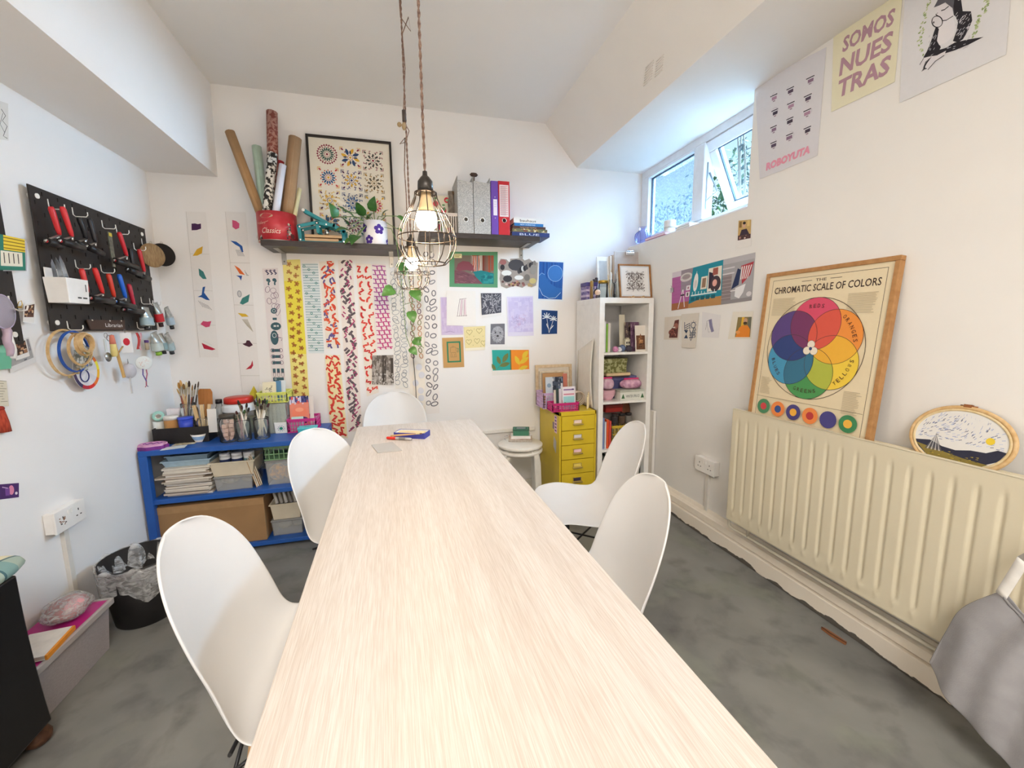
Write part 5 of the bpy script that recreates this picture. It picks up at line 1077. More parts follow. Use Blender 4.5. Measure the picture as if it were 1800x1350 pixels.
# dried seed head and bark between basket and files
bp_ = aty(797, 372, 2.93); t = thing('dried_bark', 'rough grey piece of bark standing behind the magazine files', 'bark', (bp_.x, 2.97, zr))
mk('bark_body', MB().grid(lambda u, v: Vector(((.022+.012*math.sin(9*v+3*u*6.28)+.006*math.sin(23*v+u*20))*math.cos(u*2*PI)*1.0, (.016+.008*math.sin(13*v+u*12.6))*math.sin(u*2*PI), .30*v)), 24, 26, closed_u=True), mat('#6e665e', rough=.95, h2='#948a7e', scale=40, bump=.6), t)
mk('bark_tip', MB().sphere((.0, 0, .29), .026, 12, 8, sc=(1, .7, .6)), mat('#6e5a48', rough=.95, bump=.6, scale=60), t)
wp = aty(833, 308, 3.05); t = thing('wooden_ornament', 'small dark wooden ornament peeking above the two magazine files', 'ornament', (wp.x, 3.052, zr)); mk('stick', MB().tube([(0, 0, 0), (.0, 0, .2), (0, 0, wp.z-zr-.0)], .005, 8), mat('#5a4436', rough=.8), t); mk('knob', MB().lathe([(0, .0), (.02, .004), (.03, .016), (.018, .028), (0, .03)], 14, sy=.2, c=(0, 0, wp.z-zr-.012)), mat('#4a3830', rough=.7), t)
# ================================================================== things on the blue bench
def tz(px, py, z): return atz(px, py, z)
z0 = BZ
bl = aty(269, 775, 2.73); br_ = aty(368, 776, 2.73); bwid = br_.x-bl.x
BLK = mat('#1d1a1b', rough=.6, var=.05); bc = Vector(((bl.x+br_.x)/2, 2.73+.11, z0))
open_box('black_tray', 'black open box of brushes and jars at the wall end of the bench', 'box', bc, bwid, .22, .092, BLK, 0, .004)
mk('false_floor', MB().bb((-bwid/2+.004, -.106, .044), (bwid/2-.004, .106, .05)), BLK, [o_ for o_ in bpy.data.objects if o_.name == 'black_tray'][0])
GB = 'brushes in the glass jar of the black box'; zi = z0+.051
def jarpx(label, px, y, r, h, zb, **k):
    c = aty(px, 750, y); c.z = zb; jar(label, c, r, h, **k); return c
cA = jarpx('tall glass brush jar standing in the black box', 335, 2.860, .047, .16, zi)
tips = [(312, 672), (316, 668), (322, 674), (328, 671), (333, 669), (340, 676), (346, 674), (352, 670), (309, 683)]
for i, q in enumerate(tips):
    tp = aty(*q, 2.860+jit(.02)); b = cA+Vector((jit(.02), jit(.02), .012)); tp.x = cA.x+(tp.x-cA.x)*.9
    brush('%s paintbrush from the left in the glass jar of the black box' % ORD[[8, 0, 1, 2, 3, 4, 5, 6, 7].index(i)], b, tp, ['#8a4a34', '#d9b98c', '#7a3a2c', '#c9a878', '#2c2826', '#a5583c', '#3a332e', '#4a4038', '#b98a60'][i], ['#b98a4a', '#c99a5c', '#8a6a3c', '#d8c8a0', '#3a2c22', '#a88050', '#2c2420', '#5a4a3c', '#c9a060'][i], .0045, .012 if i < 5 else .007, GB)
c = aty(305, 738, 2.810); lid_box('purple_packet', 'purple and white packet standing in the black box', 'packet', (c.x, 2.850, zi), .075, .03, .135, mat('#4a3fa0', rough=.5), mat('#e6e2ea', rough=.6), .06)
c = aty(301, 743, 2.770); jar('squat jar of orange pigment in the black box', (c.x, 2.775, zi), .036, .10, m=glass_mat('#d9a468', .35), lid=mat('#e2ddd4', rough=.5), neck=.9)
t = thing('tape_roll', 'mint green tape roll at the left of the black box', 'tape', (aty(283, 740, 2.810).x+.0, 2.790, zi+.105), 0, None, (0, 0, .4)); mk('tape', MB().lathe([(.014, -.012), (.028, -.012), (.028, .012), (.014, .012), (.014, -.012)], 20), mat('#9fd0c4', rough=.4), t, rot=(PI/2, 0, 0)); mk('core', MB().lathe([(.014, -.0125), (.014, .0125), (.012, .0125), (.012, -.0125), (.014, -.0125)], 20), mat('#e8e6e0', rough=.7), t, rot=(PI/2, 0, 0))
sup = thing('pot_of_tape', 'small white pot under the mint tape roll', 'pot', (aty(283, 740, 2.810).x, 2.790, zi)); mk('pot_body', MB().lathe([(0, 0), (.026, 0), (.03, .074), (.027, .074), (.024, .004), (0, .004)], 16), PLASTIC('#dfe3e0'), sup); mk('pot_rim', MB().ring((0, 0, .074), .0285, .002), PLASTIC('#dfe3e0'), sup)
c = aty(326, 744, 2.760); t = thing('blue_tub', 'small bright blue tub in the black box', 'tub', (c.x, 2.765, zi)); mk('tub_body', MB().lathe([(0, 0), (.032, 0), (.036, .085), (.033, .085), (.03, .004), (0, .004)], 18), PLASTIC('#2f46b8'), t); mk('tub_lid', MB().lathe([(0, .095), (.037, .095), (.038, .083), (.0, .083)], 18), PLASTIC('#3a55d0'), t)
cB = aty(357, 744, 2.770); jar('short glass jar of clothes pegs in the black box', (cB.x, 2.770, zi), .033, .085)
for i in range(3):
    t = thing('clothes_peg', ['left', 'middle', 'right'][i]+' wooden clothes peg in the short jar of the black box', 'clothes peg', (cB.x-.018+.018*i, 2.770+.006*i, zi+.01), .3*i, 'wooden pegs in the short jar', (0, .12*(i-1), .2*i))
    for s_ in (-1, 1): mk('peg_half', MB().bb((s_*.0045-.004, -.005, 0), (s_*.0045+.004, .005, .15)), WOOD('#d8b98a', '#c9a26e', (8, 8, 1)), t)
    mk('spring', MB().ring((0, 0, .09), .005, .0012, ax=1, n=12), METAL('#b0aca6'), t)
c = aty(358, 706, 2.900); t = thing('wooden_spatula', 'flat wooden spatula standing behind the pegs', 'spatula', (c.x, 2.900, zi), 0, None, (-.08, .04, 0)); mk('blade', MB().prism([(-.038, .14), (.036, .14), (.036, .215), (.026, .235), (-.03, .235), (-.04, .22)], (-.003, .003), 1), WOOD('#b8783e', '#a56a34', (8, 1, 1)), t, bevel=.001); mk('spatula_handle', MB().bb((-.009, -.003, 0), (.009, .003, .14)), WOOD('#c08a50', '#a87440', (8, 1, 1)), t)
stand_card('white_card', 'plain white card standing at the right end of the black box', 'card', (368, 719, 384, 770), 2.740, '#e2e0dc', None, .01, zb=zi)
# bowl, cutter, papers in front
c = tz(352, 776, z0); t = thing('small_bowl', 'small white bowl with a pale blue band on the bench', 'bowl', (c.x, c.y, z0)); mk('bowl_body', MB().lathe([(0, 0), (.022, 0), (.024, .003), (.043, .048), (.041, .048), (.022, .006), (0, .006)], 24), mat('#ebe9e6', rough=.3), t); mk('blue_band', MB().lathe([(.0295, .0145), (.0385, .036)], 24), mat('#9cc0e4', rough=.3), t)
c = tz(286, 778, z0); t = thing('cookie_cutter', 'pink and purple wavy rubber stamp lying on the bench corner', 'stamp', (c.x+.015, 2.655, z0), .2)
def wavy(r, k, h0, h1, mb, th):
    pts = [((r+k*math.sin(6*a))*math.cos(a)*1.25, (r+k*math.sin(6*a))*math.sin(a)*.8) for a in [2*PI*i/48 for i in range(48)]]
    return mb.prism(pts, (h0, h1))
mk('stamp_base', wavy(.052, .005, 0, .018, MB(), 0), mat('#7a2f86', rough=.5), t); mk('stamp_top', wavy(.048, .004, .018, .028, MB(), 0), mat('#d9a8c4', rough=.5), t); mk('stamp_relief', MB().tube([(-.04+.08*i/12, .012*math.sin(i*1.6), .029) for i in range(13)], .003, 6), mat('#7a2f86', rough=.5), t); mk('stamp_rim', MB().tube([(.05*math.cos(a_)*1.15, .05*math.sin(a_)*.72, .029) for a_ in [2*PI*i/30 for i in range(30)]], .003, 6, True), mat('#c88ab4', rough=.5), t)
for i, (q, rz, col, lab) in enumerate((((306, 787), .25, '#dfe2e0', 'pale paper scrap nearest the front edge of the bench'), ((326, 780), .1, '#d9ceb4', 'patterned beige paper scrap beside the bowl'))):
    c = tz(*q, z0); a = Art(1.6)
    if i: mono(a, 30, ['#b7a888', '#e6ddc8', '#a59a80'], 0, 0, 1, 1, .2, .12)
    tag(mk('paper_scrap', sheet(MB(), [Vector((-.05, .035, .0005+.001*i)), Vector((.055, .03, .0005+.001*i)), Vector((.05, -.03, .0005+.001*i)), Vector((-.055, -.035, .0005+.001*i))], a, col, .0006), PRINT, loc=(c.x, c.y, z0), rot=(0, 0, rz)), lab, 'paper')
# jars
c = tz(386, 742, z0); c.y = 2.86; c.x = aty(386, 720, 2.86).x
t = thing('plastic_bottle', 'clear plastic bottle with a black cap on the bench', 'bottle', (c.x, c.y, z0)); mk('bottle_body', MB().lathe([(0, 0), (.036, 0), (.038, .006), (.038, .12), (.034, .145), (.016, .185), (.015, .2)], 20), glass_mat('#e0e4e6', .82), t); mk('cap', MB().lathe([(0, .225), (.017, .225), (.018, .2), (.0, .2)], 16), PLASTIC('#221f24'), t)
c = aty(402, 764, 2.70); jar('glass jar of pink wooden blocks on the bench', (c.x, 2.70, z0), .045, .155, lid=mat('#4a443c', rough=.5)); cj = c
for i in range(14):
    tag(mk('pink_block', MB().box((0, 0, 0), (.022, .022, .022), RZ(i*.7)), mat('#e2b9aa', rough=.8), loc=(cj.x+.020*math.cos(i*2.1), 2.70+.020*math.sin(i*2.1), z0+.02+.0245*(i//3)), bevel=.001), 'pale pink block inside the glass jar of blocks', 'block', 'pink blocks in the jar')
c = aty(424, 745, 2.88); t = thing('big_jar', 'large clear storage jar with a red screw lid', 'jar', (c.x, 2.88, z0)); mk('jar_body', MB().lathe([(0, 0), (.085, 0), (.09, .008), (.09, .16), (.08, .185), (.074, .195)], 28), glass_mat('#f8f7f2', .85), t); mk('white_collar', MB().lathe([(.092, .15), (.092, .178), (.078, .195), (.07, .195)], 28), PLASTIC('#dfe4ea'), t); mk('screw_lid', MB().lathe([(0, .232), (.072, .232), (.078, .226), (.079, .198), (0, .198)], 28), PLASTIC('#c82e22'), t)
mk('jar_contents', MB().lathe([(0, .01), (.082, .01), (.084, .1), (0, .12)], 20), mat('#8a8a60', rough=.9, h2='#5a6048', scale=40), t)
def brush_jar(label, blabel, px, py, y, tips, cols, grp):
    c = aty(px, py, y); c.z = z0; jar(label, (c.x, y, z0), .042, .125, neck=.98)
    for i, q in enumerate(tips):
        tp = aty(*q, y+jit(.015)); brush(blabel % ORD[sorted(tips).index(q)], Vector((c.x+jit(.018)+(.012 if tp.x < c.x else -.012), y+jit(.015), z0+.012)), tp, cols[i % len(cols)], ['#2c2420', '#3f5a3a', '#4a2c2c', '#3a2c28'][i % 4], .0042, .011, grp)
brush_jar('glass jar of white-handled brushes beside the jar of blocks', '%s paintbrush from the left in the jar beside the blocks', 428, 764, 2.70, [(418, 703), (421, 707), (425, 712), (434, 708), (438, 716), (430, 720), (415, 722)], ['#e6ded2', '#c9b8b4', '#b08a8c', '#e2dcd4'], 'brushes in the jar beside the blocks')
brush_jar('glass jar of dark-tipped brushes in front of the yellow basket', '%s dark-tipped paintbrush from the left before the yellow basket', 461, 762, 2.72, [(447, 703), (451, 706), (456, 700), (462, 703), (466, 700), (470, 702), (473, 708), (459, 712)], ['#e4dccc', '#d8ccb8', '#ece6da'], 'brushes in the jar before the yellow basket')
# acrylic file with the yellow basket on top
x0, x1, _, zt = rect3((468, 709, 503, 757), 2.82); ac = Vector(((x0+x1)/2, 2.90, z0))
t = thing('acrylic_file', 'clear acrylic paper holder under the yellow basket', 'file holder', ac); h_ = zt-z0
mk('holder_shell', shell_box(MB(), x1-x0+.02, .16, h_, .003), glass_mat('#eef2ee', .75), t)
for i in range(5): mk('paper_sheaf', MB().bb((-.055+.022*i, -.07, .004), (-.04+.022*i, .07, h_*.93)), mat(['#e4e0d4', '#d8d6d0', '#e9e6dc', '#cfd2d0', '#dfdacb'][i], rough=.9), t)
x0, x1, _, zt2 = rect3((452, 690, 506, 709), 2.84); YB_ = Vector(((x0+x1)/2, 2.91, zt+.001))
crate('yellow_basket', 'lime yellow plastic basket of cards on the acrylic holder', YB_, x1-x0, .15, zt2-zt, mat('#dbe06e', rough=.4), 0, 2, 9)
def cA1(a): a.rect(.1, .1, .9, .9, '#e8dfc2'); [squig(a, rnd.uniform(.2, .8), rnd.uniform(.15, .85), .25, .03, '#3a342c', jit(3), .3) for i in range(14)]
for i, (r, col, fn, lab) in enumerate((((462, 672, 486, 700), '#e6dcc0', cA1, 'cream card with black drawing in the yellow basket'), ((484, 670, 495, 700), '#5b8ab0', None, 'blue card in the yellow basket'), ((492, 669, 503, 700), '#dfe6ea', None, 'white card at the right of the yellow basket'), ((456, 676, 463, 700), '#e2dcd0', None, 'narrow cream card at the left of the yellow basket'))): stand_card('greeting_card', lab, 'card', r, 2.87+.02*i, col, fn, .02, 'cards in the yellow basket', zb=zt+.008)
c = aty(446, 700, 2.95); t = thing('yellow_leaf', 'dried yellow leaf on a stalk behind the dark brushes', 'leaf', (c.x, 2.95, z0)); mk('stalk', MB().tube([(0, 0, 0), (.004, 0, .1), (0, 0, .2)], .002, 5), STEM, t); lm = MB(); leaf(lm, (0, 0, .19), Vector((.1, -.1, 1)), Vector((0, 1, 0)), .1, .05, None); mk('leaf_blade', lm, mat('#c9bc3a', rough=.6), t)
# sun cup, grey pot, pink basket, teal box
c = tz(495, 762, z0); t = thing('sun_pot', 'small white pot with a green sun drawing on the bench', 'pot', (c.x, c.y+.03, z0)); mk('pot_body', shell_box(MB(), .075, .06, .07, .004, .12), mat('#e9ebe9', rough=.35), t, bevel=.004)
a = Art(1.05); a.ell(.5, .55, .15, None, '#1f8a70', 12)
for k in range(10): t_ = k*PI/5; a.line([(.5+.2*math.cos(t_), .55+.2*math.sin(t_)), (.5+.3*math.cos(t_), .55+.3*math.sin(t_))], .05, '#1f5a8a')
mk('sun_print', sheet(MB(), [(-.036, -.0312, .066), (.036, -.0312, .066), (.033, -.0285, .004), (-.033, -.0285, .004)], a, '#e9ebe9', .0004), PRINT, t)
c = tz(521, 759, z0); open_box('grey_pot', 'square grey pot holding small cards beside the pink basket', 'pot', (c.x, c.y+.03, z0), .08, .065, .068, mat('#b9b7b4', rough=.5), 0, .004, .15)
stand_card('mint_card', 'mint card with a small figure in the square grey pot', 'card', (513, 733, 534, 752), c.y+.02, '#bfe0da', lambda a: [a.ell(.7, .55, .12, .14, '#c96a5a', 8), a.rect(.62, .65, .8, .95, '#4a4450')], .012, zb=z0+.008)
x0, x1, _, zt = rect3((504, 720, 556, 746), 2.80); crate('pink_basket', 'hot pink plastic basket at the right end of the bench', ((x0+x1)/2, 2.88, z0), x1-x0, .16, .085, mat('#d0348c', rough=.4), 0, 3, 10)
def pc_(a): a.rect(0, 0, 1, .2, '#4a4a8a'); mono(a, 24, ['#27305a', '#e0605a', '#d8d0e4'], 0, 0, 1, .25, .1, .08); a.ell(.5, .5, .4, .3, '#f0876a', 16); a.ell(.55, .75, .42, .22, '#4a2a6a', 16); a.ell(.5, .42, .22, .12, '#f4a184', 12)
stand_card('print_card', 'coral and violet art card standing in the pink basket', 'card', (510, 697, 544, 738), 2.86, '#e88a74', pc_, .02, zb=z0+.012)
stand_card('clear_card', 'pale card at the right of the pink basket', 'card', (545, 697, 552, 735), 2.88, '#e2dcd6', None, .02, zb=z0+.012)
c = tz(546, 757, z0); lid_box('teal_box', 'flat turquoise box in front of the pink basket', 'box', (c.x, 2.755, z0), .10, .06, .045, mat('#3fb8c0', rough=.4), mat('#58c8cc', rough=.4), .012)
# ================================================================== middle shelf of the bench
zm = .362
GPS = 'paper stack on the bench shelf'; zz = zm; n = 15
xa, xb = aty(283, 865, 2.62).x, aty(372, 865, 2.62).x
for i in range(n):
    h = rnd.uniform(.009, .013); dx = jit(.012)+(-.03 if i == 9 else 0); w = xb-xa-.02+jit(.015)
    col = rnd.choice(['#d9d2c6', '#cfc8bc', '#e0dacd', '#c9beb0', '#d3cfca'])
    t = thing('paper_pad', '%s paper pad from the bottom of the tall pile on the bench' % ORD[i], 'paper pad', ((xa+xb)/2+dx, 2.80+jit(.01), zz), jit(.05), GPS)
    mk('sheets', MB().bb((-w/2, -.16, 0), (w/2, .16, h-.0015)), mat(col, rough=.9, var=.1, scale=30, stretch=(1, 1, 40)), t); mk('cover_sheet', MB().bb((-w/2-.001, -.161, h-.0015), (w/2+.001, .161, h-.0003)), mat(rnd.choice(['#8a7a68', '#b9ac9c', '#6a6058', '#e4ded2']), rough=.8), t); zz += h
for i in range(2):
    w = .235-.03*i; open_box('blue_tray', ['pale blue shallow tray on top of the paper pile', 'grey-blue tray nested on top of the pale blue tray'][i], 'tray', ((xa+xb)/2, 2.80, zz+.024*i+.001*i), w, .3-.03*i, .036, mat(['#a9c3d4', '#8ea6b6'][i], rough=.4), 0, .003, .1, .004)
def clearbox(label, loc, w, d, h, items, lidm=None):
    t = thing('clear_box', label, 'storage box', loc); mk('box_shell', shell_box(MB(), w, d, h-.012, .003, .06), glass_mat('#fbfcfb', .78), t, bevel=.003)
    mk('box_lid', MB().bb((-w/2-.003, -d/2-.003, h-.012), (w/2+.003, d/2+.003, h)), lidm or glass_mat('#fbfcfb', .7), t, bevel=.003)
    for (x, y, r, hh, col) in items: mk('content', MB().sphere((x, y, .012+hh*.5), r, 10, 6, sc=(1, .9, hh/(2*r))), mat(col, rough=.9, h2='#8a7f74', scale=60), t)
    return t
x0, x1, _, _ = rect3((376, 838, 447, 871), 2.64); clearbox('low clear plastic box under the cream tub', ((x0+x1)/2, 2.76, zm), x1-x0-.01, .22, .085, [(-.05, 0, .05, .05, '#b9b2a8'), (.05, .01, .05, .045, '#a8a29a')])
def tub(label, loc, w, d, h, col='#d8cdb6'): return open_box('cream_tub', label, 'tub', loc, w, d, h, PLASTIC(col, .5), 0, .003, .12, .006)
tl = Vector(((x0+x1)/2, 2.75, zm+.0855)); tub('cream plastic tub of paint pots on the clear box', tl, .225, .2, .085)
for i in range(3):
    t = thing('paint_pot', ['left paint pot with a navy label in the cream tub', 'middle paint pot with a navy label in the cream tub', 'right pale paint pot in the cream tub'][i], 'paint pot', (tl.x-.055+.062*i, 2.72, tl.z+.022), 0, 'paint pots in the cream tub')
    mk('pot_body', MB().lathe([(0, 0), (.027, 0), (.028, .01), (.028, .08), (.024, .086)], 18), PLASTIC('#dfe0e2'), t); mk('pot_label', MB().lathe([(.0285, .022), (.0285, .066)], 18), mat('#27355e' if i < 2 else '#7a9a9a', rough=.5), t); mk('pot_lid', MB().lathe([(0, .1), (.027, .1), (.0285, .096), (.0285, .08), (0, .08)], 18), PLASTIC('#e8e8ea'), t)
for i in range(4):
    p = aty(452+i*2.5, 866, 2.66+.02*i); t = thing('kraft_folder', '%s folder from the left leaning beside the box of orange cloth' % ORD[i], 'folder', (p.x+.004*i, 2.66+.012*i, zm), .35, 'leaning folders on the bench shelf', (0, -.22, .3)); mk('folder_flap', MB().bb((0, 0, 0), (.0025, .22, .17+.01*i)), mat(['#b98f5e', '#d9cdb8', '#c49a68', '#cbb592'][i], rough=.8), t); mk('folder_paper', MB().bb((.0026, .004, .002), (.006, .215, .16+.01*i)), mat('#e4ddce', rough=.9), t)
x0, x1, _, _ = rect3((462, 817, 520, 864), 2.65); cb2 = Vector(((x0+x1)/2+.02, 2.78, zm)); clearbox('clear plastic box of orange cloth on the bench shelf', cb2, x1-x0, .22, .15, [(-.04, -.05, .05, .10, '#e6a04a'), (.03, -.04, .05, .085, '#e0a858'), (.0, .04, .06, .08, '#6a8a94'), (.05, .05, .05, .06, '#7aa07c')])
crate('green_crate', 'sage green plastic crate under the bench top', cb2+Vector((.0, 0, .151)), .19, .2, .085, mat('#8cb887', rough=.45), 0, 2, 7, 'crate')
# ================================================================== bottom shelf of the bench
zq = .045; x0, x1, _, zt = rect3((268, 873, 470, 953), 2.625)
t = thing('cardboard_box', 'long brown cardboard box on the bottom of the bench', 'box', ((x0+x1)/2+.015, 2.78, zq)); w_ = x1-x0-.03; CB = mat('#a07c55', rough=.85, var=.05, scale=8)
mk('carton', MB().bb((-w_/2, -.15, 0), (w_/2, .15, .262)), CB, t, bevel=.004); mk('top_flap', MB().bb((-w_/2, -.151, .2625), (w_/2, -.004, .265)).bb((-w_/2, .0, .2625), (w_/2, .151, .265)), CB, t); mk('flap_edge', MB().bb((-w_/2, -.153, .225), (w_/2, -.1505, .264)), mat('#ab875f', rough=.85), t)
x0, x1, _, _ = rect3((478, 918, 520, 949), 2.64); cl3 = Vector(((x0+x1)/2+.02, 2.76, zq)); clearbox('low clear box at the right of the cardboard box', cl3, .17, .2, .10, [(-.03, -.02, .04, .05, '#9a948c'), (.04, .0, .04, .05, '#7f7a74')])
tub('cream tub of tool handles at the right of the cardboard box', cl3+Vector((.0, -.01, .101)), .165, .19, .10)
for i in range(5):
    b = cl3+Vector((-.05+.026*i, -.03, .108)); t = thing('tool_handle', '%s pale tool handle from the left in the lower cream tub' % ORD[i], 'tool', b, 0, 'tool handles in the lower cream tub', (-.2, -.25, 0)); mk('grip', MB().lathe([(0, 0), (.008, 0), (.01, .06), (.009, .13), (.006, .145), (0, .147)], 10), PLASTIC(['#d9d4cc', '#b8b2aa', '#e4e0d8', '#9a948e', '#c9c4bc'][i]), t); mk('collar', MB().lathe([(.0102, .05), (.0106, .06), (.0102, .07)], 10), PLASTIC('#6a6664'), t)
# ================================================================== waste bin with bag
t = thing('waste_bin', 'black plastic waste bin lined with a clear bag by the left wall', 'bin', (-1.165, 2.13, 0))
mk('bin_body', MB().lathe([(0, 0), (.108, 0), (.112, .004), (.145, .285), (.141, .285), (.108, .008), (0, .008)], 36), PLASTIC('#1a1819', .45), t)
def bagf(u, v):
    a = 2*PI*u; w = .004*math.sin(11*a)+.003*math.sin(23*a+1)+.004*math.sin(5*a)
    if v < .55: k = v/.55; z = .285-.125*(1-k)+.02*math.sin(3*a+1)*(1-k)+.012*math.sin(7*a)*(1-k); r = .153-.012*(1-k)+w*(.5+1.2*(1-k))
    else: k = (v-.55)/.45; z = .292-.10*k+.012*math.sin(9*a+4*k); r = .150-.035*k+w*(.5+3*k)
    return Vector((r*math.cos(a), r*math.sin(a), z))
def bag_mat():
    m = bpy.data.materials.new('m_bag'); m.use_nodes = True; N = m.node_tree.nodes; L = m.node_tree.links; p = N['Principled BSDF']; p.inputs['Base Color'].default_value = (.72, .72, .72, 1); p.inputs['Roughness'].default_value = .18; p.inputs['Specular IOR Level'].default_value = .9
    n = N.new('ShaderNodeTexNoise'); n.inputs['Scale'].default_value = 9; n.inputs['Detail'].default_value = 2; n.inputs['Distortion'].default_value = 1; mr = N.new('ShaderNodeMapRange'); mr.inputs[1].default_value = .38; mr.inputs[2].default_value = .66; mr.inputs[3].default_value = .25; mr.inputs[4].default_value = .6; L.new(n.outputs[0], mr.inputs[0]); L.new(mr.outputs[0], p.inputs['Alpha'])
    b = N.new('ShaderNodeBump'); b.inputs['Strength'].default_value = .8; b.inputs['Distance'].default_value = .01; L.new(n.outputs[0], b.inputs['Height']); L.new(b.outputs[0], p.inputs['Normal']); return m
BAG = bag_mat(); mk('bag_liner', MB().grid(bagf, 72, 22, closed_u=True), BAG, t)
mk('rubbish', MB().sphere((.02, .01, .12), .09, 14, 8, sc=(1.1, 1, .7)), mat('#5a5452', rough=.9, h2='#8a8480', scale=18, bump=.5), t)
# ================================================================== pink-lidded storage box and things on it
pb0 = Vector((-1.275, 1.76, 0)); t = thing('storage_box', 'clear storage box with a magenta lid by the left wall', 'storage box', pb0); sw, sd, sh_ = .17, .36, .20
mk('tub', shell_box(MB(), sw, sd, sh_-.02, .003, .10), glass_mat('#f4ecf0', .6), t, bevel=.006); mk('lid', MB().bb((-sw/2-.004, -sd/2-.004, sh_-.012), (sw/2+.004, sd/2+.004, sh_)), mat('#c02a84', rough=.35), t, bevel=.005)
mk('lid_rim', MB().bb((sw/2, -sd/2-.01, sh_-.022), (sw/2+.014, sd/2+.01, sh_+.004)).bb((-sw/2-.01, -sd/2-.012, sh_-.022), (sw/2+.014, -sd/2, sh_+.004)).bb((-sw/2-.01, sd/2, sh_-.022), (sw/2+.014, sd/2+.012, sh_+.004)), glass_mat('#d6d2d0', .4), t, bevel=.004)
for q in range(9): mk('content', MB().sphere((jit(.05), -.13+.033*q, .03+.09*rnd.random()), .04, 10, 6, sc=(1, .8, .7)), mat(rnd.choice(['#d99aa0', '#e6d8d8', '#b9808c', '#ece4e4', '#d0b4c4']), rough=.9), t)
t = thing('fabric_bag', 'clear bag of red and pink fabric scraps on the magenta lid', 'bag', (-1.27, 1.86, sh_+.004), .3)
mk('fabric_bundle', MB().sphere((0, 0, .034), .06, 18, 10, sc=(1.0, 1.35, .52)), mat('#7a2f38', rough=.8, h2='#b4606a', scale=14, bump=.5), t); mk('fabric_fold', MB().sphere((.025, -.02, .05), .034, 12, 8, sc=(.9, 1.5, .5)), mat('#dfa4ac', rough=.8), t); mk('bag_film', MB().grid(lambda u, v: Vector(((.066+.006*math.sin(7*u*6.28))*math.cos(2*PI*u)*math.sin(PI*v)*1.05, (.068+.005*math.sin(5*u*6.28))*math.sin(2*PI*u)*math.sin(PI*v)*1.4, .036+.037*math.cos(PI*v))), 30, 12, closed_u=True), BAG, t)
t = thing('cup', 'white paper cup with purple flowers on the magenta lid', 'cup', (-1.315, 1.66, sh_+.003)); mk('cup_body', MB().lathe([(0, 0), (.028, 0), (.038, .125), (.036, .125), (.026, .004), (0, .004)], 24), mat('#e9e4e6', rough=.5), t); mk('cup_rim', MB().ring((0, 0, .125), .037, .002), mat('#f0ecec', rough=.4), t)
cp = MB()
for (a_, z_, r_, col) in ((.3, .03, .012, '#c06a9a'), (-.2, .06, .013, '#b45a92'), (.55, .095, .011, '#4a3a96'), (-.1, .10, .010, '#c06a9a'), (.05, .02, .01, '#5a3f98'), (.8, .05, .011, '#b45a92')):
    rr = .028+.08*z_+.0012; cp.poly([Vector((rr*math.cos(a_-.6+r_*math.cos(q*PI/4)/rr), rr*math.sin(a_-.6+r_*math.cos(q*PI/4)/rr), z_+r_*math.sin(q*PI/4))) for q in range(8)], col)
mk('cup_print', cp, PRINT, t)
t = thing('orange_book', 'white book with an orange spine on the magenta lid', 'book', (-1.245, 1.68, sh_+.0045), .1); mk('cover', MB().bb((-.06, -.075, 0), (.06, .075, .003)).bb((-.06, -.075, .013), (.06, .075, .016)), mat('#e6e2dc', rough=.5), t); mk('pages', MB().bb((-.058, -.073, .003), (.056, .073, .013)), mat('#ddd6c8', rough=.9), t); mk('spine', MB().bb((.056, -.076, -.0002), (.064, .076, .0165)), mat('#e8942e', rough=.5), t, bevel=.001)
# ================================================================== black upholstered stool with tartan cushion
t = thing('tartan_stool', 'black lacquered stool with a tartan cushion at the left edge', 'stool', (-1.248, 1.30, 0), .0)
BLKW = mat('#141213', rough=.35, var=.03)
bx = MB(); Lr = []
for i in range(13):
    v = i/12; k = .012*(1-v)**2.2; Lr.append([bx.V((sx*(.115+k)+.004, sy*(.20+k), .065+.505*v)) for sx, sy in ((-1, -1), (1, -1), (1, 1), (-1, 1))])
for a, b in zip(Lr, Lr[1:]):
    for k in range(4): bx.F((a[k], a[(k+1) % 4], b[(k+1) % 4], b[k]), None, False)
bx.F(Lr[0][::-1]); bx.F(Lr[-1]); mk('cabinet_body', bx, BLKW, t, bevel=.006)
for sx in (-1, 1):
    for sy in (-1, 1): mk('claw_foot', MB().lathe([(0, 0), (.02, 0), (.032, .012), (.034, .03), (.024, .05), (.03, .068), (0, .07)], 16, c=(sx*.095, sy*.2, 0)), WOOD('#4a2f20', '#6a4830', (4, 4, 4)), t)
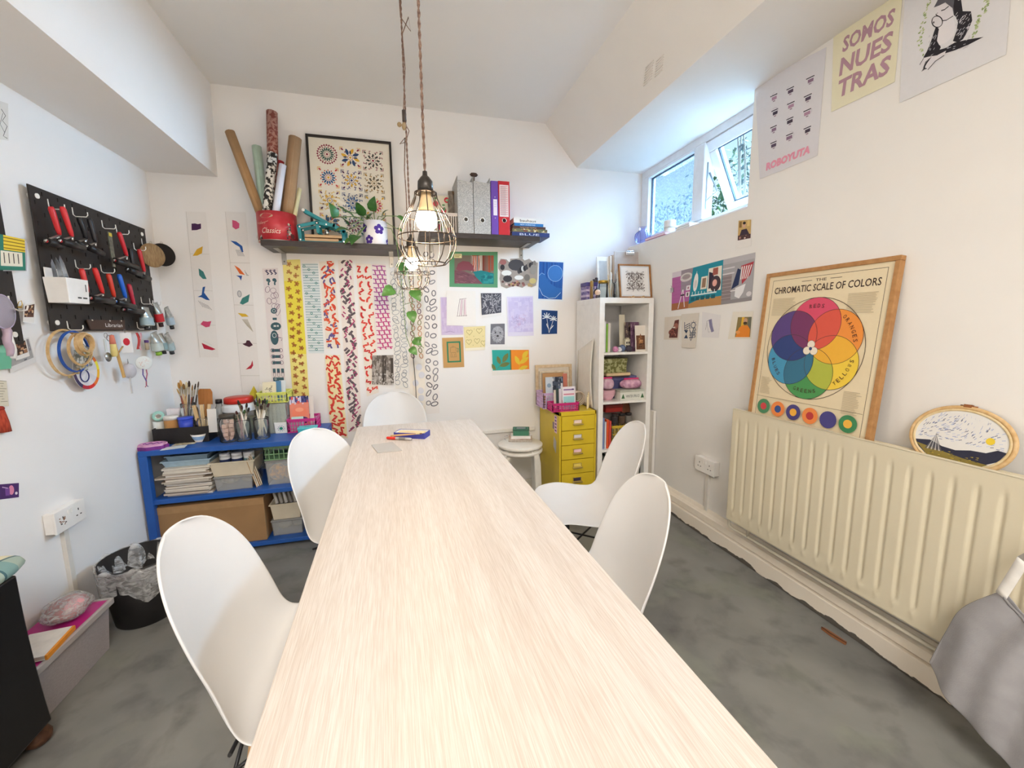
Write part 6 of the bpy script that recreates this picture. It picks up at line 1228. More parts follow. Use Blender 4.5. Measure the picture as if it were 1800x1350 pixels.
def tartan():
    m = bpy.data.materials.new('m_tartan'); m.use_nodes = True; N = m.node_tree.nodes; L = m.node_tree.links; p = N['Principled BSDF']; tc = N.new('ShaderNodeTexCoord'); sp = N.new('ShaderNodeSeparateXYZ'); L.new(tc.outputs['Object'], sp.inputs[0])
    def band(o, f, w):
        a = N.new('ShaderNodeMath'); a.operation = 'MULTIPLY'; a.inputs[1].default_value = f; L.new(o, a.inputs[0]); b = N.new('ShaderNodeMath'); b.operation = 'FRACT'; L.new(a.outputs[0], b.inputs[0]); c = N.new('ShaderNodeMath'); c.operation = 'LESS_THAN'; c.inputs[1].default_value = w; L.new(b.outputs[0], c.inputs[0]); return c.outputs[0]
    def mixc(f, A, col, s):
        x = N.new('ShaderNodeMix'); x.data_type = 'RGBA'; mu = N.new('ShaderNodeMath'); mu.operation = 'MULTIPLY'; mu.inputs[1].default_value = s; L.new(f, mu.inputs[0]); L.new(mu.outputs[0], x.inputs[0])
        if isinstance(A, tuple): x.inputs[6].default_value = (*A, 1)
        else: L.new(A, x.inputs[6])
        x.inputs[7].default_value = (*lin(col), 1); return x.outputs[2]
    c = lin('#d8cfae'); c = mixc(band(sp.outputs[0], 9, .45), c, '#4f8a8e', .55); c = mixc(band(sp.outputs[1], 9, .45), c, '#4f8a8e', .55); c = mixc(band(sp.outputs[0], 9, .07), c, '#27505c', .8); c = mixc(band(sp.outputs[1], 9, .07), c, '#27505c', .8); L.new(c, p.inputs['Base Color']); p.inputs['Roughness'].default_value = .9; return m
def cush(u, v):
    a = 2*PI*u; c, s = math.cos(a), math.sin(a); k = (abs(c)**5+abs(s)**5)**(-1/5); e = math.sin(PI*v)**.5; return Vector((.018+c*k*.142*e, s*k*.235*e, .608-.034*math.cos(PI*v)))
mk('cushion', MB().grid(lambda u, v: cush(1-u, v), 40, 14, closed_u=True), tartan(), t)
# ================================================================== sockets
def socket(label, wall, px, trunk_to, wear=False):
    ax = 0; xw = XL if wall == 'l' else XR; n = 1 if wall == 'l' else -1; pl_ = xw+n*.04; C = [atx(*p, pl_) for p in px]
    yc = sum(p.y for p in C)/4; zc = sum(p.z for p in C)/4; w = .16; h = .086; t = thing('double_socket', label, 'socket', (xw, yc, zc)); W_ = PLASTIC('#eeebe6', .35)
    x0, x1 = (0, .032) if n > 0 else (-.032, 0); mk('back_box', MB().bb((x0, -w/2, -h/2), (x1, w/2, h/2)), W_, t, bevel=.003)
    f0, f1 = (.032, .040) if n > 0 else (-.040, -.032); fpl = mk('faceplate', MB().bb((f0, -w/2-.002, -h/2-.002), (f1, w/2+.002, h/2+.002)), W_, t, bevel=.002)
    fx = .0405 if n > 0 else -.0405
    for s_ in (-1, 1):
        yy = s_*.042
        for dy, dz, sy, sz in ((0, .012, .004, .009), (-.011, -.012, .008, .004), (.011, -.012, .008, .004)): mk('pin_hole', MB().box((fx, yy+dy, dz), (.0008, sy, sz)), mat('#3a3634', rough=.9), fpl)
        mk('rocker', MB().box((fx+n*.001, s_*.010, .022), (.004, .012, .02)), W_, fpl, bevel=.001)
    if wear:
        for i in range(14): mk('scuff', MB().box((fx, -.045+jit(.016), -.005+jit(.018)), (.0009, .006, .003)), mat('#8a5a3c', rough=.9), fpl)
    mk('trunking', MB().bb((0 if n > 0 else -.016, -.012, trunk_to-zc), (.016 if n > 0 else 0, .012, -h/2-.002)), PLASTIC('#e2ddd4', .45), t, bevel=.001)
socket('white double socket on the left wall above the waste bin', 'l', [(85, 900), (157, 880), (158, 912), (92, 937)], .0, True)
socket('white double socket on the right wall beside the radiator', 'r', [(1219, 800), (1261, 808), (1258, 838), (1217, 830)], .146)
# ================================================================== pegboard on the left wall
PX = XL+.028; PYc = 2.515; PZ0, PZ1, PY0, PY1 = 1.285, 1.850, 2.128, 2.905
PEG = mat('#26211f', rough=.55, var=.08, scale=30)
t = thing('pegboard', 'black pegboard of hanging tools on the left wall', 'pegboard', (PX, PYc, PZ0)); pegb = t
# board with real slots: horizontal and vertical strips left between oval slots
def pegmesh(y0, y1, z0, z1, px=.04, pz=.04):
    m = MB(); ny = int(round((y1-y0)/px)); nz = int(round((z1-z0)/pz)); wy = (y1-y0)/ny; wz = (z1-z0)/nz; sw, sh = .0055, .017
    for i in range(ny):
        for j in range(nz):
            a, b, c, d = y0+i*wy, y0+(i+1)*wy, z0+j*wz, z0+(j+1)*wz
            cy = (a+b)/2+(0); cz = (c+d)/2
            if (i+j) % 2: m.poly([(0, a, c), (0, b, c), (0, b, d), (0, a, d)]); continue
            o = [(a, c), (b, c), (b, d), (a, d)]; q = [(cy-sw/2, cz-sh/2), (cy+sw/2, cz-sh/2), (cy+sw/2, cz+sh/2), (cy-sw/2, cz+sh/2)]
            O = [m.V((0, *p)) for p in o]; Q = [m.V((0, *p)) for p in q]
            for k in range(4): m.F((O[k], O[(k+1) % 4], Q[(k+1) % 4], Q[k]))
    return m
mk('board', pegmesh(PY0-PYc, PY1-PYc, 0, PZ1-PZ0), PEG, t, solid=.005)
for y in (PY0-PYc+.035, PY1-PYc-.035):
    for z in (.035, PZ1-PZ0-.035): mk('fixing_cap', MB().cyl((-.024, y, z), (.006, y, z), .010, n=12), PLASTIC('#ece9e4'), t)
HK = PLASTIC('#e9e6e0', .35)
def hook(px, py, L=.05):
    p = atx(px, py, PX)-Vector((PX, PYc, PZ0)); mk('hook', MB().tube([p+Vector((.003, 0, .018)), p+Vector((.004, 0, -.012)), p+Vector((.012, 0, -.02)), p+Vector((L, 0, -.02)), p+Vector((L+.006, 0, -.012)), p+Vector((L+.006, 0, .0))], .0022, 6), HK, pegb)
for q in ((83, 358), (126, 372), (178, 394), (131, 464), (176, 472), (234, 433), (248, 425), (247, 528), (262, 530), (117, 572), (240, 572), (203, 404)): hook(*q)
# brayers (ink rollers): handle, yoke and roller
def brayer(label, A, B, C, Dp, hcol, x=PX+.06, rr=.014, rcol='#1c1a1b', grp='ink rollers on the pegboard'):
    A, B, C, Dp = [atx(*q, x) for q in (A, B, C, Dp)]; o = thing('ink_roller', label, 'ink roller', A, 0, grp)
    a, b, c, d = Vector((0, 0, 0)), B-A, C-A, Dp-A; n = (b-a)
    mk('handle', MB().tube([a, a+n*.1, a+n*.5, a+n*.85, b], [.007, .0105, .0095, .0085, .006], 10), PLASTIC(hcol, .35), o)
    e = (d-c).normalized(); yk = mk('yoke', MB().tube([b, b+(c-b)*.5-e*.004, c-e*.008, c-e*.010-Vector((0, 0, .004)), c-e*.006], .0042, 6).tube([b, b*.5+(c+d)*.25], .005, 6), METAL('#b9b6b2', .35), o)
    mk('roller', MB().cyl(c, d, rr, n=16), mat(rcol, rough=.4), o); mk('axle_cap', MB().cyl(c-e*.003, c+e*.0, .006, n=10), PLASTIC(hcol, .35), yk)
brayer('red ink roller at the top left of the pegboard', (89, 363), (105, 413), (82, 424), (108, 432), '#c2262c')
brayer('second red ink roller, right of the first on the top row', (109, 363), (127, 416), (107, 424), (146, 436), '#cc2b30', PX+.075)
brayer('black ink roller beside the two red ones', (139, 382), (152, 420), (134, 428), (158, 436), '#1e1d20')
brayer('second black ink roller on the top row', (157, 384), (168, 426), (154, 434), (180, 446), '#222125', PX+.075)
brayer('red ink roller right of the metal scraper', (209, 408), (223, 450), (202, 458), (240, 470), '#c2242e')
brayer('small black-handled ink roller on the right of the top row', (229, 437), (234, 468), (225, 474), (246, 482), '#1e1d20')
brayer('red ink roller at the right edge of the pegboard', (244, 438), (254, 478), (243, 484), (262, 490), '#c4282f', PX+.05)
brayer('red ink roller against the white bin in the lower row', (143, 472), (154, 514), (140, 522), (160, 528), '#c9302f')
brayer('bright red ink roller in the middle of the lower row', (166, 471), (181, 516), (160, 524), (198, 530), '#cf2d2c', PX+.075)
brayer('orange-red ink roller left of the blue one', (190, 481), (201, 522), (186, 530), (208, 536), '#cc3a28')
brayer('blue handled ink roller in the lower row', (209, 482), (221, 524), (204, 530), (236, 540), '#1d5fc4', PX+.075)
brayer('crimson ink roller at the right of the lower row', (226, 499), (236, 538), (218, 544), (250, 548), '#b02038')
# metal scraper
p = atx(192, 408, PX+.05); t = thing('metal_scraper', 'long green-grey metal scraper hanging on the pegboard', 'scraper', p); mk('blade', MB().box((0, 0, -.06), (.004, .028, .12), RX(.02)), mat('#6c706a', rough=.35, metal=.8, h2='#8a8f80', scale=60), t); mk('yellow_tag', MB().box((.003, 0, -.012), (.002, .02, .016)), mat('#d8c24a', rough=.5), t); mk('tip', MB().box((0, 0, -.14), (.004, .018, .04)), METAL('#a8aaa0', .3), t)
# white container with knives
c = atx(118, 535, PX+.045); zc = c.z; yc = atx(118, 520, PX+.045).y
t = open_box('peg_container', 'white plastic container of knives on the pegboard', 'container', (PX+.05, yc-.0, zc+.004), .075, .125, .10, PLASTIC('#e9e6e2', .35), 0, .003, .08)
mk('hanger', MB().bb((-.0405, -.045, .03), (-.037, .045, .14)), PLASTIC('#e9e6e2', .35), t)
mk('container_print', MB().poly([(.0362, .02, .02), (.0362, .045, .02), (.0362, .045, .026), (.0362, .02, .026)], '#3a3836').poly([(.0362, -.01, .02), (.0362, .012, .02), (.0362, .012, .026), (.0362, -.01, .026)], '#3a3836').poly([(.0372, .04, .05), (.0372, .046, .05), (.0372, .046, .08), (.0372, .04, .08)], '#5a5856'), PRINT, t)
for i, (q, col, lab) in enumerate((((91, 456), '#c03a34', 'red-handled scissors in the white peg container'), ((98, 452), '#3a3a3c', 'steel knife in the white peg container'), ((105, 449), '#5a6a80', 'slim steel blade in the white peg container'))):
    tp = atx(*q, PX+.05); b = Vector((PX+.05, yc-.045+.035*i, zc+.012)); ax = tp-b; qq = Vector((0, 0, 1)).rotation_difference(ax); o = thing('craft_knife', lab, 'knife', b, 0, 'knives in the white peg container', qq.to_euler()); L = ax.length; mk('blade', MB().prism([(-.008, L*.5), (.008, L*.5), (.006, L*.85), (0, L), (-.006, L*.9)], (-.0012, .0012), 1), METAL('#c8ccd0', .2), o); mk('grip', MB().tube([(0, 0, 0), (0, 0, L*.3), (0, 0, L*.55)], [.006, .008, .007], 8), PLASTIC(col), o)
# two round coasters at the right edge
for i, (q, m, lab, dx) in enumerate((((268, 449), mat('#8a6a48', rough=.8, h2='#a98a60', scale=30, stretch=(1, 6, 1)), 'round wood-grain disc hanging at the right of the pegboard', .05), ((286, 448), mat('#171314', rough=.5), 'round black disc behind the wood-grain disc', .035))):
    c = atx(*q, PX+dx); o = thing('disc', lab, 'disc', c, 0, 'round discs at the pegboard edge', (0, PI/2, -.55 if i == 0 else -.7)); mk('disc_plate', MB().lathe([(0, -.004), (.064, -.004), (.065, 0), (.064, .004), (0, .004)], 32), m, o); mk('hanging_ring', MB().ring((-.068, 0, 0), .006, .0015, n=12), METAL('#c9c4bc'), o)
# librarian sign
C = [atx(*q, PX+.012) for q in ((151, 562), (218, 563), (218, 580), (158, 579))]; b0 = (C[2]+C[3])/2
a = Art(4); a.text('Librarian', .42, .34, .92, .72, '#e6ded6')
t = thing('name_plaque', 'brown plaque lettered Librarian at the foot of the pegboard', 'plaque', b0); mk('plate', sheet(MB(), [q-b0 for q in C], a, '#4c382e', .004, Vector((1, 0, 0))), PRINT, t)
for q in ((162, 563), (193, 564), (213, 564)): mk('bead', MB().sphere(atx(*q, PX+.016)-b0, .004, 8, 6), METAL('#d8d2c8'), t)
# ------------------------------------------------------------------ embroidery hoops below
BAM = WOOD('#d9b98a', '#c9a26c', (6, 6, 6)); GH = 'embroidery hoops under the pegboard'
def hoop(label, c, r, x, col=None, th=.0032, w=.007, tilt=0., rz=0.):
    p = atx(*c, x); o = thing('embroidery_hoop', label, 'embroidery hoop', p, 0, GH, (0, PI/2+tilt, rz)); m = col or BAM
    mk('outer_ring', MB().lathe([(r, -w/2), (r, w/2), (r-th, w/2), (r-th, -w/2), (r, -w/2)], 44), m, o, smooth=False); mk('inner_ring', MB().lathe([(r-th-.0006, -w/2), (r-th-.0006, w/2+.001), (r-th*2, w/2+.001), (r-th*2, -w/2), (r-th-.0006, -w/2)], 44), m, o, smooth=False)
    mk('screw', MB().cyl((r-.002, -.012, 0), (r-.002, .012, 0), .003, n=8).box((r+.003, 0, 0), (.010, .008, .008)), METAL('#b9a878'), o); return o
hoop('largest bamboo hoop hanging under the pegboard', (116, 620), .098, PX+.012)
hoop('blue hoop in front of the largest bamboo hoop', (131, 618), .088, PX+.026, mat('#2353a8', rough=.45))
hoop('middle bamboo hoop in front of the blue hoop', (141, 614), .070, PX+.042)
hoop('small deep bamboo hoop in front of the middle hoop', (148, 605), .050, PX+.062, w=.012)
hoop('smallest bamboo hoop, front of the cluster', (152, 603), .040, PX+.080, w=.014)
# colour wheel disc and patterned cloth
c = atx(152, 652, PX+.006); o = thing('colour_chart', 'white colour wheel disc hanging behind the hoops', 'colour wheel', c, 0, None, (0, PI/2, 0)); wm = MB(); R0, R1, R2 = .082, .066, .0
for k in range(36):
    a0, a1 = 2*PI*k/36, 2*PI*(k+1)/36; col = ['#d9342c', '#e8752c', '#f0b42c', '#f0e040', '#e8752c', '#d8cfcb', '#d8d4d0', '#d4d4d6', '#d2d2d4', '#4a3a5a', '#3a3458', '#b83040'][k//3]
    wm.poly([(R1*math.cos(a0), R1*math.sin(a0), .001), (R0*math.cos(a0), R0*math.sin(a0), .001), (R0*math.cos(a1), R0*math.sin(a1), .001), (R1*math.cos(a1), R1*math.sin(a1), .001)], col); wm.poly([(0, 0, .001), (R1*math.cos(a0), R1*math.sin(a0), .001), (R1*math.cos(a1), R1*math.sin(a1), .001)], '#e0dcdc' if k % 6 < 3 else '#d4d2d6')
    wm.poly([(R0*math.cos(a0), R0*math.sin(a0), -.001), (R0*math.cos(a1), R0*math.sin(a1), -.001), (R0*math.cos(a1), R0*math.sin(a1), .001), (R0*math.cos(a0), R0*math.sin(a0), .001)], '#d8d4d0')
mk('wheel_disc', wm, PRINT, o); mk('rotating_ring', MB().ring((.02, -.02, .003), .026, .0025), mat('#3a4078', rough=.5), o)
c = atx(146, 628, PX+.030); o = thing('grey_fabric', 'crumpled grey floral cloth stretched behind the small hoops', 'fabric', c, 0, None, (0, PI/2, 0)); mk('cloth', MB().grid(lambda u, v: Vector((.058*v*math.cos(2*PI*u), .058*v*math.sin(2*PI*u), .004*math.sin(9*u*6.28)*v)), 40, 6, closed_u=True), mat('#7c7f78', rough=.9, h2='#c2c0b8', scale=70, lo=.45, hi=.55), o)
# ------------------------------------------------------------------ hanging bits right of the hoops
def hang(px, py, x): return atx(px, py, x)
xk = PX+.03
c = hang(186, 590, xk); t = thing('key_ring', 'ring of small metal tools hanging under the plaque', 'key ring', c); mk('ring', MB().ring((0, 0, 0), .012, .0013, ax=0, n=20), METAL('#b8b4b0'), t); mk('tag', MB().box((0, -.012, -.045), (.004, .014, .06)), PLASTIC('#d8dcd8'), t); mk('pendant', MB().lathe([(0, -.001), (.022, -.001), (.022, .001), (0, .001)], 20), METAL('#b0b2b2', .4), t, loc=(0, -.004, -.10), rot=(0, PI/2, 0)); mk('carabiner', MB().ring((0, .016, -.012), .013, .0016, ax=0, n=18), METAL('#9a9894'), t)
c = hang(196, 588, xk+.01); t = thing('brush_bundle', 'pale yellow brush with a coral band under the plaque', 'brush', c); mk('band', MB().lathe([(0, 0), (.008, -.004), (.011, -.03), (.012, -.045), (0, -.045)], 14), mat('#d8806a', rough=.6), t); mk('hair', MB().lathe([(.011, -.045), (.013, -.09), (.010, -.105), (0, -.105)], 14), mat('#e2cf86', rough=.9), t)
c = hang(203, 610, xk+.012); t = thing('wooden_mallet', 'thin wooden stick tool hanging beside the red dot tag', 'wooden tool', c, 0, None, (.22, 0, 0)); mk('stick', MB().bb((-.005, -.006, -.155), (.005, .006, .02)), WOOD('#d0a868', '#b98f50', (8, 8, 1)), t, bevel=.002); mk('peg', MB().cyl((0, 0, -.035), (.0, .055, -.012), .0035, n=8), WOOD('#c09a60', '#a8824c', (4, 4, 4)), t); mk('knob', MB().sphere((0, -.008, -.035), .005, 8, 6), WOOD('#c09a60', '#a8824c', (4, 4, 4)), t)
c = hang(220, 585, xk); t = thing('red_dot_tag', 'white tag with a red dot hanging by the plaque', 'tag', c); a = Art(.62); a.ell(.5, .45, .30, None, '#c22030', 20); mk('tag_sheet', sheet(MB(), [(-.014, -.019, .0), (.014, .019, .0), (.014, .019, -.10), (-.014, -.019, -.10)], a, '#dfdad6', .001, Vector((.79, -.61, 0))), PRINT, t); mk('tag_ring', MB().ring((0, 0, .008), .009, .0012, ax=0, n=18), METAL('#b8b4b0'), t)
c = hang(241, 585, xk+.012); t = thing('red_ribbon', 'red and pink ribbons hanging on a pegboard hook', 'ribbon', c); mk('red_band', MB().grid(lambda u, v: Vector((.006*math.sin(4*u), -.014+.022*v, -.085*u)), 10, 3), mat('#c03a34', rough=.6), t, solid=.001); mk('pink_band', MB().grid(lambda u, v: Vector((.004+.006*math.sin(5*u+1), .004+.014*v, -.09*u)), 10, 3), mat('#e0a8b4', rough=.6), t, solid=.001)
c = hang(227, 652, xk+.005); t = thing('fan_paddle', 'grey paper paddle fan hanging under the pegboard', 'fan', c); mk('paddle', MB().lathe([(0, -.001), (.038, -.001), (.038, .001), (0, .001)], 28, sy=.8), mat('#c2bfc4', rough=.7), t, rot=(0, PI/2, -.7)); mk('paddle_handle', MB().bb((-.002, -.004, -.115), (.002, .004, -.033)), mat('#cfccca', rough=.6), t); mk('loop', MB().tube([(0, -.004, .034), (0, 0, .06), (0, .004, .034)], .0012, 5), METAL('#b0aca8'), t)
c = hang(253, 638, xk+.03); t = thing('embroidered_disc', 'white embroidered disc with coral stitches and a plaited tail', 'embroidery', c); dm = MB().lathe([(0, -.003), (.034, -.003), (.036, 0), (.034, .003), (0, .003)], 32, col='#dfe2de')
for i in range(34): a_, r_ = rnd.uniform(0, 6.28), .022*math.sqrt(rnd.random()); x_, y_ = r_*math.cos(a_), r_*math.sin(a_); dm.poly([(x_-.0012, y_, .0035), (x_+.004*math.cos(a_), y_+.004*math.sin(a_), .0036), (x_+.0012, y_+.001, .0035)], rnd.choice(['#c8684a', '#b8522f', '#d98a62']))
mk('disc_cloth', dm, PRINT, t, rot=(0, PI/2, -.75)); mk('plait', MB().tube([(0, -.016, -.03), (0, -.022, -.06), (0, -.004, -.088), (0, 0, -.1)], .003, 6, col='#6a5a98').tube([(0, .012, -.032), (0, .016, -.06), (0, 0, -.088), (0, -.004, -.12)], .003, 6, col='#b8687a').tube([(0, -.004, -.118), (0, -.016, -.126)], .002, 5, col='#b8687a').tube([(0, -.004, -.118), (0, .01, -.126)], .002, 5, col='#6a5a98'), PRINT, t)
# paint tubes clipped at the right
TB = 'paint tubes at the pegboard corner'
def tube_(label, top, bot, w, col, cap, x=PX+.045):
    A, B = atx(*top, x), atx(*bot, x); ax = B-A; L = ax.length; q = Vector((0, 0, -1)).rotation_difference(ax); o = thing('paint_tube', label, 'paint tube', A, 0, TB, q.to_euler())
    mk('tube_body', MB().grid(lambda u, v: Vector(((.003+(w*.8-.003)*min(1, v*1.6))*math.cos(2*PI*u), (w*(.95-.15*v))*math.sin(2*PI*u), -L*.8*v)), 16, 8, closed_u=True), mat('#c9ccc8', rough=.28, metal=.9, h2='#a6aaa6', scale=60, bump=.5), o)
    mk('label_band', MB().lathe([(w*.82, -L*.45), (w*.82, -L*.78)], 16, sx=.98, sy=1.06), mat(col, rough=.5), o); mk('shoulder', MB().lathe([(w*.78, -L*.8), (w*.3, -L*.86), (0, -L*.86)], 14), METAL('#b8bcb8'), o); mk('cap', MB().lathe([(0, -L*.86), (w*.42, -L*.86), (w*.44, -L), (0, -L)], 12), PLASTIC(cap), o)
tube_('silver paint tube, upper left of the clipped tubes', (255, 540), (260, 580), .036, '#9ab0b8', '#26262a'); tube_('red paint tube beside the upper silver tube', (273, 532), (284, 574), .026, '#c0222c', '#3a1c1c', PX+.055); tube_('small white paint tube at the right of the upper row', (292, 540), (303, 578), .026, '#a9bcc8', '#26262a')
tube_('silver paint tube with a green cap in the lower row', (270, 584), (280, 624), .034, '#c2ccc8', '#8ab838'); tube_('silver paint tube with a black cap at the far right of the lower row', (292, 586), (303, 622), .028, '#a8bcc0', '#26262a'); tube_('pale tube with a dark cap behind the green-capped one', (282, 586), (289, 622), .026, '#8aa4a8', '#1f1f22', PX+.03)
p = atx(258, 605, xk); t = thing('cork_bottle', 'tiny purple-topped cork bottle by the paint tubes', 'bottle', p); mk('vial', MB().lathe([(0, -.03), (.009, -.03), (.009, .005), (.006, .008)], 12), glass_mat('#dccbb0', .5), t); mk('stopper', MB().lathe([(0, .022), (.010, .022), (.010, .008), (0, .008)], 12), mat('#5a3a78', rough=.5), t)
# ================================================================== second pegboard at the left edge of the picture
t = thing('pegboard', 'second black pegboard cut off at the left edge', 'pegboard', (PX, 1.69, 1.24)); mk('board', pegmesh(-.30, .30, 0, .60), PEG, t, solid=.005)
for z in (.035, .565): mk('fixing_cap', MB().cyl((-.024, .265, z), (.006, .265, z), .010, n=12), PLASTIC('#ece9e4'), t)
pegO = Vector((PX, 1.69, 1.24)); p = atx(14, 530, PX)-pegO; mk('hook', MB().tube([p+Vector((.003, 0, .02)), p+Vector((.004, 0, -.02)), p+Vector((.03, 0, -.035)), p+Vector((.05, .0, -.03)), p+Vector((.055, 0, -.015))], .003, 6), HK, t)
lw('striped_postcard', 'postcard of yellow stripes and green border at the left edge', [(-40, 408), (18, 420), (20, 475), (-38, 474)], '#2f7a68', lambda a: [a.rect(.3, .0, 1, .42, '#e8c83a'), [a.rect(.3, .05+.1*i, 1, .08+.1*i, '#8a6a1c') for i in range(4)], a.rect(.2, .45, .9, .88, '#e4dcc8'), [a.line([(.3+.15*i, .5), (.32+.15*i, .8)], .03, '#3a3432') for i in range(4)]], .042)
lw('grey_postcard', 'pale lilac card behind the striped postcard', [(-20, 424), (26, 425), (25, 476), (-18, 476)], '#c2bcc2', None or (lambda a: a.rect(.1, .1, .9, .9, '#cbc5c9')), .037)
lw('instant_photo', 'instant photo with a gold clip on the left wall', [(24, 536), (45, 531), (42, 568), (22, 566)], '#e4e0da', lambda a: [a.rect(.08, .08, .92, .72, '#5a3a2c'), mono(a, 22, ['#8a5a3c', '#c9a07a', '#3a2420', '#d8b890'], .1, .1, .9, .7, .12, .15)], .03, 'photo')
p = atx(34, 538, XL+.034); t = thing('binder_clip', 'gold wire clip on the instant photo', 'clip', p); mk('clip_wire', MB().tube([(0, -.008, 0), (.004, -.006, .014), (.006, .004, .02), (.004, .008, .006), (.003, 0, -.006)], .0012, 5), METAL('#c9a85a'), t); mk('clip_jaw', MB().box((0, 0, -.004), (.003, .018, .006)), METAL('#c9a85a'), t)
lw('green_card', 'mint green card at the left edge below the pegboard', [(-30, 598), (14, 602), (12, 648), (-28, 652)], '#6fb898', lambda a: a.rect(.1, .1, .9, .4, '#86c8a8'), .012)
lw('grey_landscape_card', 'grey photo postcard tilted under the instant photo', [(12, 604), (47, 593), (60, 636), (14, 656)], '#dcd9d6', lambda a: [a.rect(.05, .05, .95, .80, '#8f8c92'), a.rect(.05, .5, .95, .8, '#a9a8a6'), mono(a, 18, ['#6a686e', '#b9b6b4'], .05, .1, .95, .78, .06, .12)], .006)
lw('instant_photo', 'white-bordered instant photo overlapping the grey postcard', [(14, 604), (38, 595), (45, 626), (21, 634)], '#e6e2dc', lambda a: [a.rect(.08, .08, .92, .76, '#4a342c'), mono(a, 22, ['#a5795c', '#e0c8a8', '#3a2824', '#c9966c'], .1, .1, .9, .74, .12, .15)], .012, 'photo')
lw('birch_card', 'pale birch bark strip hanging at the left edge', [(-20, 668), (5, 670), (9, 714), (-16, 716)], '#d8d0bc', lambda a: [a.rect(rnd.random()*.6, i*.1, .6+rnd.random()*.4, i*.1+.02, '#8a8470') for i in range(9)], .01)
p = atx(2, 718, XL+.012); t = thing('red_tassel', 'rust red tassel hanging at the left edge', 'tassel', p); mk('knot', MB().sphere((0, 0, 0), .009, 10, 6), mat('#8a2a1c', rough=.8), t); mk('threads', MB().lathe([(0, -.004), (.008, -.006), (.014, -.05), (.016, -.085), (0, -.085)], 14), mat('#b0442c', rough=.9, h2='#8a3020', scale=40, stretch=(8, 8, 1)), t)
# purple glass hand mirror on the hook
p = atx(5, 548, PX+.05); t = thing('glass_paddle', 'lilac translucent plastic paddle hanging at the left edge', 'paddle', p); LIL = glass_mat('#cfc6d4', .5)
mk('paddle_blade', MB().lathe([(0, -.003), (.044, -.003), (.046, 0), (.044, .003), (0, .003)], 28, sx=1.25), LIL, t, rot=(0, PI/2, 0)); mk('paddle_rim', MB().ring((0, 0, 0), .046, .003, ax=0, n=30, sx=1., sy=1.25), mat('#a89ab4', rough=.4), t); mk('twisted_handle', MB().tube([(0, .004*math.sin(i*1.3), -.055-.012*i) for i in range(9)], [.011, .012, .011, .012, .011, .012, .011, .010, .008], 10), mat('#b09aa8', rough=.3), t)
p = atx(20, 615, PX+.05); t = thing('white_handle_tool', 'white handled tool hanging below the lilac paddle', 'tool', p); mk('tool_handle', MB().tube([(0, 0, .05), (0, .004, .0), (0, .004, -.03)], [.009, .011, .008], 10), PLASTIC('#e8e6e4'), t); mk('tool_ring', MB().ring((0, 0, .058), .008, .002, ax=0, n=16), METAL('#b9b6b2'), t)
# ================================================================== on top of the cube shelf
zk = KH; y0k = KY
x0, x1, _, zt = rect3((1018, 492, 1036, 523), 2.90); t = lid_box('tartan_tin', 'purple checked tin at the wall end on top of the cube shelf', 'tin', (KX+.05, 2.92, zk), .085, .10, .125, mat('#5a4a86', rough=.4, h2='#8a7aa8', scale=18, lo=.48, hi=.52, stretch=(1, 1, 3)), mat('#4a3f7c', rough=.4), .028)
mk('check_band', MB().bb((-.0445, -.0515, .02), (.0445, .0515, .035)).bb((-.0445, -.0515, .06), (.0445, .0515, .075)).bb((-.02, -.0518, .0), (-.008, .0518, .097)).bb((.02, -.0518, .0), (.03, .0518, .097)), mat('#c9b8d0', rough=.5), t)
for i, (px, h, col, lab) in enumerate(((1040, .135, '#8a6a3a', 'bronze marker tube on top of the cube shelf'), (1044, .15, '#2a2024', 'black marker tube behind the doll figure'), (1048, .165, '#1c1a20', 'tallest dark tube on top of the cube shelf'))):
    c = aty(px, 520, 2.86+.03*i); t = thing('marker_tube', lab, 'tube', (c.x, 2.86+.03*i, zk), 0, 'dark tubes on the cube shelf'); mk('barrel', MB().lathe([(0, 0), (.011, 0), (.012, .004), (.012, h*.7), (0, h*.7)], 14), PLASTIC(col), t); mk('cap', MB().lathe([(.0125, h*.68), (.0125, h*.96), (.009, h), (0, h)], 14), PLASTIC('#3a2a2e' if i else '#a8874a'), t)
c = aty(1050, 521, 2.72); t = thing('doll_figure', 'small round-faced doll figure with black hair on the cube shelf', 'figurine', (c.x, 2.72, zk)); mk('doll_body', MB().lathe([(0, 0), (.012, 0), (.014, .01), (.009, .022), (0, .024)], 14), mat('#3a2c34', rough=.5), t); mk('doll_face', MB().sphere((0, -.004, .040), .021, 14, 10), mat('#e6c4ac', rough=.6), t); mk('doll_hair', MB().sphere((.002, .006, .045), .024, 14, 10, sc=(1.05, .9, .95)), mat('#1c1618', rough=.7), t); mk('doll_eye', MB().sphere((-.008, -.0235, .039), .002, 6, 5).sphere((.008, -.0235, .039), .002, 6, 5), mat('#1c1618', rough=.4), t)
c = aty(1062, 520, 2.76); jar('glass jar with a gold lid on top of the cube shelf', (c.x, 2.78, zk), .032, .125, lid=METAL('#c9a24a', .3), neck=.95)
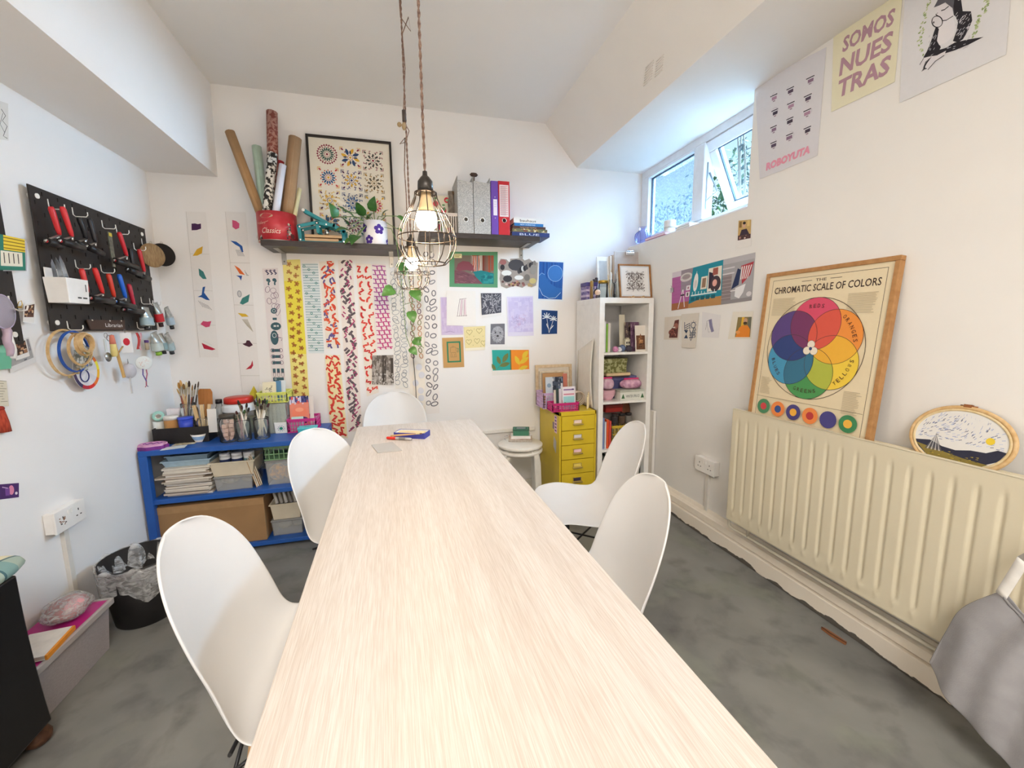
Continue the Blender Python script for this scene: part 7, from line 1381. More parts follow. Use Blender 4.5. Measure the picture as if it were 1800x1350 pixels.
for i, (px, yy, h) in enumerate(((1073, 2.73, .13), (1086, 2.75, .14))):
    c = aty(px, 521, yy); jar(['glass bottle of pencils beside the gold-lidded jar', 'glass bottle of white sticks beside the ornament frame'][i], (c.x, yy, zk), .026, h, neck=.5, name='glass_bottle', cat='bottle')
    for k in range(4): t = thing('pencil', ['%s slim pencil in the first glass bottle', '%s slim white stick in the second glass bottle'][i] % ORD[k], 'pencil', (c.x+jit(.006), yy+jit(.006), zk+.01), 0, ['pencils in the first bottle', 'sticks in the second bottle'][i], (jit(.08), jit(.08), 0)); mk('shaft', MB().cyl((0, 0, 0), (0, 0, .15+.01*k), .003, n=6), mat(['#d8b06a', '#c9c4bc', '#e6e2da', '#b98a4a'][k] if i == 0 else '#e8e8e6', rough=.5), t); mk('tip', MB().cyl((0, 0, .15+.01*k), (0, 0, .16+.01*k), .003, .0005, n=6), mat('#e2c9a0', rough=.7), t)
# clipboard, boards and frames
def lean_board(name, label, cat, r, y, col, th=.006, lean=.03, m=None):
    x0, x1, _, z1 = rect3(r, y); h = z1-zk; t = thing(name, label, cat, ((x0+x1)/2, y, zk), 0, None, (-math.atan2(lean, h), 0, 0)); mk('board', MB().bb((-(x1-x0)/2, 0, 0), ((x1-x0)/2, th, h)), m or mat(col, rough=.6), t, bevel=.003); return t, x1-x0, h
t, w, h = lean_board('clipboard', 'grey clipboard with a silver clip leaning on top of the cube shelf', 'clipboard', (1081, 441, 1134, 521), 2.88, '#b9aea8', .004); mk('clip', MB().bb((-.035, -.014, h-.028), (.035, 0, h-.006)).cyl((-.03, -.008, h+.002), (.03, -.008, h+.002), .006, n=10), METAL('#d8dadc', .2), t, bevel=.003)
lean_board('drawing_board', 'brown hardboard sheet behind the clipboard', 'board', (1092, 444, 1137, 521), 2.91, '#9a7250', .004)
t, w, h = lean_board('white_picture', 'small white frame behind the gold-lidded jar', 'frame', (1051, 450, 1072, 521), 2.90, '#ecebe8', .012); mk('frame_opening', MB().bb((-w/2+.018, -.001, h*.3), (w/2-.016, .0, h-.03)), mat('#b9bcc0', rough=.4), t)
for i in range(4): lean_board('canvas_board', ['thin canvas board just right of the white frame', 'second canvas board right of the white frame', 'third canvas board, slightly taller, by the clipboard', 'brown-edged canvas board against the clipboard'][i], 'canvas', (1072+i*3, 449-i, 1075+i*3, 521), 2.90, ['#d8d2ca', '#a88f7c', '#e2ddd6', '#8a6a58'][i], .10, .01)
x0, x1, _, z1 = rect3((1091, 462, 1147, 519), 2.70); w = x1-x0; h = z1-zk; t = thing('ornament_frame', 'wooden frame with a small ornament print on top of the cube shelf', 'picture', ((x0+x1)/2, 2.70, zk), 0, None, (-.16, 0, 0)); WF = WOOD('#a8743e', '#8f6034', (3, 3, 3))
for a_, b_ in (((-w/2, 0, 0), (w/2, .016, .014)), ((-w/2, 0, h-.012), (w/2, .016, h)), ((-w/2, 0, .014), (-w/2+.010, .016, h-.012)), ((w/2-.012, 0, .014), (w/2, .016, h-.012))): mk('frame_bar', MB().bb(a_, b_), WF, t, bevel=.002)
a = Art((w-.022)/(h-.026)); a.frame(0, 0, 1, 1, .05, '#d8dadc')
for i in range(90):
    u, v = rnd.uniform(0, .5), rnd.uniform(0, .5); sq = .5*.62
    for su in (-1, 1):
        for sv in (-1, 1): a.ell(.5+su*u*.62, .5+sv*v*.62, .012, None, '#5a504e', 5) if i % 3 else squig(a, .5+su*u*.62, .5+sv*v*.62, .06, .010, '#6a5c58', su*sv*u*6, .3)
mk('print_sheet', sheet(MB(), [(-w/2+.01, .006, h-.012), (w/2-.012, .006, h-.012), (w/2-.012, .006, .014), (-w/2+.01, .006, .014)], a, '#eceae8', .001, Vector((0, -1, 0))), PRINT, t); mk('easel_foot', MB().bb((-.045, -.03, 0), (-.035, .03, .012)).bb((.035, -.03, 0), (.045, .03, .012)), WOOD('#d8b488', '#c09a68', (3, 3, 3)), t)
# ================================================================== inside the cube shelf
def kx(px, y): return aty(px, 600, y).x
zs = KS[3]; yf = 2.665
for i, (px, w, h, col, lab) in enumerate(((1066, .012, .27, '#d8d4dc', 'white book at the left of the top compartment'), (1070, .016, .22, '#e6e4e2', 'second white book in the top compartment'), (1075.5, .012, .20, '#8ac24a', 'lime green book in the top compartment'), (1080.5, .018, .205, '#dcd6cc', 'cream book right of the lime green one'))):
    x = KX+.045+[0, .016, .036, .050][i]; book('paperback', lab, x, x+w, yf+.03, yf+.20, zs, zs+h, col, grp='books in the top compartment', extra=(lambda a: [a.rect(.3, .1+.06*k, .7, .13+.06*k, '#6a5a78') for k in range(8)]) if i == 0 else None)
stand_card('cream_card', 'tall cream card standing in the top compartment', 'card', (1089, 553, 1099, 612), 2.79, '#e2dac2', None, .02, zb=zs)
stand_card('photo_print', 'dark photo print leaning behind the white house figure', 'photo', (1099, 566, 1112, 612), 2.76, '#5a4a4c', lambda a: mono(a, 24, ['#8a7464', '#3a2c30', '#b9a48c', '#6a5460'], 0, 0, 1, .6, .1, .15), .02, zb=zs)
stand_card('violet_print', 'plum-coloured print in the middle of the top compartment', 'photo', (1109, 566, 1124, 612), 2.715, '#6a4a62', lambda a: [mono(a, 20, ['#4a3048', '#8a6a80', '#a8909a'], 0, 0, 1, 1, .1, .1)], .02, zb=zs)
stand_card('animal_photo', 'cream-bordered photo of a brown animal in the top compartment', 'photo', (1117, 572, 1136, 615), 2.668, '#e4dcd0', lambda a: [a.rect(.1, .38, .9, .92, '#6a4630'), a.poly([(.35, .5), (.5, .3), (.68, .5)], '#8a5c3c'), a.ell(.5, .62, .22, .2, '#a87448', 10), mono(a, 14, ['#4a2c1c', '#c99a6a'], .12, .5, .88, .9, .06, .1)], .02, zb=zs)
stand_card('red_card', 'rust-red card at the right end of the top compartment', 'card', (1132, 577, 1138, 612), 2.68, '#7a3f34', None, .02, zb=zs)
c = aty(1103, 600, 2.75); t = thing('house_figure', 'small white house block in the top compartment', 'figurine', (c.x, 2.76, zs)); mk('house_walls', MB().bb((-.02, -.016, 0), (.02, .016, .085)), mat('#e8e0c8', rough=.6), t, bevel=.001); mk('house_window', MB().bb((-.013, -.0168, .055), (-.003, -.0155, .07)).bb((.004, -.0168, .055), (.014, -.0155, .07)).bb((-.013, -.0168, .03), (-.003, -.0155, .045)).bb((.004, -.0168, .03), (.014, -.0155, .045)), mat('#3a3030', rough=.6), t); mk('house_roof', MB().prism([(-.022, .085), (.022, .085), (.0, .1)], (-.017, .017), 1), mat('#d8ccb0', rough=.6), t)
for i, (px, r, col, lab) in enumerate(((1082, .022, '#c98ab0', 'pink yarn ball at the left of the top compartment clutter'), (1094, .026, '#6a7a9a', 'blue-grey yarn ball in the top compartment'), (1106, .024, '#4a4450', 'dark grey yarn ball in the top compartment'), (1118, .020, '#8a8086', 'pale grey yarn ball in the top compartment'), (1089, .018, '#e2dfe2', 'white yarn ball in the top compartment'))):
    yy = 2.70+.03*(i % 2); x = kx(px, yy); t = thing('yarn_ball', lab, 'yarn', (x, yy, zs), 0, 'yarn balls in the top compartment'); mk('ball', MB().sphere((0, 0, r*.9), r, 14, 10), mat(col, rough=.95, var=.25, scale=60, bump=.6), t); mk('strand', MB().tube([(r*math.cos(k*.6)*math.cos(k*.17), r*math.sin(k*.6)*math.cos(k*.17), r*.9+r*math.sin(k*.17)*.98) for k in range(-8, 30)], .0018, 5), mat(col, rough=.95, var=.1), t)
zs = KS[2]
c = kx(1086, 2.72); lid_box('pattern_box', 'green-gold patterned box in the second compartment', 'box', (c, 2.84, zs+.195), .19, .18, .105, mat('#6a6a38', rough=.6, h2='#a8a878', scale=60, lo=.46, hi=.54), mat('#787848', rough=.6, h2='#b0b084', scale=60, lo=.46, hi=.54), .03)
lid_box('cream_box', 'flat cream box under the green-gold box', 'box', (c+.02, 2.83, zs+.165), .19, .19, .029, mat('#4a3a34', rough=.6), mat('#d8be94', rough=.6), .02)
lid_box('violet_box', 'violet-blue storage box at the back of the second compartment', 'box', (kx(1088, 2.86)+.0, 2.88, zs), .26, .20, .164, mat('#5a5a86', rough=.5), mat('#6a6a98', rough=.5), .03)
t = thing('bowl_stack', 'stack of pink nested bowls in the second compartment', 'bowl', (0, 0, 0)); bpy.data.objects.remove(t)
bx_ = kx(1070, 2.72)
for i in range(4):
    t = thing('pink_bowl', ['lowest pink bowl of the nested stack', 'second pink bowl of the nested stack', 'third pink bowl of the nested stack', 'topmost pink bowl of the nested stack'][i], 'bowl', (bx_+.005, 2.735, zs+.010*i), 0, 'nested pink bowls'); mk('bowl_body', MB().lathe([(0, 0), (.03, 0), (.034, .004), (.058, .045), (.056, .045), (.032, .006), (0, .006)], 26), PLASTIC('#dba8b4'), t); mk('bowl_rim', MB().ring((0, 0, .045), .057, .002, n=30), PLASTIC('#e4b8c2'), t)
c = kx(1112, 2.70); t = lid_box('tree_tin', 'long white tin with printed green trees in the second compartment', 'tin', (c-.005, 2.715, zs), .20, .09, .075, mat('#dfe0d6', rough=.4), mat('#b8bcae', rough=.4), .016)
a = Art(3.2); a.text('WINTER SPRUCE', .22, .32, .78, .68, '#4a4f48')
for u in (.1, .9): a.poly([(u-.07, .8), (u, .15), (u+.07, .8)], '#3f6a44')
mk('tin_print', sheet(MB(), [(-.098, -.0455, .056), (.098, -.0455, .056), (.098, -.0455, .003), (-.098, -.0455, .003)], a, '#dfe0d6', .0005, Vector((0, -1, 0))), PRINT, t)
def soft_bag(label, x, y, z, sx, sy, sz, col, col2, lab2='zip'):
    t = thing('zip_bag', label, 'bag', (x, y, z)); mk('bag_film', MB().grid(lambda u, v: Vector((sx*math.sin(PI*v)**.6*math.cos(2*PI*u)*(1+.08*math.sin(7*2*PI*u)), sy*math.sin(PI*v)**.6*math.sin(2*PI*u)*(1+.08*math.sin(5*2*PI*u+1)), sz*(1-math.cos(PI*v))*.5)), 30, 12, closed_u=True), mat(col, rough=.25, h2=col2, scale=26, bump=.4), t); mk('zip_strip', MB().bb((-sx*.7, -.004, sz*.96), (sx*.7, .004, sz*1.12)), mat('#d43a78', rough=.4), t)
soft_bag('pink zip bag of lace on the tree tin', kx(1112, 2.72)+.0, 2.725, zs+.0765, .085, .04, .07, '#e0b4c8', '#b07a9a'); soft_bag('clear pink bag standing on the pink bowls', bx_+.005, 2.735, zs+.0775, .05, .035, .08, '#c99ab0', '#e8cdd8')
zs = KS[1]
for i, (w, h, col, lab) in enumerate(((.026, .23, '#7a8ab8', 'blue book at the left of the third compartment'), (.012, .20, '#d8dade', 'thin white book in the third compartment'), (.016, .215, '#e0562c', 'orange book in the third compartment'), (.018, .205, '#c8443a', 'red book right of the orange one'))):
    x = KX+.044+[0, .029, .044, .063][i]; book('paperback', lab, x, x+w, yf+.01, yf+.20, zs, zs+h, col, grp='books in the third compartment')
crate('yellow_crate', 'mustard plastic crate in the third compartment', (KX+.245, 2.80, zs), .22, .22, .16, mat('#d0b43a', rough=.45), 0, 3, 8, 'crate')
for i, (dx, col, lab) in enumerate(((-.06, '#4a4648', 'dark ink jar on the mustard crate'), (.0, '#6a5648', 'brown ink jar on the mustard crate'), (.055, '#8a8680', 'grey ink jar at the right on the mustard crate'))): jar(lab, (KX+.245+dx, 2.74, zs+.162), .026, .075, m=glass_mat(col, .3), lid=PLASTIC('#2a2628'), neck=.8)
lid_box('red_box', 'small red box high in the third compartment', 'box', (KX+.20, 2.84, zs+.245), .14, .13, .055, mat('#a82c24', rough=.45), mat('#8a2a22', rough=.45), .02)
lid_box('grey_carton', 'grey carton under the small red box', 'box', (KX+.20, 2.89, zs+.162), .17, .11, .082, mat('#6f6a68', rough=.7), mat('#7c7774', rough=.7), .02)
t = thing('brown_basket', 'oval brown leather tray standing at the right of the third compartment', 'basket', (KX+.33, 2.80, zs+.162)); mk('tray_back', MB().lathe([(0, 0), (.07, 0), (.075, .01), (.072, .016), (0, .012)], 28, sx=1., sy=.55), mat('#7c4a30', rough=.6), t, loc=(0, .05, .075), rot=(PI/2-.15, PI/2, 0)); mk('tray_rim', MB().ring((0, 0, 0), .073, .004, n=32, sy=.55), mat('#5c3420', rough=.6), t, loc=(0, .034, .075), rot=(PI/2-.15, PI/2, 0))
zs = KS[0]
crate('green_basket', 'dark green plastic crate on the bottom of the cube shelf', (KX+.26, 2.80, zs), .22, .26, .26, mat('#1f3f30', rough=.5), 0, 4, 8, 'crate')
t = thing('black_bag', 'crumpled black bag at the bottom left of the cube shelf', 'bag', (KX+.09, 2.78, zs)); mk('bag_body', MB().sphere((0, 0, .10), .05, 18, 12, sc=(.95, 1.8, 2.0)), mat('#1c1a22', rough=.5, h2='#34303c', scale=14, bump=.8), t); mk('bag_handle', MB().tube([(-.02, -.03, .19), (0, -.04, .25), (.02, -.03, .19)], .004, 6), mat('#24222a', rough=.6), t)
# white panel leaning between shelf and wall
t = thing('white_plank', 'narrow white plank standing between the cube shelf and the wall', 'plank', (1.766, 2.60, 0)); mk('plank_board', MB().bb((-.005, 0, 0), (.018, .05, .66)), PLASTIC('#e9e6e0', .5), t, bevel=.002); mk('plank_edge', MB().bb((-.0055, -.001, .0), (-.0035, .051, .66)), PLASTIC('#d6d0c6', .5), t)
# ================================================================== on the yellow drawer unit
zh = .69; GH2 = 'wooden frames on the drawer unit'
def bare_frame(label, r, y, lean, m, bar=.02, extra=None):
    x0, x1, _, z1 = rect3(r, y); w, h = x1-x0, z1-zh; t = thing('bare_frame', label, 'frame', ((x0+x1)/2, y, zh), 0, GH2, (-lean, 0, 0))
    for a_, b_ in (((-w/2, 0, 0), (w/2, .014, bar)), ((-w/2, 0, h-bar), (w/2, .014, h)), ((-w/2, 0, bar), (-w/2+bar, .014, h-bar)), ((w/2-bar, 0, bar), (w/2, .014, h-bar))): mk('frame_bar', MB().bb(a_, b_), m, t, bevel=.001)
    mk('backing', MB().bb((-w/2+bar, .008, bar), (w/2-bar, .012, h-bar)), mat('#d9cfc0', rough=.8), t)
PINE = WOOD('#d8c3a4', '#c6ac88', (4, 4, 4))
bare_frame('large bare wooden frame leaning on the wall over the yellow drawers', (943, 641, 1006, 712), 2.99, .06, PINE, .022); bare_frame('smaller pale frame inside the large bare frame', (950, 652, 1001, 712), 2.955, .06, WOOD('#e2d6c2', '#d0bfa2', (4, 4, 4)), .014)
stand_card('kraft_envelope', 'kraft envelope in the lilac basket', 'envelope', (955, 656, 992, 705), 2.92, '#b98f62', None, .02, zb=zh+.008)
def mag_(a): a.rect(.0, .0, .4, 1, '#c9d4de'); a.rect(.4, .0, 1, .6, '#4a5468'); mono(a, 30, ['#8a94a4', '#2c3444', '#d8dce2', '#6a7a94'], .4, 0, 1, .6, .1, .1); a.ell(.2, .3, .12, .12, '#8aa4bc', 8)
stand_card('photo_postcard', 'blue-grey photo postcard in the lilac basket', 'postcard', (960, 663, 991, 705), 2.88, '#d4dae0', mag_, .02, zb=zh+.008); stand_card('coral_card', 'coral striped card at the right of the lilac basket', 'card', (990, 657, 998, 705), 2.90, '#c87a68', None, .02, zb=zh+.008)
x0, x1, _, z1 = rect3((952, 684, 978, 716), 2.78); crate('lilac_basket', 'lilac lattice basket on the yellow drawers', ((x0+x1)/2+.03, 2.87, zh), .14, .17, .115, mat('#cfaed4', rough=.4), 0, 5, 8)
x0, x1, _, z1 = rect3((971, 708, 1018, 726), 2.66); crate('magenta_basket', 'magenta lattice basket of cards at the front of the yellow drawers', ((x0+x1)/2, 2.715, zh), x1-x0, .11, .06, mat('#cc2a7a', rough=.4), 0, 3, 12)
def cd_(a): a.rect(.08, .42, .92, .95, '#9ad0d4'); a.rect(.1, .1, .9, .16, '#8a6a9a'); a.rect(.1, .3, .9, .36, '#d48aa0'); a.ell(.8, .12, .1, .05, '#4a3a6a', 8); a.ell(.2, .7, .07, .05, '#5a8a4a', 8)
for i, (r, col, fn, lab) in enumerate((((989, 680, 1012, 712), '#e6dfe6', cd_, 'lilac card with a mint panel at the front of the magenta basket'), ((983, 684, 988, 714), '#d8d0d8', None, 'white card edge left in the magenta basket'), ((978, 683, 983, 714), '#3a4a4a', None, 'dark card edge in the magenta basket'), ((974, 686, 978, 714), '#e6d8c8', None, 'cream card edge at the left of the magenta basket'))): stand_card('greeting_card', lab, 'card', r, 2.68+.02*i, col, fn, .012, 'cards in the magenta basket', zb=zh+.008)
c = aty(1020, 705, 2.80); t = thing('twine_coil', 'coil of cream twine beside the magenta basket', 'twine', (c.x-.002, 2.84, zh))
for i in range(4): mk('loop', MB().ring((0, 0, .055+.004*i), .05-.004*i, .0035, ax=1, n=26), mat('#d8c8b8', rough=.95), t, loc=(0, -.018+.012*i, 0), rot=(0, 0, jit(.2)))
for i in range(3): c = aty(1030+i*3.2, 715, 2.72); t = thing('folded_ruler', ['leftmost cream wooden strip standing by the twine', 'middle cream wooden strip standing by the twine', 'rightmost cream wooden strip standing by the twine'][i], 'wooden strip', (min(c.x, 1.312), 2.70+.02*i, zh), 0, 'cream strips on the drawer unit', (-.03, .02, 0)); mk('strip', MB().bb((-.004, -.0015, 0), (.004, .0015, .09+.012*i)), mat('#e4d6b0', rough=.7), t); mk('strip_end', MB().bb((-.0042, -.0017, .086+.012*i), (.0042, .0017, .091+.012*i)), mat('#c9b68a', rough=.7), t)
# big sheet of paper curving up against the cube shelf
def psh(u, v): return Vector((1.328-.018*math.sin(PI*v)*(1-u)-.03*(1-v)**2*u*.4, 2.70+.27*u, zh+.001+.50*v-.10*v*u))
tag(mk('paper_sheet', MB().grid(psh, 10, 16), mat('#e8e2d6', rough=.85, var=.02), solid=.0008), 'large cream sheet of paper propped against the side of the cube shelf', 'paper')
# ================================================================== on the stools
sz = .462; sc_ = atz(905, 774, sz); t = thing('spiral_notebook', 'spiral notebook with striped edge on the stacked stools', 'notebook', (sc_.x+.045, sc_.y+.01, sz), -.3); mk('covers', MB().bb((-.085, -.065, 0), (.085, .065, .002)).bb((-.085, -.065, .012), (.085, .065, .014)), mat('#dcd0c0', rough=.6, h2='#b59a8a', scale=50), t); mk('pages', MB().bb((-.08, -.063, .002), (.083, .063, .012)), mat('#ece8de', rough=.9), t)
sp = MB()
for i in range(17): sp.ring((-.078+.0098*i, -.065, .007), .008, .0012, ax=0, n=10, m=4)
mk('spiral_wire', sp, mat('#6a4a3c', rough=.4, metal=.5), t)
book('white_book', 'white book on the spiral notebook', sc_.x-.02, sc_.x+.12, sc_.y-.03, sc_.y+.075, sz+.0145, sz+.034, '#e6e2de', rz=-.25)
t = lid_box('green_card_box', 'small green card box on top of the white book', 'box', (sc_.x+.055, sc_.y+.025, sz+.0345), .115, .085, .046, mat('#3f7a60', rough=.5), mat('#2f5f4c', rough=.5), .010, -.3); a = Art(1.4); a.frame(.05, .05, .95, .95, .05, '#5a9a80'); a.rect(.2, .25, .8, .75, '#8a9a9c'); a.line([(.3, .5), (.5, .4), (.7, .55)], .05, '#b88aa0')
mk('lid_print', sheet(MB(), [(-.055, .0425, .0462), (.055, .0425, .0462), (.055, -.0425, .0462), (-.055, -.0425, .0462)], a, '#3c6a58', .0004, Vector((0, 0, 1))), PRINT, t)
for i in range(2): p = atz(889-i*1, 767+i*6, sz); t = thing('small_scissors', ['small white clip at the back of the upper stool', 'small white clip at the front of the upper stool'][i], 'clip', (p.x, p.y, sz), .5+i); mk('clip_bar', MB().bb((-.014, -.003, 0), (.014, .003, .004)), PLASTIC('#c9c4c8'), t, bevel=.001); mk('clip_end', MB().cyl((.014, 0, 0), (.014, 0, .004), .005, n=10), PLASTIC('#b9b2ba'), t)
# ================================================================== chromatic poster on the radiator
pb = RZ1-.046; pt_z = atx(1357, 481, 1.772).z; y_l = (atx(1357, 481, 1.772).y+atx(1313, 719, 1.705).y)/2+.01; y_r = (atx(1592, 446, 1.772).y+atx(1525, 766, 1.705).y)/2
hgt = math.hypot(pt_z-pb, .07); wid = y_l-y_r; lean = math.asin(.062/hgt)
t = thing('colour_poster', 'oak framed poster titled Chromatic Scale of Colors leaning above the radiator', 'poster', (1.703, (y_l+y_r)/2, pb), 0, None, (0, lean, 0)); OKF = WOOD('#b98a58', '#a87848', (4, 4, 4)); fb = .018
for a_, b_ in (((0, -wid/2, 0), (.026, wid/2, fb)), ((0, -wid/2, hgt-fb), (.026, wid/2, hgt)), ((0, -wid/2, fb), (.026, -wid/2+fb, hgt-fb)), ((0, wid/2-fb, fb), (.026, wid/2, hgt-fb))): mk('frame_bar', MB().bb(a_, b_), OKF, t, bevel=.002)
mk('backing_board', MB().bb((.014, -wid/2+fb, fb), (.024, wid/2-fb, hgt-fb)), mat('#9a7a54', rough=.9), t)
a = Art((wid-2*fb)/(hgt-2*fb)); INK = '#3c2c28'
a.frame(.04, .028, .96, .985, .003, INK); a.text('THE', .44, .045, .53, .062, INK, bold=.01); a.line([(.32, .053), (.41, .053)], .004, INK); a.line([(.56, .053), (.65, .053)], .004, INK); a.text('CHROMATIC SCALE OF COLORS', .07, .078, .93, .122, INK, bold=.012)
for (u0, v0, u1, n_) in ((.07, .155, .30, 14), (.72, .155, .93, 14), (.06, .70, .17, 14), (.80, .72, .93, 16)):
    for i in range(n_): a.rect(u0, v0+.0085*i, u1-rnd.random()*.04, v0+.0032+.0085*i, '#c2b396')
CU, CV, RR = .49, .485, .40; a.oval(CU, CV, RR+.012, RR+.012, .004, INK, n=60)
pr_ = RR/2*1.06; cols = [('REDS', -90, '#d9506c'), ('ORANGES', -30, '#ef9440'), ('YELLOWS', 30, '#f2cf48'), ('GREENS', 90, '#4f9a58'), ('BLUES', 150, '#4a9ac0'), ('VIOLETS', 210, '#5c4682')]
cen = [(CU+math.cos(math.radians(d))*RR*.5, CV+math.sin(math.radians(d))*RR*.5*a.asp) for _, d, _ in cols]
for i in (2, 3, 1, 4, 0, 5): a.ell(*cen[i], pr_, None, cols[i][2], 40)
def lens(i, j, col):
    # overlap of two neighbouring circles
    (x1, y1), (x2, y2) = [(c_[0], c_[1]/a.asp) for c_ in (cen[i], cen[j])]; d = math.hypot(x2-x1, y2-y1); mx, my = (x1+x2)/2, (y1+y2)/2; al = math.acos(min(1, d/2/pr_)); t1 = math.atan2(y2-y1, x2-x1); pts = []
    for k in range(13): q = t1-al+2*al*k/12; pts.append((x1+pr_*math.cos(q), (y1+pr_*math.sin(q))*a.asp))
    for k in range(13): q = t1+PI-al+2*al*k/12; pts.append((x2+pr_*math.cos(q), (y2+pr_*math.sin(q))*a.asp))
    a.poly(pts, col)
for i, j, col in ((2, 3, '#b4bc48'), (1, 2, '#efb43c'), (3, 4, '#3a7490'), (4, 5, '#34457e'), (0, 5, '#7a3a64'), (0, 1, '#dc5a48')): lens(i, j, col)
for i in range(6): a.oval(*cen[i], pr_, pr_, .003, '#4a3c3c', n=40)
for k in range(3): q = -PI/2+k*2*PI/3; a.ell(CU+.034*math.cos(q), CV+.034*math.sin(q)*a.asp, .034, None, '#efe4d2', 14); a.oval(CU+.034*math.cos(q), CV+.034*math.sin(q)*a.asp, .034, .034, .003, '#8a7a6a', n=14)
a.ell(CU, CV, .014, None, '#33457a', 10)
def arc_text(tx, d, r, size, flip=False):
    n_ = len(tx); vs = None
    for k, ch in enumerate(tx):
        q = math.radians(d)+(k-(n_-1)/2)*size*1.15/r*(-1 if flip else 1); cx, cy = CU+r*math.cos(q), CV+r*math.sin(q)*a.asp; vv, ff = text_mesh(ch); a.k += 1; rot = q+(PI/2 if not flip else -PI/2)
        for f_ in ff:
            pts = []
            for z_ in f_: x_, y_ = (vv[z_][0]-.5)*size*.7, -(vv[z_][1]-.5)*size; pts.append((cx+x_*math.cos(rot)-y_*math.sin(rot), cy+(x_*math.sin(rot)+y_*math.cos(rot))*a.asp))
            a.poly(pts, '#4a2c2a', a.k)
for nm, d, _ in cols[:5]: arc_text(nm, d, RR*.86, .03, d in (30, 90, 150))
a.line([(.04, .835), (.96, .835)], .003, '#8a7a62')
for i, (o_, i_) in enumerate((('#4f8a62', '#d0484c'), ('#ec8a48', '#34508e'), ('#4a4482', '#f0b040'), ('#ec8a48', '#b83a3c'), ('#4a4484', None), ('#3f8658', '#f0b648'))):
    u = .13+.148*i; a.ell(u, .905, .066, None, o_, 22)
    if i_: a.ell(u, .905, .032, None, i_, 16)
mk('print_sheet', sheet(MB(), [(.008, wid/2-fb, hgt-fb), (.008, -wid/2+fb, hgt-fb), (.008, -wid/2+fb, fb), (.008, wid/2-fb, fb)], a, '#e6d6b4', .001, Vector((-1, 0, 0))), PRINT, t)
# oval embroidery hoop with a landscape
hc = (atx(1597, 770, 1.735)+atx(1783, 772, 1.735))/2; hw = (atx(1597, 770, 1.735).y-atx(1783, 772, 1.735).y)/2; ztop = atx(1695, 716, 1.75).z; hz = (ztop-(RZ1-.045))/2
t = thing('landscape_hoop', 'oval embroidery hoop with a stitched hill landscape on the radiator', 'embroidery', (1.726, hc.y, RZ1-.044), 0, None, (0, .22, 0))
mk('outer_ring', MB().tube([(0, hw*math.cos(q), hz+hz*math.sin(q)) for q in [2*PI*i/60 for i in range(60)]], .0065, 8, True), BAM, t); mk('inner_ring', MB().tube([(-.002, (hw-.009)*math.cos(q), hz+(hz-.009)*math.sin(q)) for q in [2*PI*i/60 for i in range(60)]], .0045, 8, True), WOOD('#e2cfa8', '#d0b888', (6, 6, 6)), t); mk('clasp', MB().box((0, 0, 2*hz+.006), (.012, .02, .010)).cyl((0, -.022, 2*hz+.006), (0, .02, 2*hz+.006), .0025, n=8), METAL('#8a5a3c', .4), t)
em = MB(); EY, EZ = hw-.01, hz-.01
def ep(u, v, k): return Vector((-.003-.00003*k, -u*EY, hz+v*EZ))
em.poly([ep(math.cos(2*PI*i/48), math.sin(2*PI*i/48), 0) for i in range(48)], '#e2e0dc')
kk = 1
for i in range(240):
    u, v = rnd.uniform(-.9, .9), rnd.uniform(-.15, .9)
    if u*u+v*v > .86: continue
    q = .5+1.2*v+.4*math.sin(5*u); dx, dy = .035*math.cos(q), .035*math.sin(q); kk += 1; em.poly([ep(u-dx, v-dy, 3), ep(u+dx, v+dy, 3), ep(u+dx-.006, v+dy+.018, 3), ep(u-dx-.006, v-dy+.018, 3)], rnd.choice(['#8f9cc4', '#5a6a9a', '#a9b4d4', '#3f4a70', '#c2c8da']))
def clipd(pts): 
    o = []
    for u, v in pts: r_ = math.hypot(u, v); o.append((u, v) if r_ < .985 else (u/r_*.985, v/r_*.985))
    return o
em.poly([ep(u, v, 8) for u, v in clipd([(-.95, -.30), (-.6, -.22), (-.3, -.36), (.0, -.40), (.3, -.30), (.6, -.28), (.8, -.12), (.97, -.15), (.9, -.5), (.5, -.8), (0, -.97), (-.5, -.85), (-.85, -.5)])], '#2a2c40')
em.poly([ep(u, v, 10) for u, v in clipd([(-.93, -.40), (-.4, -.5), (.2, -.62), (.7, -.66), (.5, -.84), (0, -.97), (-.5, -.85)])], '#8a7a3a')
for i in range(40): u, v = rnd.uniform(-.7, .5), rnd.uniform(-.85, -.5); em.poly([ep(u, v, 13), ep(u+.06, v-.01, 13), ep(u+.06, v+.02, 13)], rnd.choice(['#c2a83a', '#5a5230', '#a8923a']))
for i in range(9): em.poly([ep(-.66+.045*i, -.55, 14), ep(-.63+.045*i, -.55, 14), ep(-.52+.008*i, .12-.10*abs(i-4)*.5, 14)], ['#5a5a5e', '#b9b8b8'][i % 2])
em.poly([ep(.62+.09*math.cos(q*PI/6), .12+.12*math.sin(q*PI/6), 14) for q in range(12)], '#e6c83a')
mk('stitched_cloth', em, PRINT, t)
p = atx(1790, 822, RX_+.04); tag(mk('blue_sheet', sheet(MB(), [Vector((-.05, .07, .0)), Vector((-.05, -.12, .0)), Vector((.05, -.12, .004)), Vector((.05, .08, .004))], None, '#c3d2dc', .001, Vector((0, 0, 1))), PRINT, loc=(RX_+.045, .62, RZ1+.0005)), 'pale blue sheet lying on the radiator top at the right edge', 'paper')
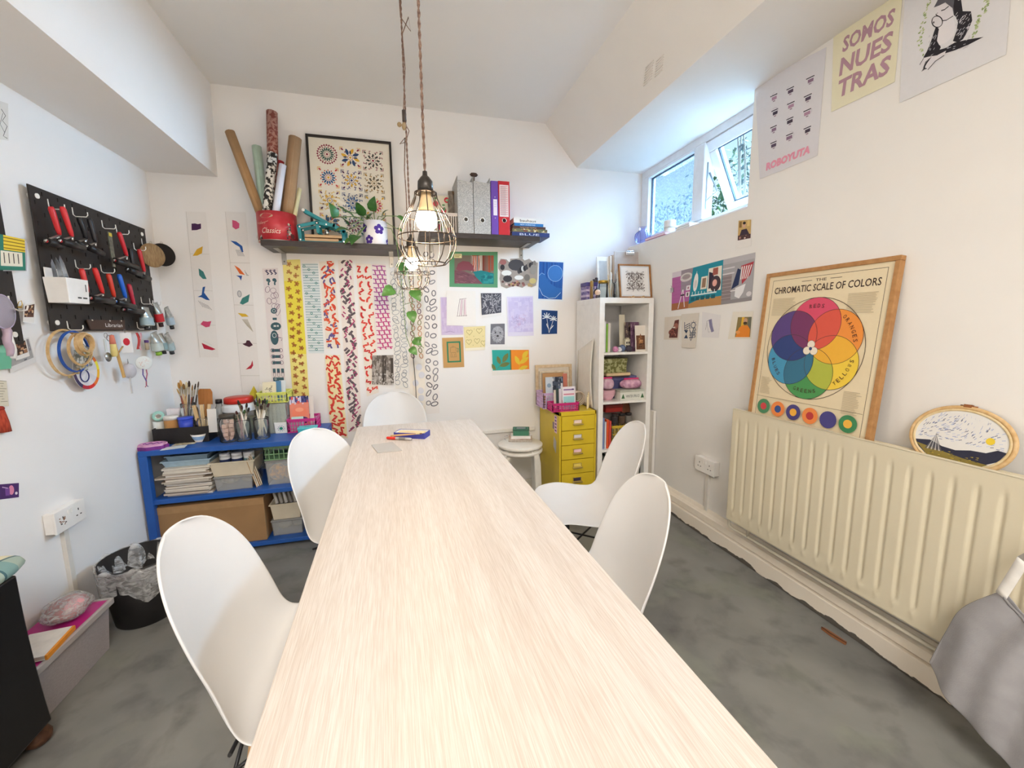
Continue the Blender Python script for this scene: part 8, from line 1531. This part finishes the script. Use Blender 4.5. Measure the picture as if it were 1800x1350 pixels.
# ================================================================== tote bag hanging at the right
t = thing('tote_bag', 'grey cloth tote bag with a white strap hanging before the radiator', 'bag', (1.60, .60, .12)); TOT = mat('#a3a1a3', rough=.95, var=.06, scale=20, bump=.15, bscale=300)
def pxb(px, py, x=1.60): return atx(px, py, x)-Vector((1.60, .60, .12))
Ltop, Lsh, Lmid, Lbot = pxb(1763, 1037), pxb(1694, 1066), pxb(1664, 1106), pxb(1632, 1165); Bm = pxb(1700, 1230); Br = pxb(1800, 1312)
def bagf2(u, v, side):
    # u along the bag away from the left corner, v from top to bottom
    top = Ltop.lerp(Vector((0, -.16, Ltop.z-.07)), u); top.z -= .05*math.sin(PI*min(1, u*1.1))
    bot = Lbot.lerp(Vector((0, -.16, Br.z-.10)), u); bot.z -= .04*math.sin(PI*u)*.6
    Lv = Vector(cr([tuple(Ltop), tuple(Lsh), tuple(Lmid), tuple(Lbot)], v)); Rv = Vector((0, -.16, 0)); top2 = Ltop.lerp(Vector((0, -.16, Ltop.z-.07)), u)
    p = top.lerp(bot, v)+(Lv-Ltop.lerp(Lbot, v))*(1-u)**1.5
    bulge = .055*math.sin(PI*min(1, u*1.05+.02))**.7*(.35+.75*v)*(1-.25*v**6) + .008*math.sin(14*u+5*v)*v + .006*math.sin(25*u-3*v)
    p.x = -bulge if side else bulge*.35+.0
    if not side: p.x = min(p.x, .045)
    return p
mk('front_panel', MB().grid(lambda u, v: bagf2(u, v, 1), 26, 18), TOT, t, solid=.0015, sub=1); mk('back_panel', MB().grid(lambda u, v: bagf2(u, v, 0), 26, 18), TOT, t, solid=.0015, sub=1)
hem = [bagf2(i/20, 0, 1) for i in range(21)]; mk('hem', MB().tube([p+Vector((-.001, 0, -.004)) for p in hem], .0035, 6), mat('#858385', rough=.95), t)
s0 = bagf2(.03, .03, 1); s1 = pxb(1800, 985); mk('strap', MB().grid(lambda u, v: s0.lerp(s1, u)+Vector((-.004, (v-.5)*.022, (v-.5)*.012))+(Vector((0, -.22, .42))*max(0, u-.6)*.0), 10, 2), mat('#e6e2dc', rough=.9), t, solid=.002)
s2 = Vector((s1.x+.0, -.14, .80)); mk('strap_loop', MB().grid(lambda u, v: s1.lerp(s2, u)+Vector((-.004, (v-.5)*.022, (v-.5)*.012)), 8, 2), mat('#e6e2dc', rough=.9), t, solid=.002)
t = thing('wall_hook', 'small coat hook holding the tote strap by the radiator', 'hook', (XR, .44, .93)); mk('hook_plate', MB().bb((-.006, -.02, -.03), (0, .02, .03)), METAL('#b8b4ae'), t); mk('hook_arm', MB().tube([(-.006, 0, .0), (-.10, 0, -.01), (-.195, 0, -.005), (-.2, 0, .02)], .005, 8), METAL('#b8b4ae'), t)
# ================================================================== window sill things
zl = ZW+.012; c = atx(1124, 432, 1.80); t = thing('ribbed_vase', 'lilac ribbed glass vase at the far end of the window sill', 'vase', (1.835, 2.93, zl))
def vase(u, v):
    prof = [(.03, 0), (.05, .018), (.058, .045), (.054, .075), (.036, .095), (.026, .105), (.032, .125)]; r, z = cr(prof, v); r *= 1+.05*math.cos(14*2*PI*u)*math.sin(PI*min(1, v*1.2)); return Vector((r*math.cos(2*PI*u), r*math.sin(2*PI*u), z))
mk('vase_body', MB().grid(vase, 84, 22, closed_u=True), glass_mat('#d4d9fa', .88), t); mk('vase_base', MB().lathe([(0, .001), (.03, .001), (.03, .004), (0, .004)], 20), glass_mat('#9aa2e8', .75), t)
t = thing('pink_sheet', 'thin pink notebook lying on the window sill edge', 'notebook', (1.835, 2.70, zl), 0); mk('cover', MB().bb((-.05, -.12, 0), (.04, .12, .004)).bb((-.05, -.12, .012), (.04, .12, .015)), mat('#d89ab4', rough=.5), t); mk('pages', MB().bb((-.048, -.118, .004), (.036, .118, .012)), mat('#ece6e6', rough=.9), t)
c = atx(1167, 400, 1.84); t = thing('white_canister', 'white lidded canister on the window sill', 'canister', (1.845, c.y, zl)); zc_ = zl
mk('canister_body', MB().lathe([(0, 0), (.036, 0), (.037, .003), (.037, .05), (0, .05)], 24), PLASTIC('#eeece8'), t); mk('canister_lid', MB().lathe([(.0385, .05), (.0385, .095), (.036, .098), (0, .098)], 24), PLASTIC('#e2e0de'), t); mk('seam', MB().ring((0, 0, .05), .0378, .0012, n=24), PLASTIC('#9aa0a4'), t)
bpy.context.view_layer.update(); t.location.y = c.y-.06
t = thing('white_cloth', 'folded white cloth beside the canister on the sill', 'cloth', (1.838, 2.41, zl)); mk('lower_fold', MB().bb((-.045, -.07, 0), (.04, .07, .014)), mat('#e9ecee', rough=.95, bump=.2), t, bevel=.006); mk('upper_fold', MB().bb((-.042, -.065, .0145), (.036, .06, .026)), mat('#e4e8ec', rough=.95, bump=.2), t, bevel=.005)
# ================================================================== on the table
q = [atz(*p_, TZ) for p_ in ((653, 783), (690, 778), (707, 793), (664, 797))]; b0 = sum(q, Vector())/4; t = thing('grey_card', 'grey card lying on the far end of the table', 'card', b0+Vector((0, 0, .0004))); mk('card_sheet', sheet(MB(), [p_-b0 for p_ in q], None, '#b9b3ac', .0035, Vector((0, 0, 1))), PRINT, t); mk('card_under', sheet(MB(), [(p_-b0)*.97-Vector((0, 0, .0002)) for p_ in q], None, '#8a847e', .0004, Vector((0, 0, 1))), PRINT, t)
pa, pb_ = atz(680, 769.5, TZ+.007), atz(724, 772, TZ+.007); d_ = (pb_-pa); L = d_.length; qq = Vector((0, 0, 1)).rotation_difference(d_); t = thing('red_marker', 'red-capped marker pen lying on the table', 'pen', pa, 0, None, qq.to_euler()); mk('cap', MB().lathe([(0, 0), (.005, 0), (.0068, .004), (.0072, L*.36), (0, L*.36)], 14), PLASTIC('#dd2f22'), t); mk('barrel', MB().lathe([(.0066, L*.36), (.0066, L*.9), (.005, L*.99), (0, L)], 14), PLASTIC('#b8b4b2'), t); mk('barrel_print', MB().lathe([(.0068, L*.5), (.0068, L*.75)], 14), PLASTIC('#8a8684'), t)
pc0 = atz(692, 770, TZ); pc1 = atz(747, 772, TZ); pc2 = atz(755, 757, TZ); ang = math.atan2((pc1-pc0).y, (pc1-pc0).x); Lb = (pc1-pc0).length*.98; Wb = .075; t = thing('blue_box_lid', 'white-topped blue pencil box on the table', 'box', (pc0+pc1)/2+Vector((-math.sin(ang)*Wb/2, math.cos(ang)*Wb/2, 0)), ang); mk('tray', shell_box(MB(), Lb, Wb, .028, .002), mat('#3b3f96', rough=.5), t); mk('white_lining', shell_box(MB(), Lb-.005, Wb-.005, .024, .001), mat('#e9e8e6', rough=.6), t, loc=(0, 0, .0025)); mk('contents', MB().bb((-Lb/2+.006, -Wb/2+.006, .004), (Lb/2-.02, Wb/2-.01, .022)), mat('#e2c99a', rough=.8), t)
pa, pb_ = atz(686, 766, TZ+.034), atz(742, 762, TZ+.036); t = thing('wooden_stick', 'thin wooden brush lying across the blue box', 'paintbrush', pa, 0, None, Vector((0, 0, 1)).rotation_difference(pb_-pa).to_euler()); L = (pb_-pa).length; mk('handle', MB().lathe([(0, 0), (.004, .002), (.0048, L*.3), (.003, L*.8)], 10), WOOD('#c9a070', '#b08a58', (4, 4, 1)), t); mk('ferrule', MB().lathe([(.0034, L*.8), (.0036, L*.92), (0, L*.92)], 10), METAL('#cdb88a'), t); mk('bristles', MB().lathe([(.0036, L*.92), (.003, L), (0, L)], 10), mat('#8a6a4a', rough=.9), t)
# ================================================================== thin cable down the back wall and the spare cable of the far lamp
p0, p1_ = aty(726, 622, D-.006), aty(733, 728, D-.006); tag(mk('wall_cable', MB().tube([p0-p1_, (p0-p1_)*.5+Vector((.004, 0, 0)), Vector((0, 0, 0)), Vector((.004, 0, -.1))], .0022, 6), PLASTIC('#2c2728', .6), loc=p1_), 'thin black cable hanging down the strip of blots behind the far chair', 'cable')
b = p2; tw = lambda px, py: aty(px, py, 2.03)-Vector((p2.x, 2.03, p2.z))
t = thing('looped_cord', 'looped spare cord tied beside the farther pendant cord', 'cord', (p2.x, 2.03, p2.z)); mk('cord_loop', MB().tube([tw(702, 0), tw(704, 30), tw(722, 55), tw(718, 30), tw(707, 60), tw(712, 120), tw(709, 200), tw(708, 210), tw(719, 230), tw(713, 250), tw(703, 253), tw(712, 242), tw(711, 300), tw(714, 340), tw(716, 400), tw(720, 440)], .0022, 6), CORD, t)
mk('cord_grip', MB().tube([tw(710, 194), tw(711, 214)], .009, 8), mat('#4a3f38', rough=.5), t); mk('dried_bud', MB().sphere(tw(702, 219), .010, 10, 6).sphere(tw(710, 222), .012, 10, 6, sc=(.8, .8, 1.4)), mat('#a08a68', rough=.9), t)
# ================================================================== painted-over vent on the sloping bulkhead, wood splinter on the floor
def on_slope(px, py):
    d = ray(px, py); k = (ZC-ZU)/(1.344-1.095); return CAM+d*((ZC+k*1.095-CAM.z-k*CAM.x)/(d.z+k*d.x))
nS = Vector((-(ZC-ZU), 0, -(1.344-1.095))).normalized(); v0 = on_slope(1150, 128)
t = thing('wall_vent', 'painted-over ventilation grille on the sloping bulkhead by the window', 'vent', v0); VM = mat('#e4e0da', rough=.8)
for c_, (xa, xb, ya, yb, n_) in enumerate(((1135, 1149, 119, 105.5, 8), (1154, 1167, 108, 95.5, 7))):
    for i in range(n_):
        A, B = on_slope(xa-.5*i, ya+4.6*i)-v0, on_slope(xb-.5*i, yb+4.6*i)-v0; mk('slat', MB().tube([A+nS*.0005, B+nS*.0005], .0022, 6), VM, t)
pA, pB = atz(1449, 1102, .008), atz(1492, 1130, .008); d_ = pB-pA; L = d_.length; t = thing('wood_splinter', 'brown wood splinter lying on the floor against the skirting', 'wood', (pA.x-.012, pA.y, 0), math.atan2(d_.y, d_.x)); mk('splinter', MB().prism([(0, -.006), (L*.4, -.010), (L, -.005), (L*.97, .007), (L*.3, .008), (.004, .005)], (.0, .012)), WOOD('#7a4a2c', '#94603c', (1, 8, 8)), t, bevel=.002); mk('bark_edge', MB().prism([(0, -.006), (L*.4, -.0105), (L, -.0055), (L, -.003), (L*.4, -.007), (.002, -.003)], (.012, .014)), mat('#55301c', rough=.8), t)
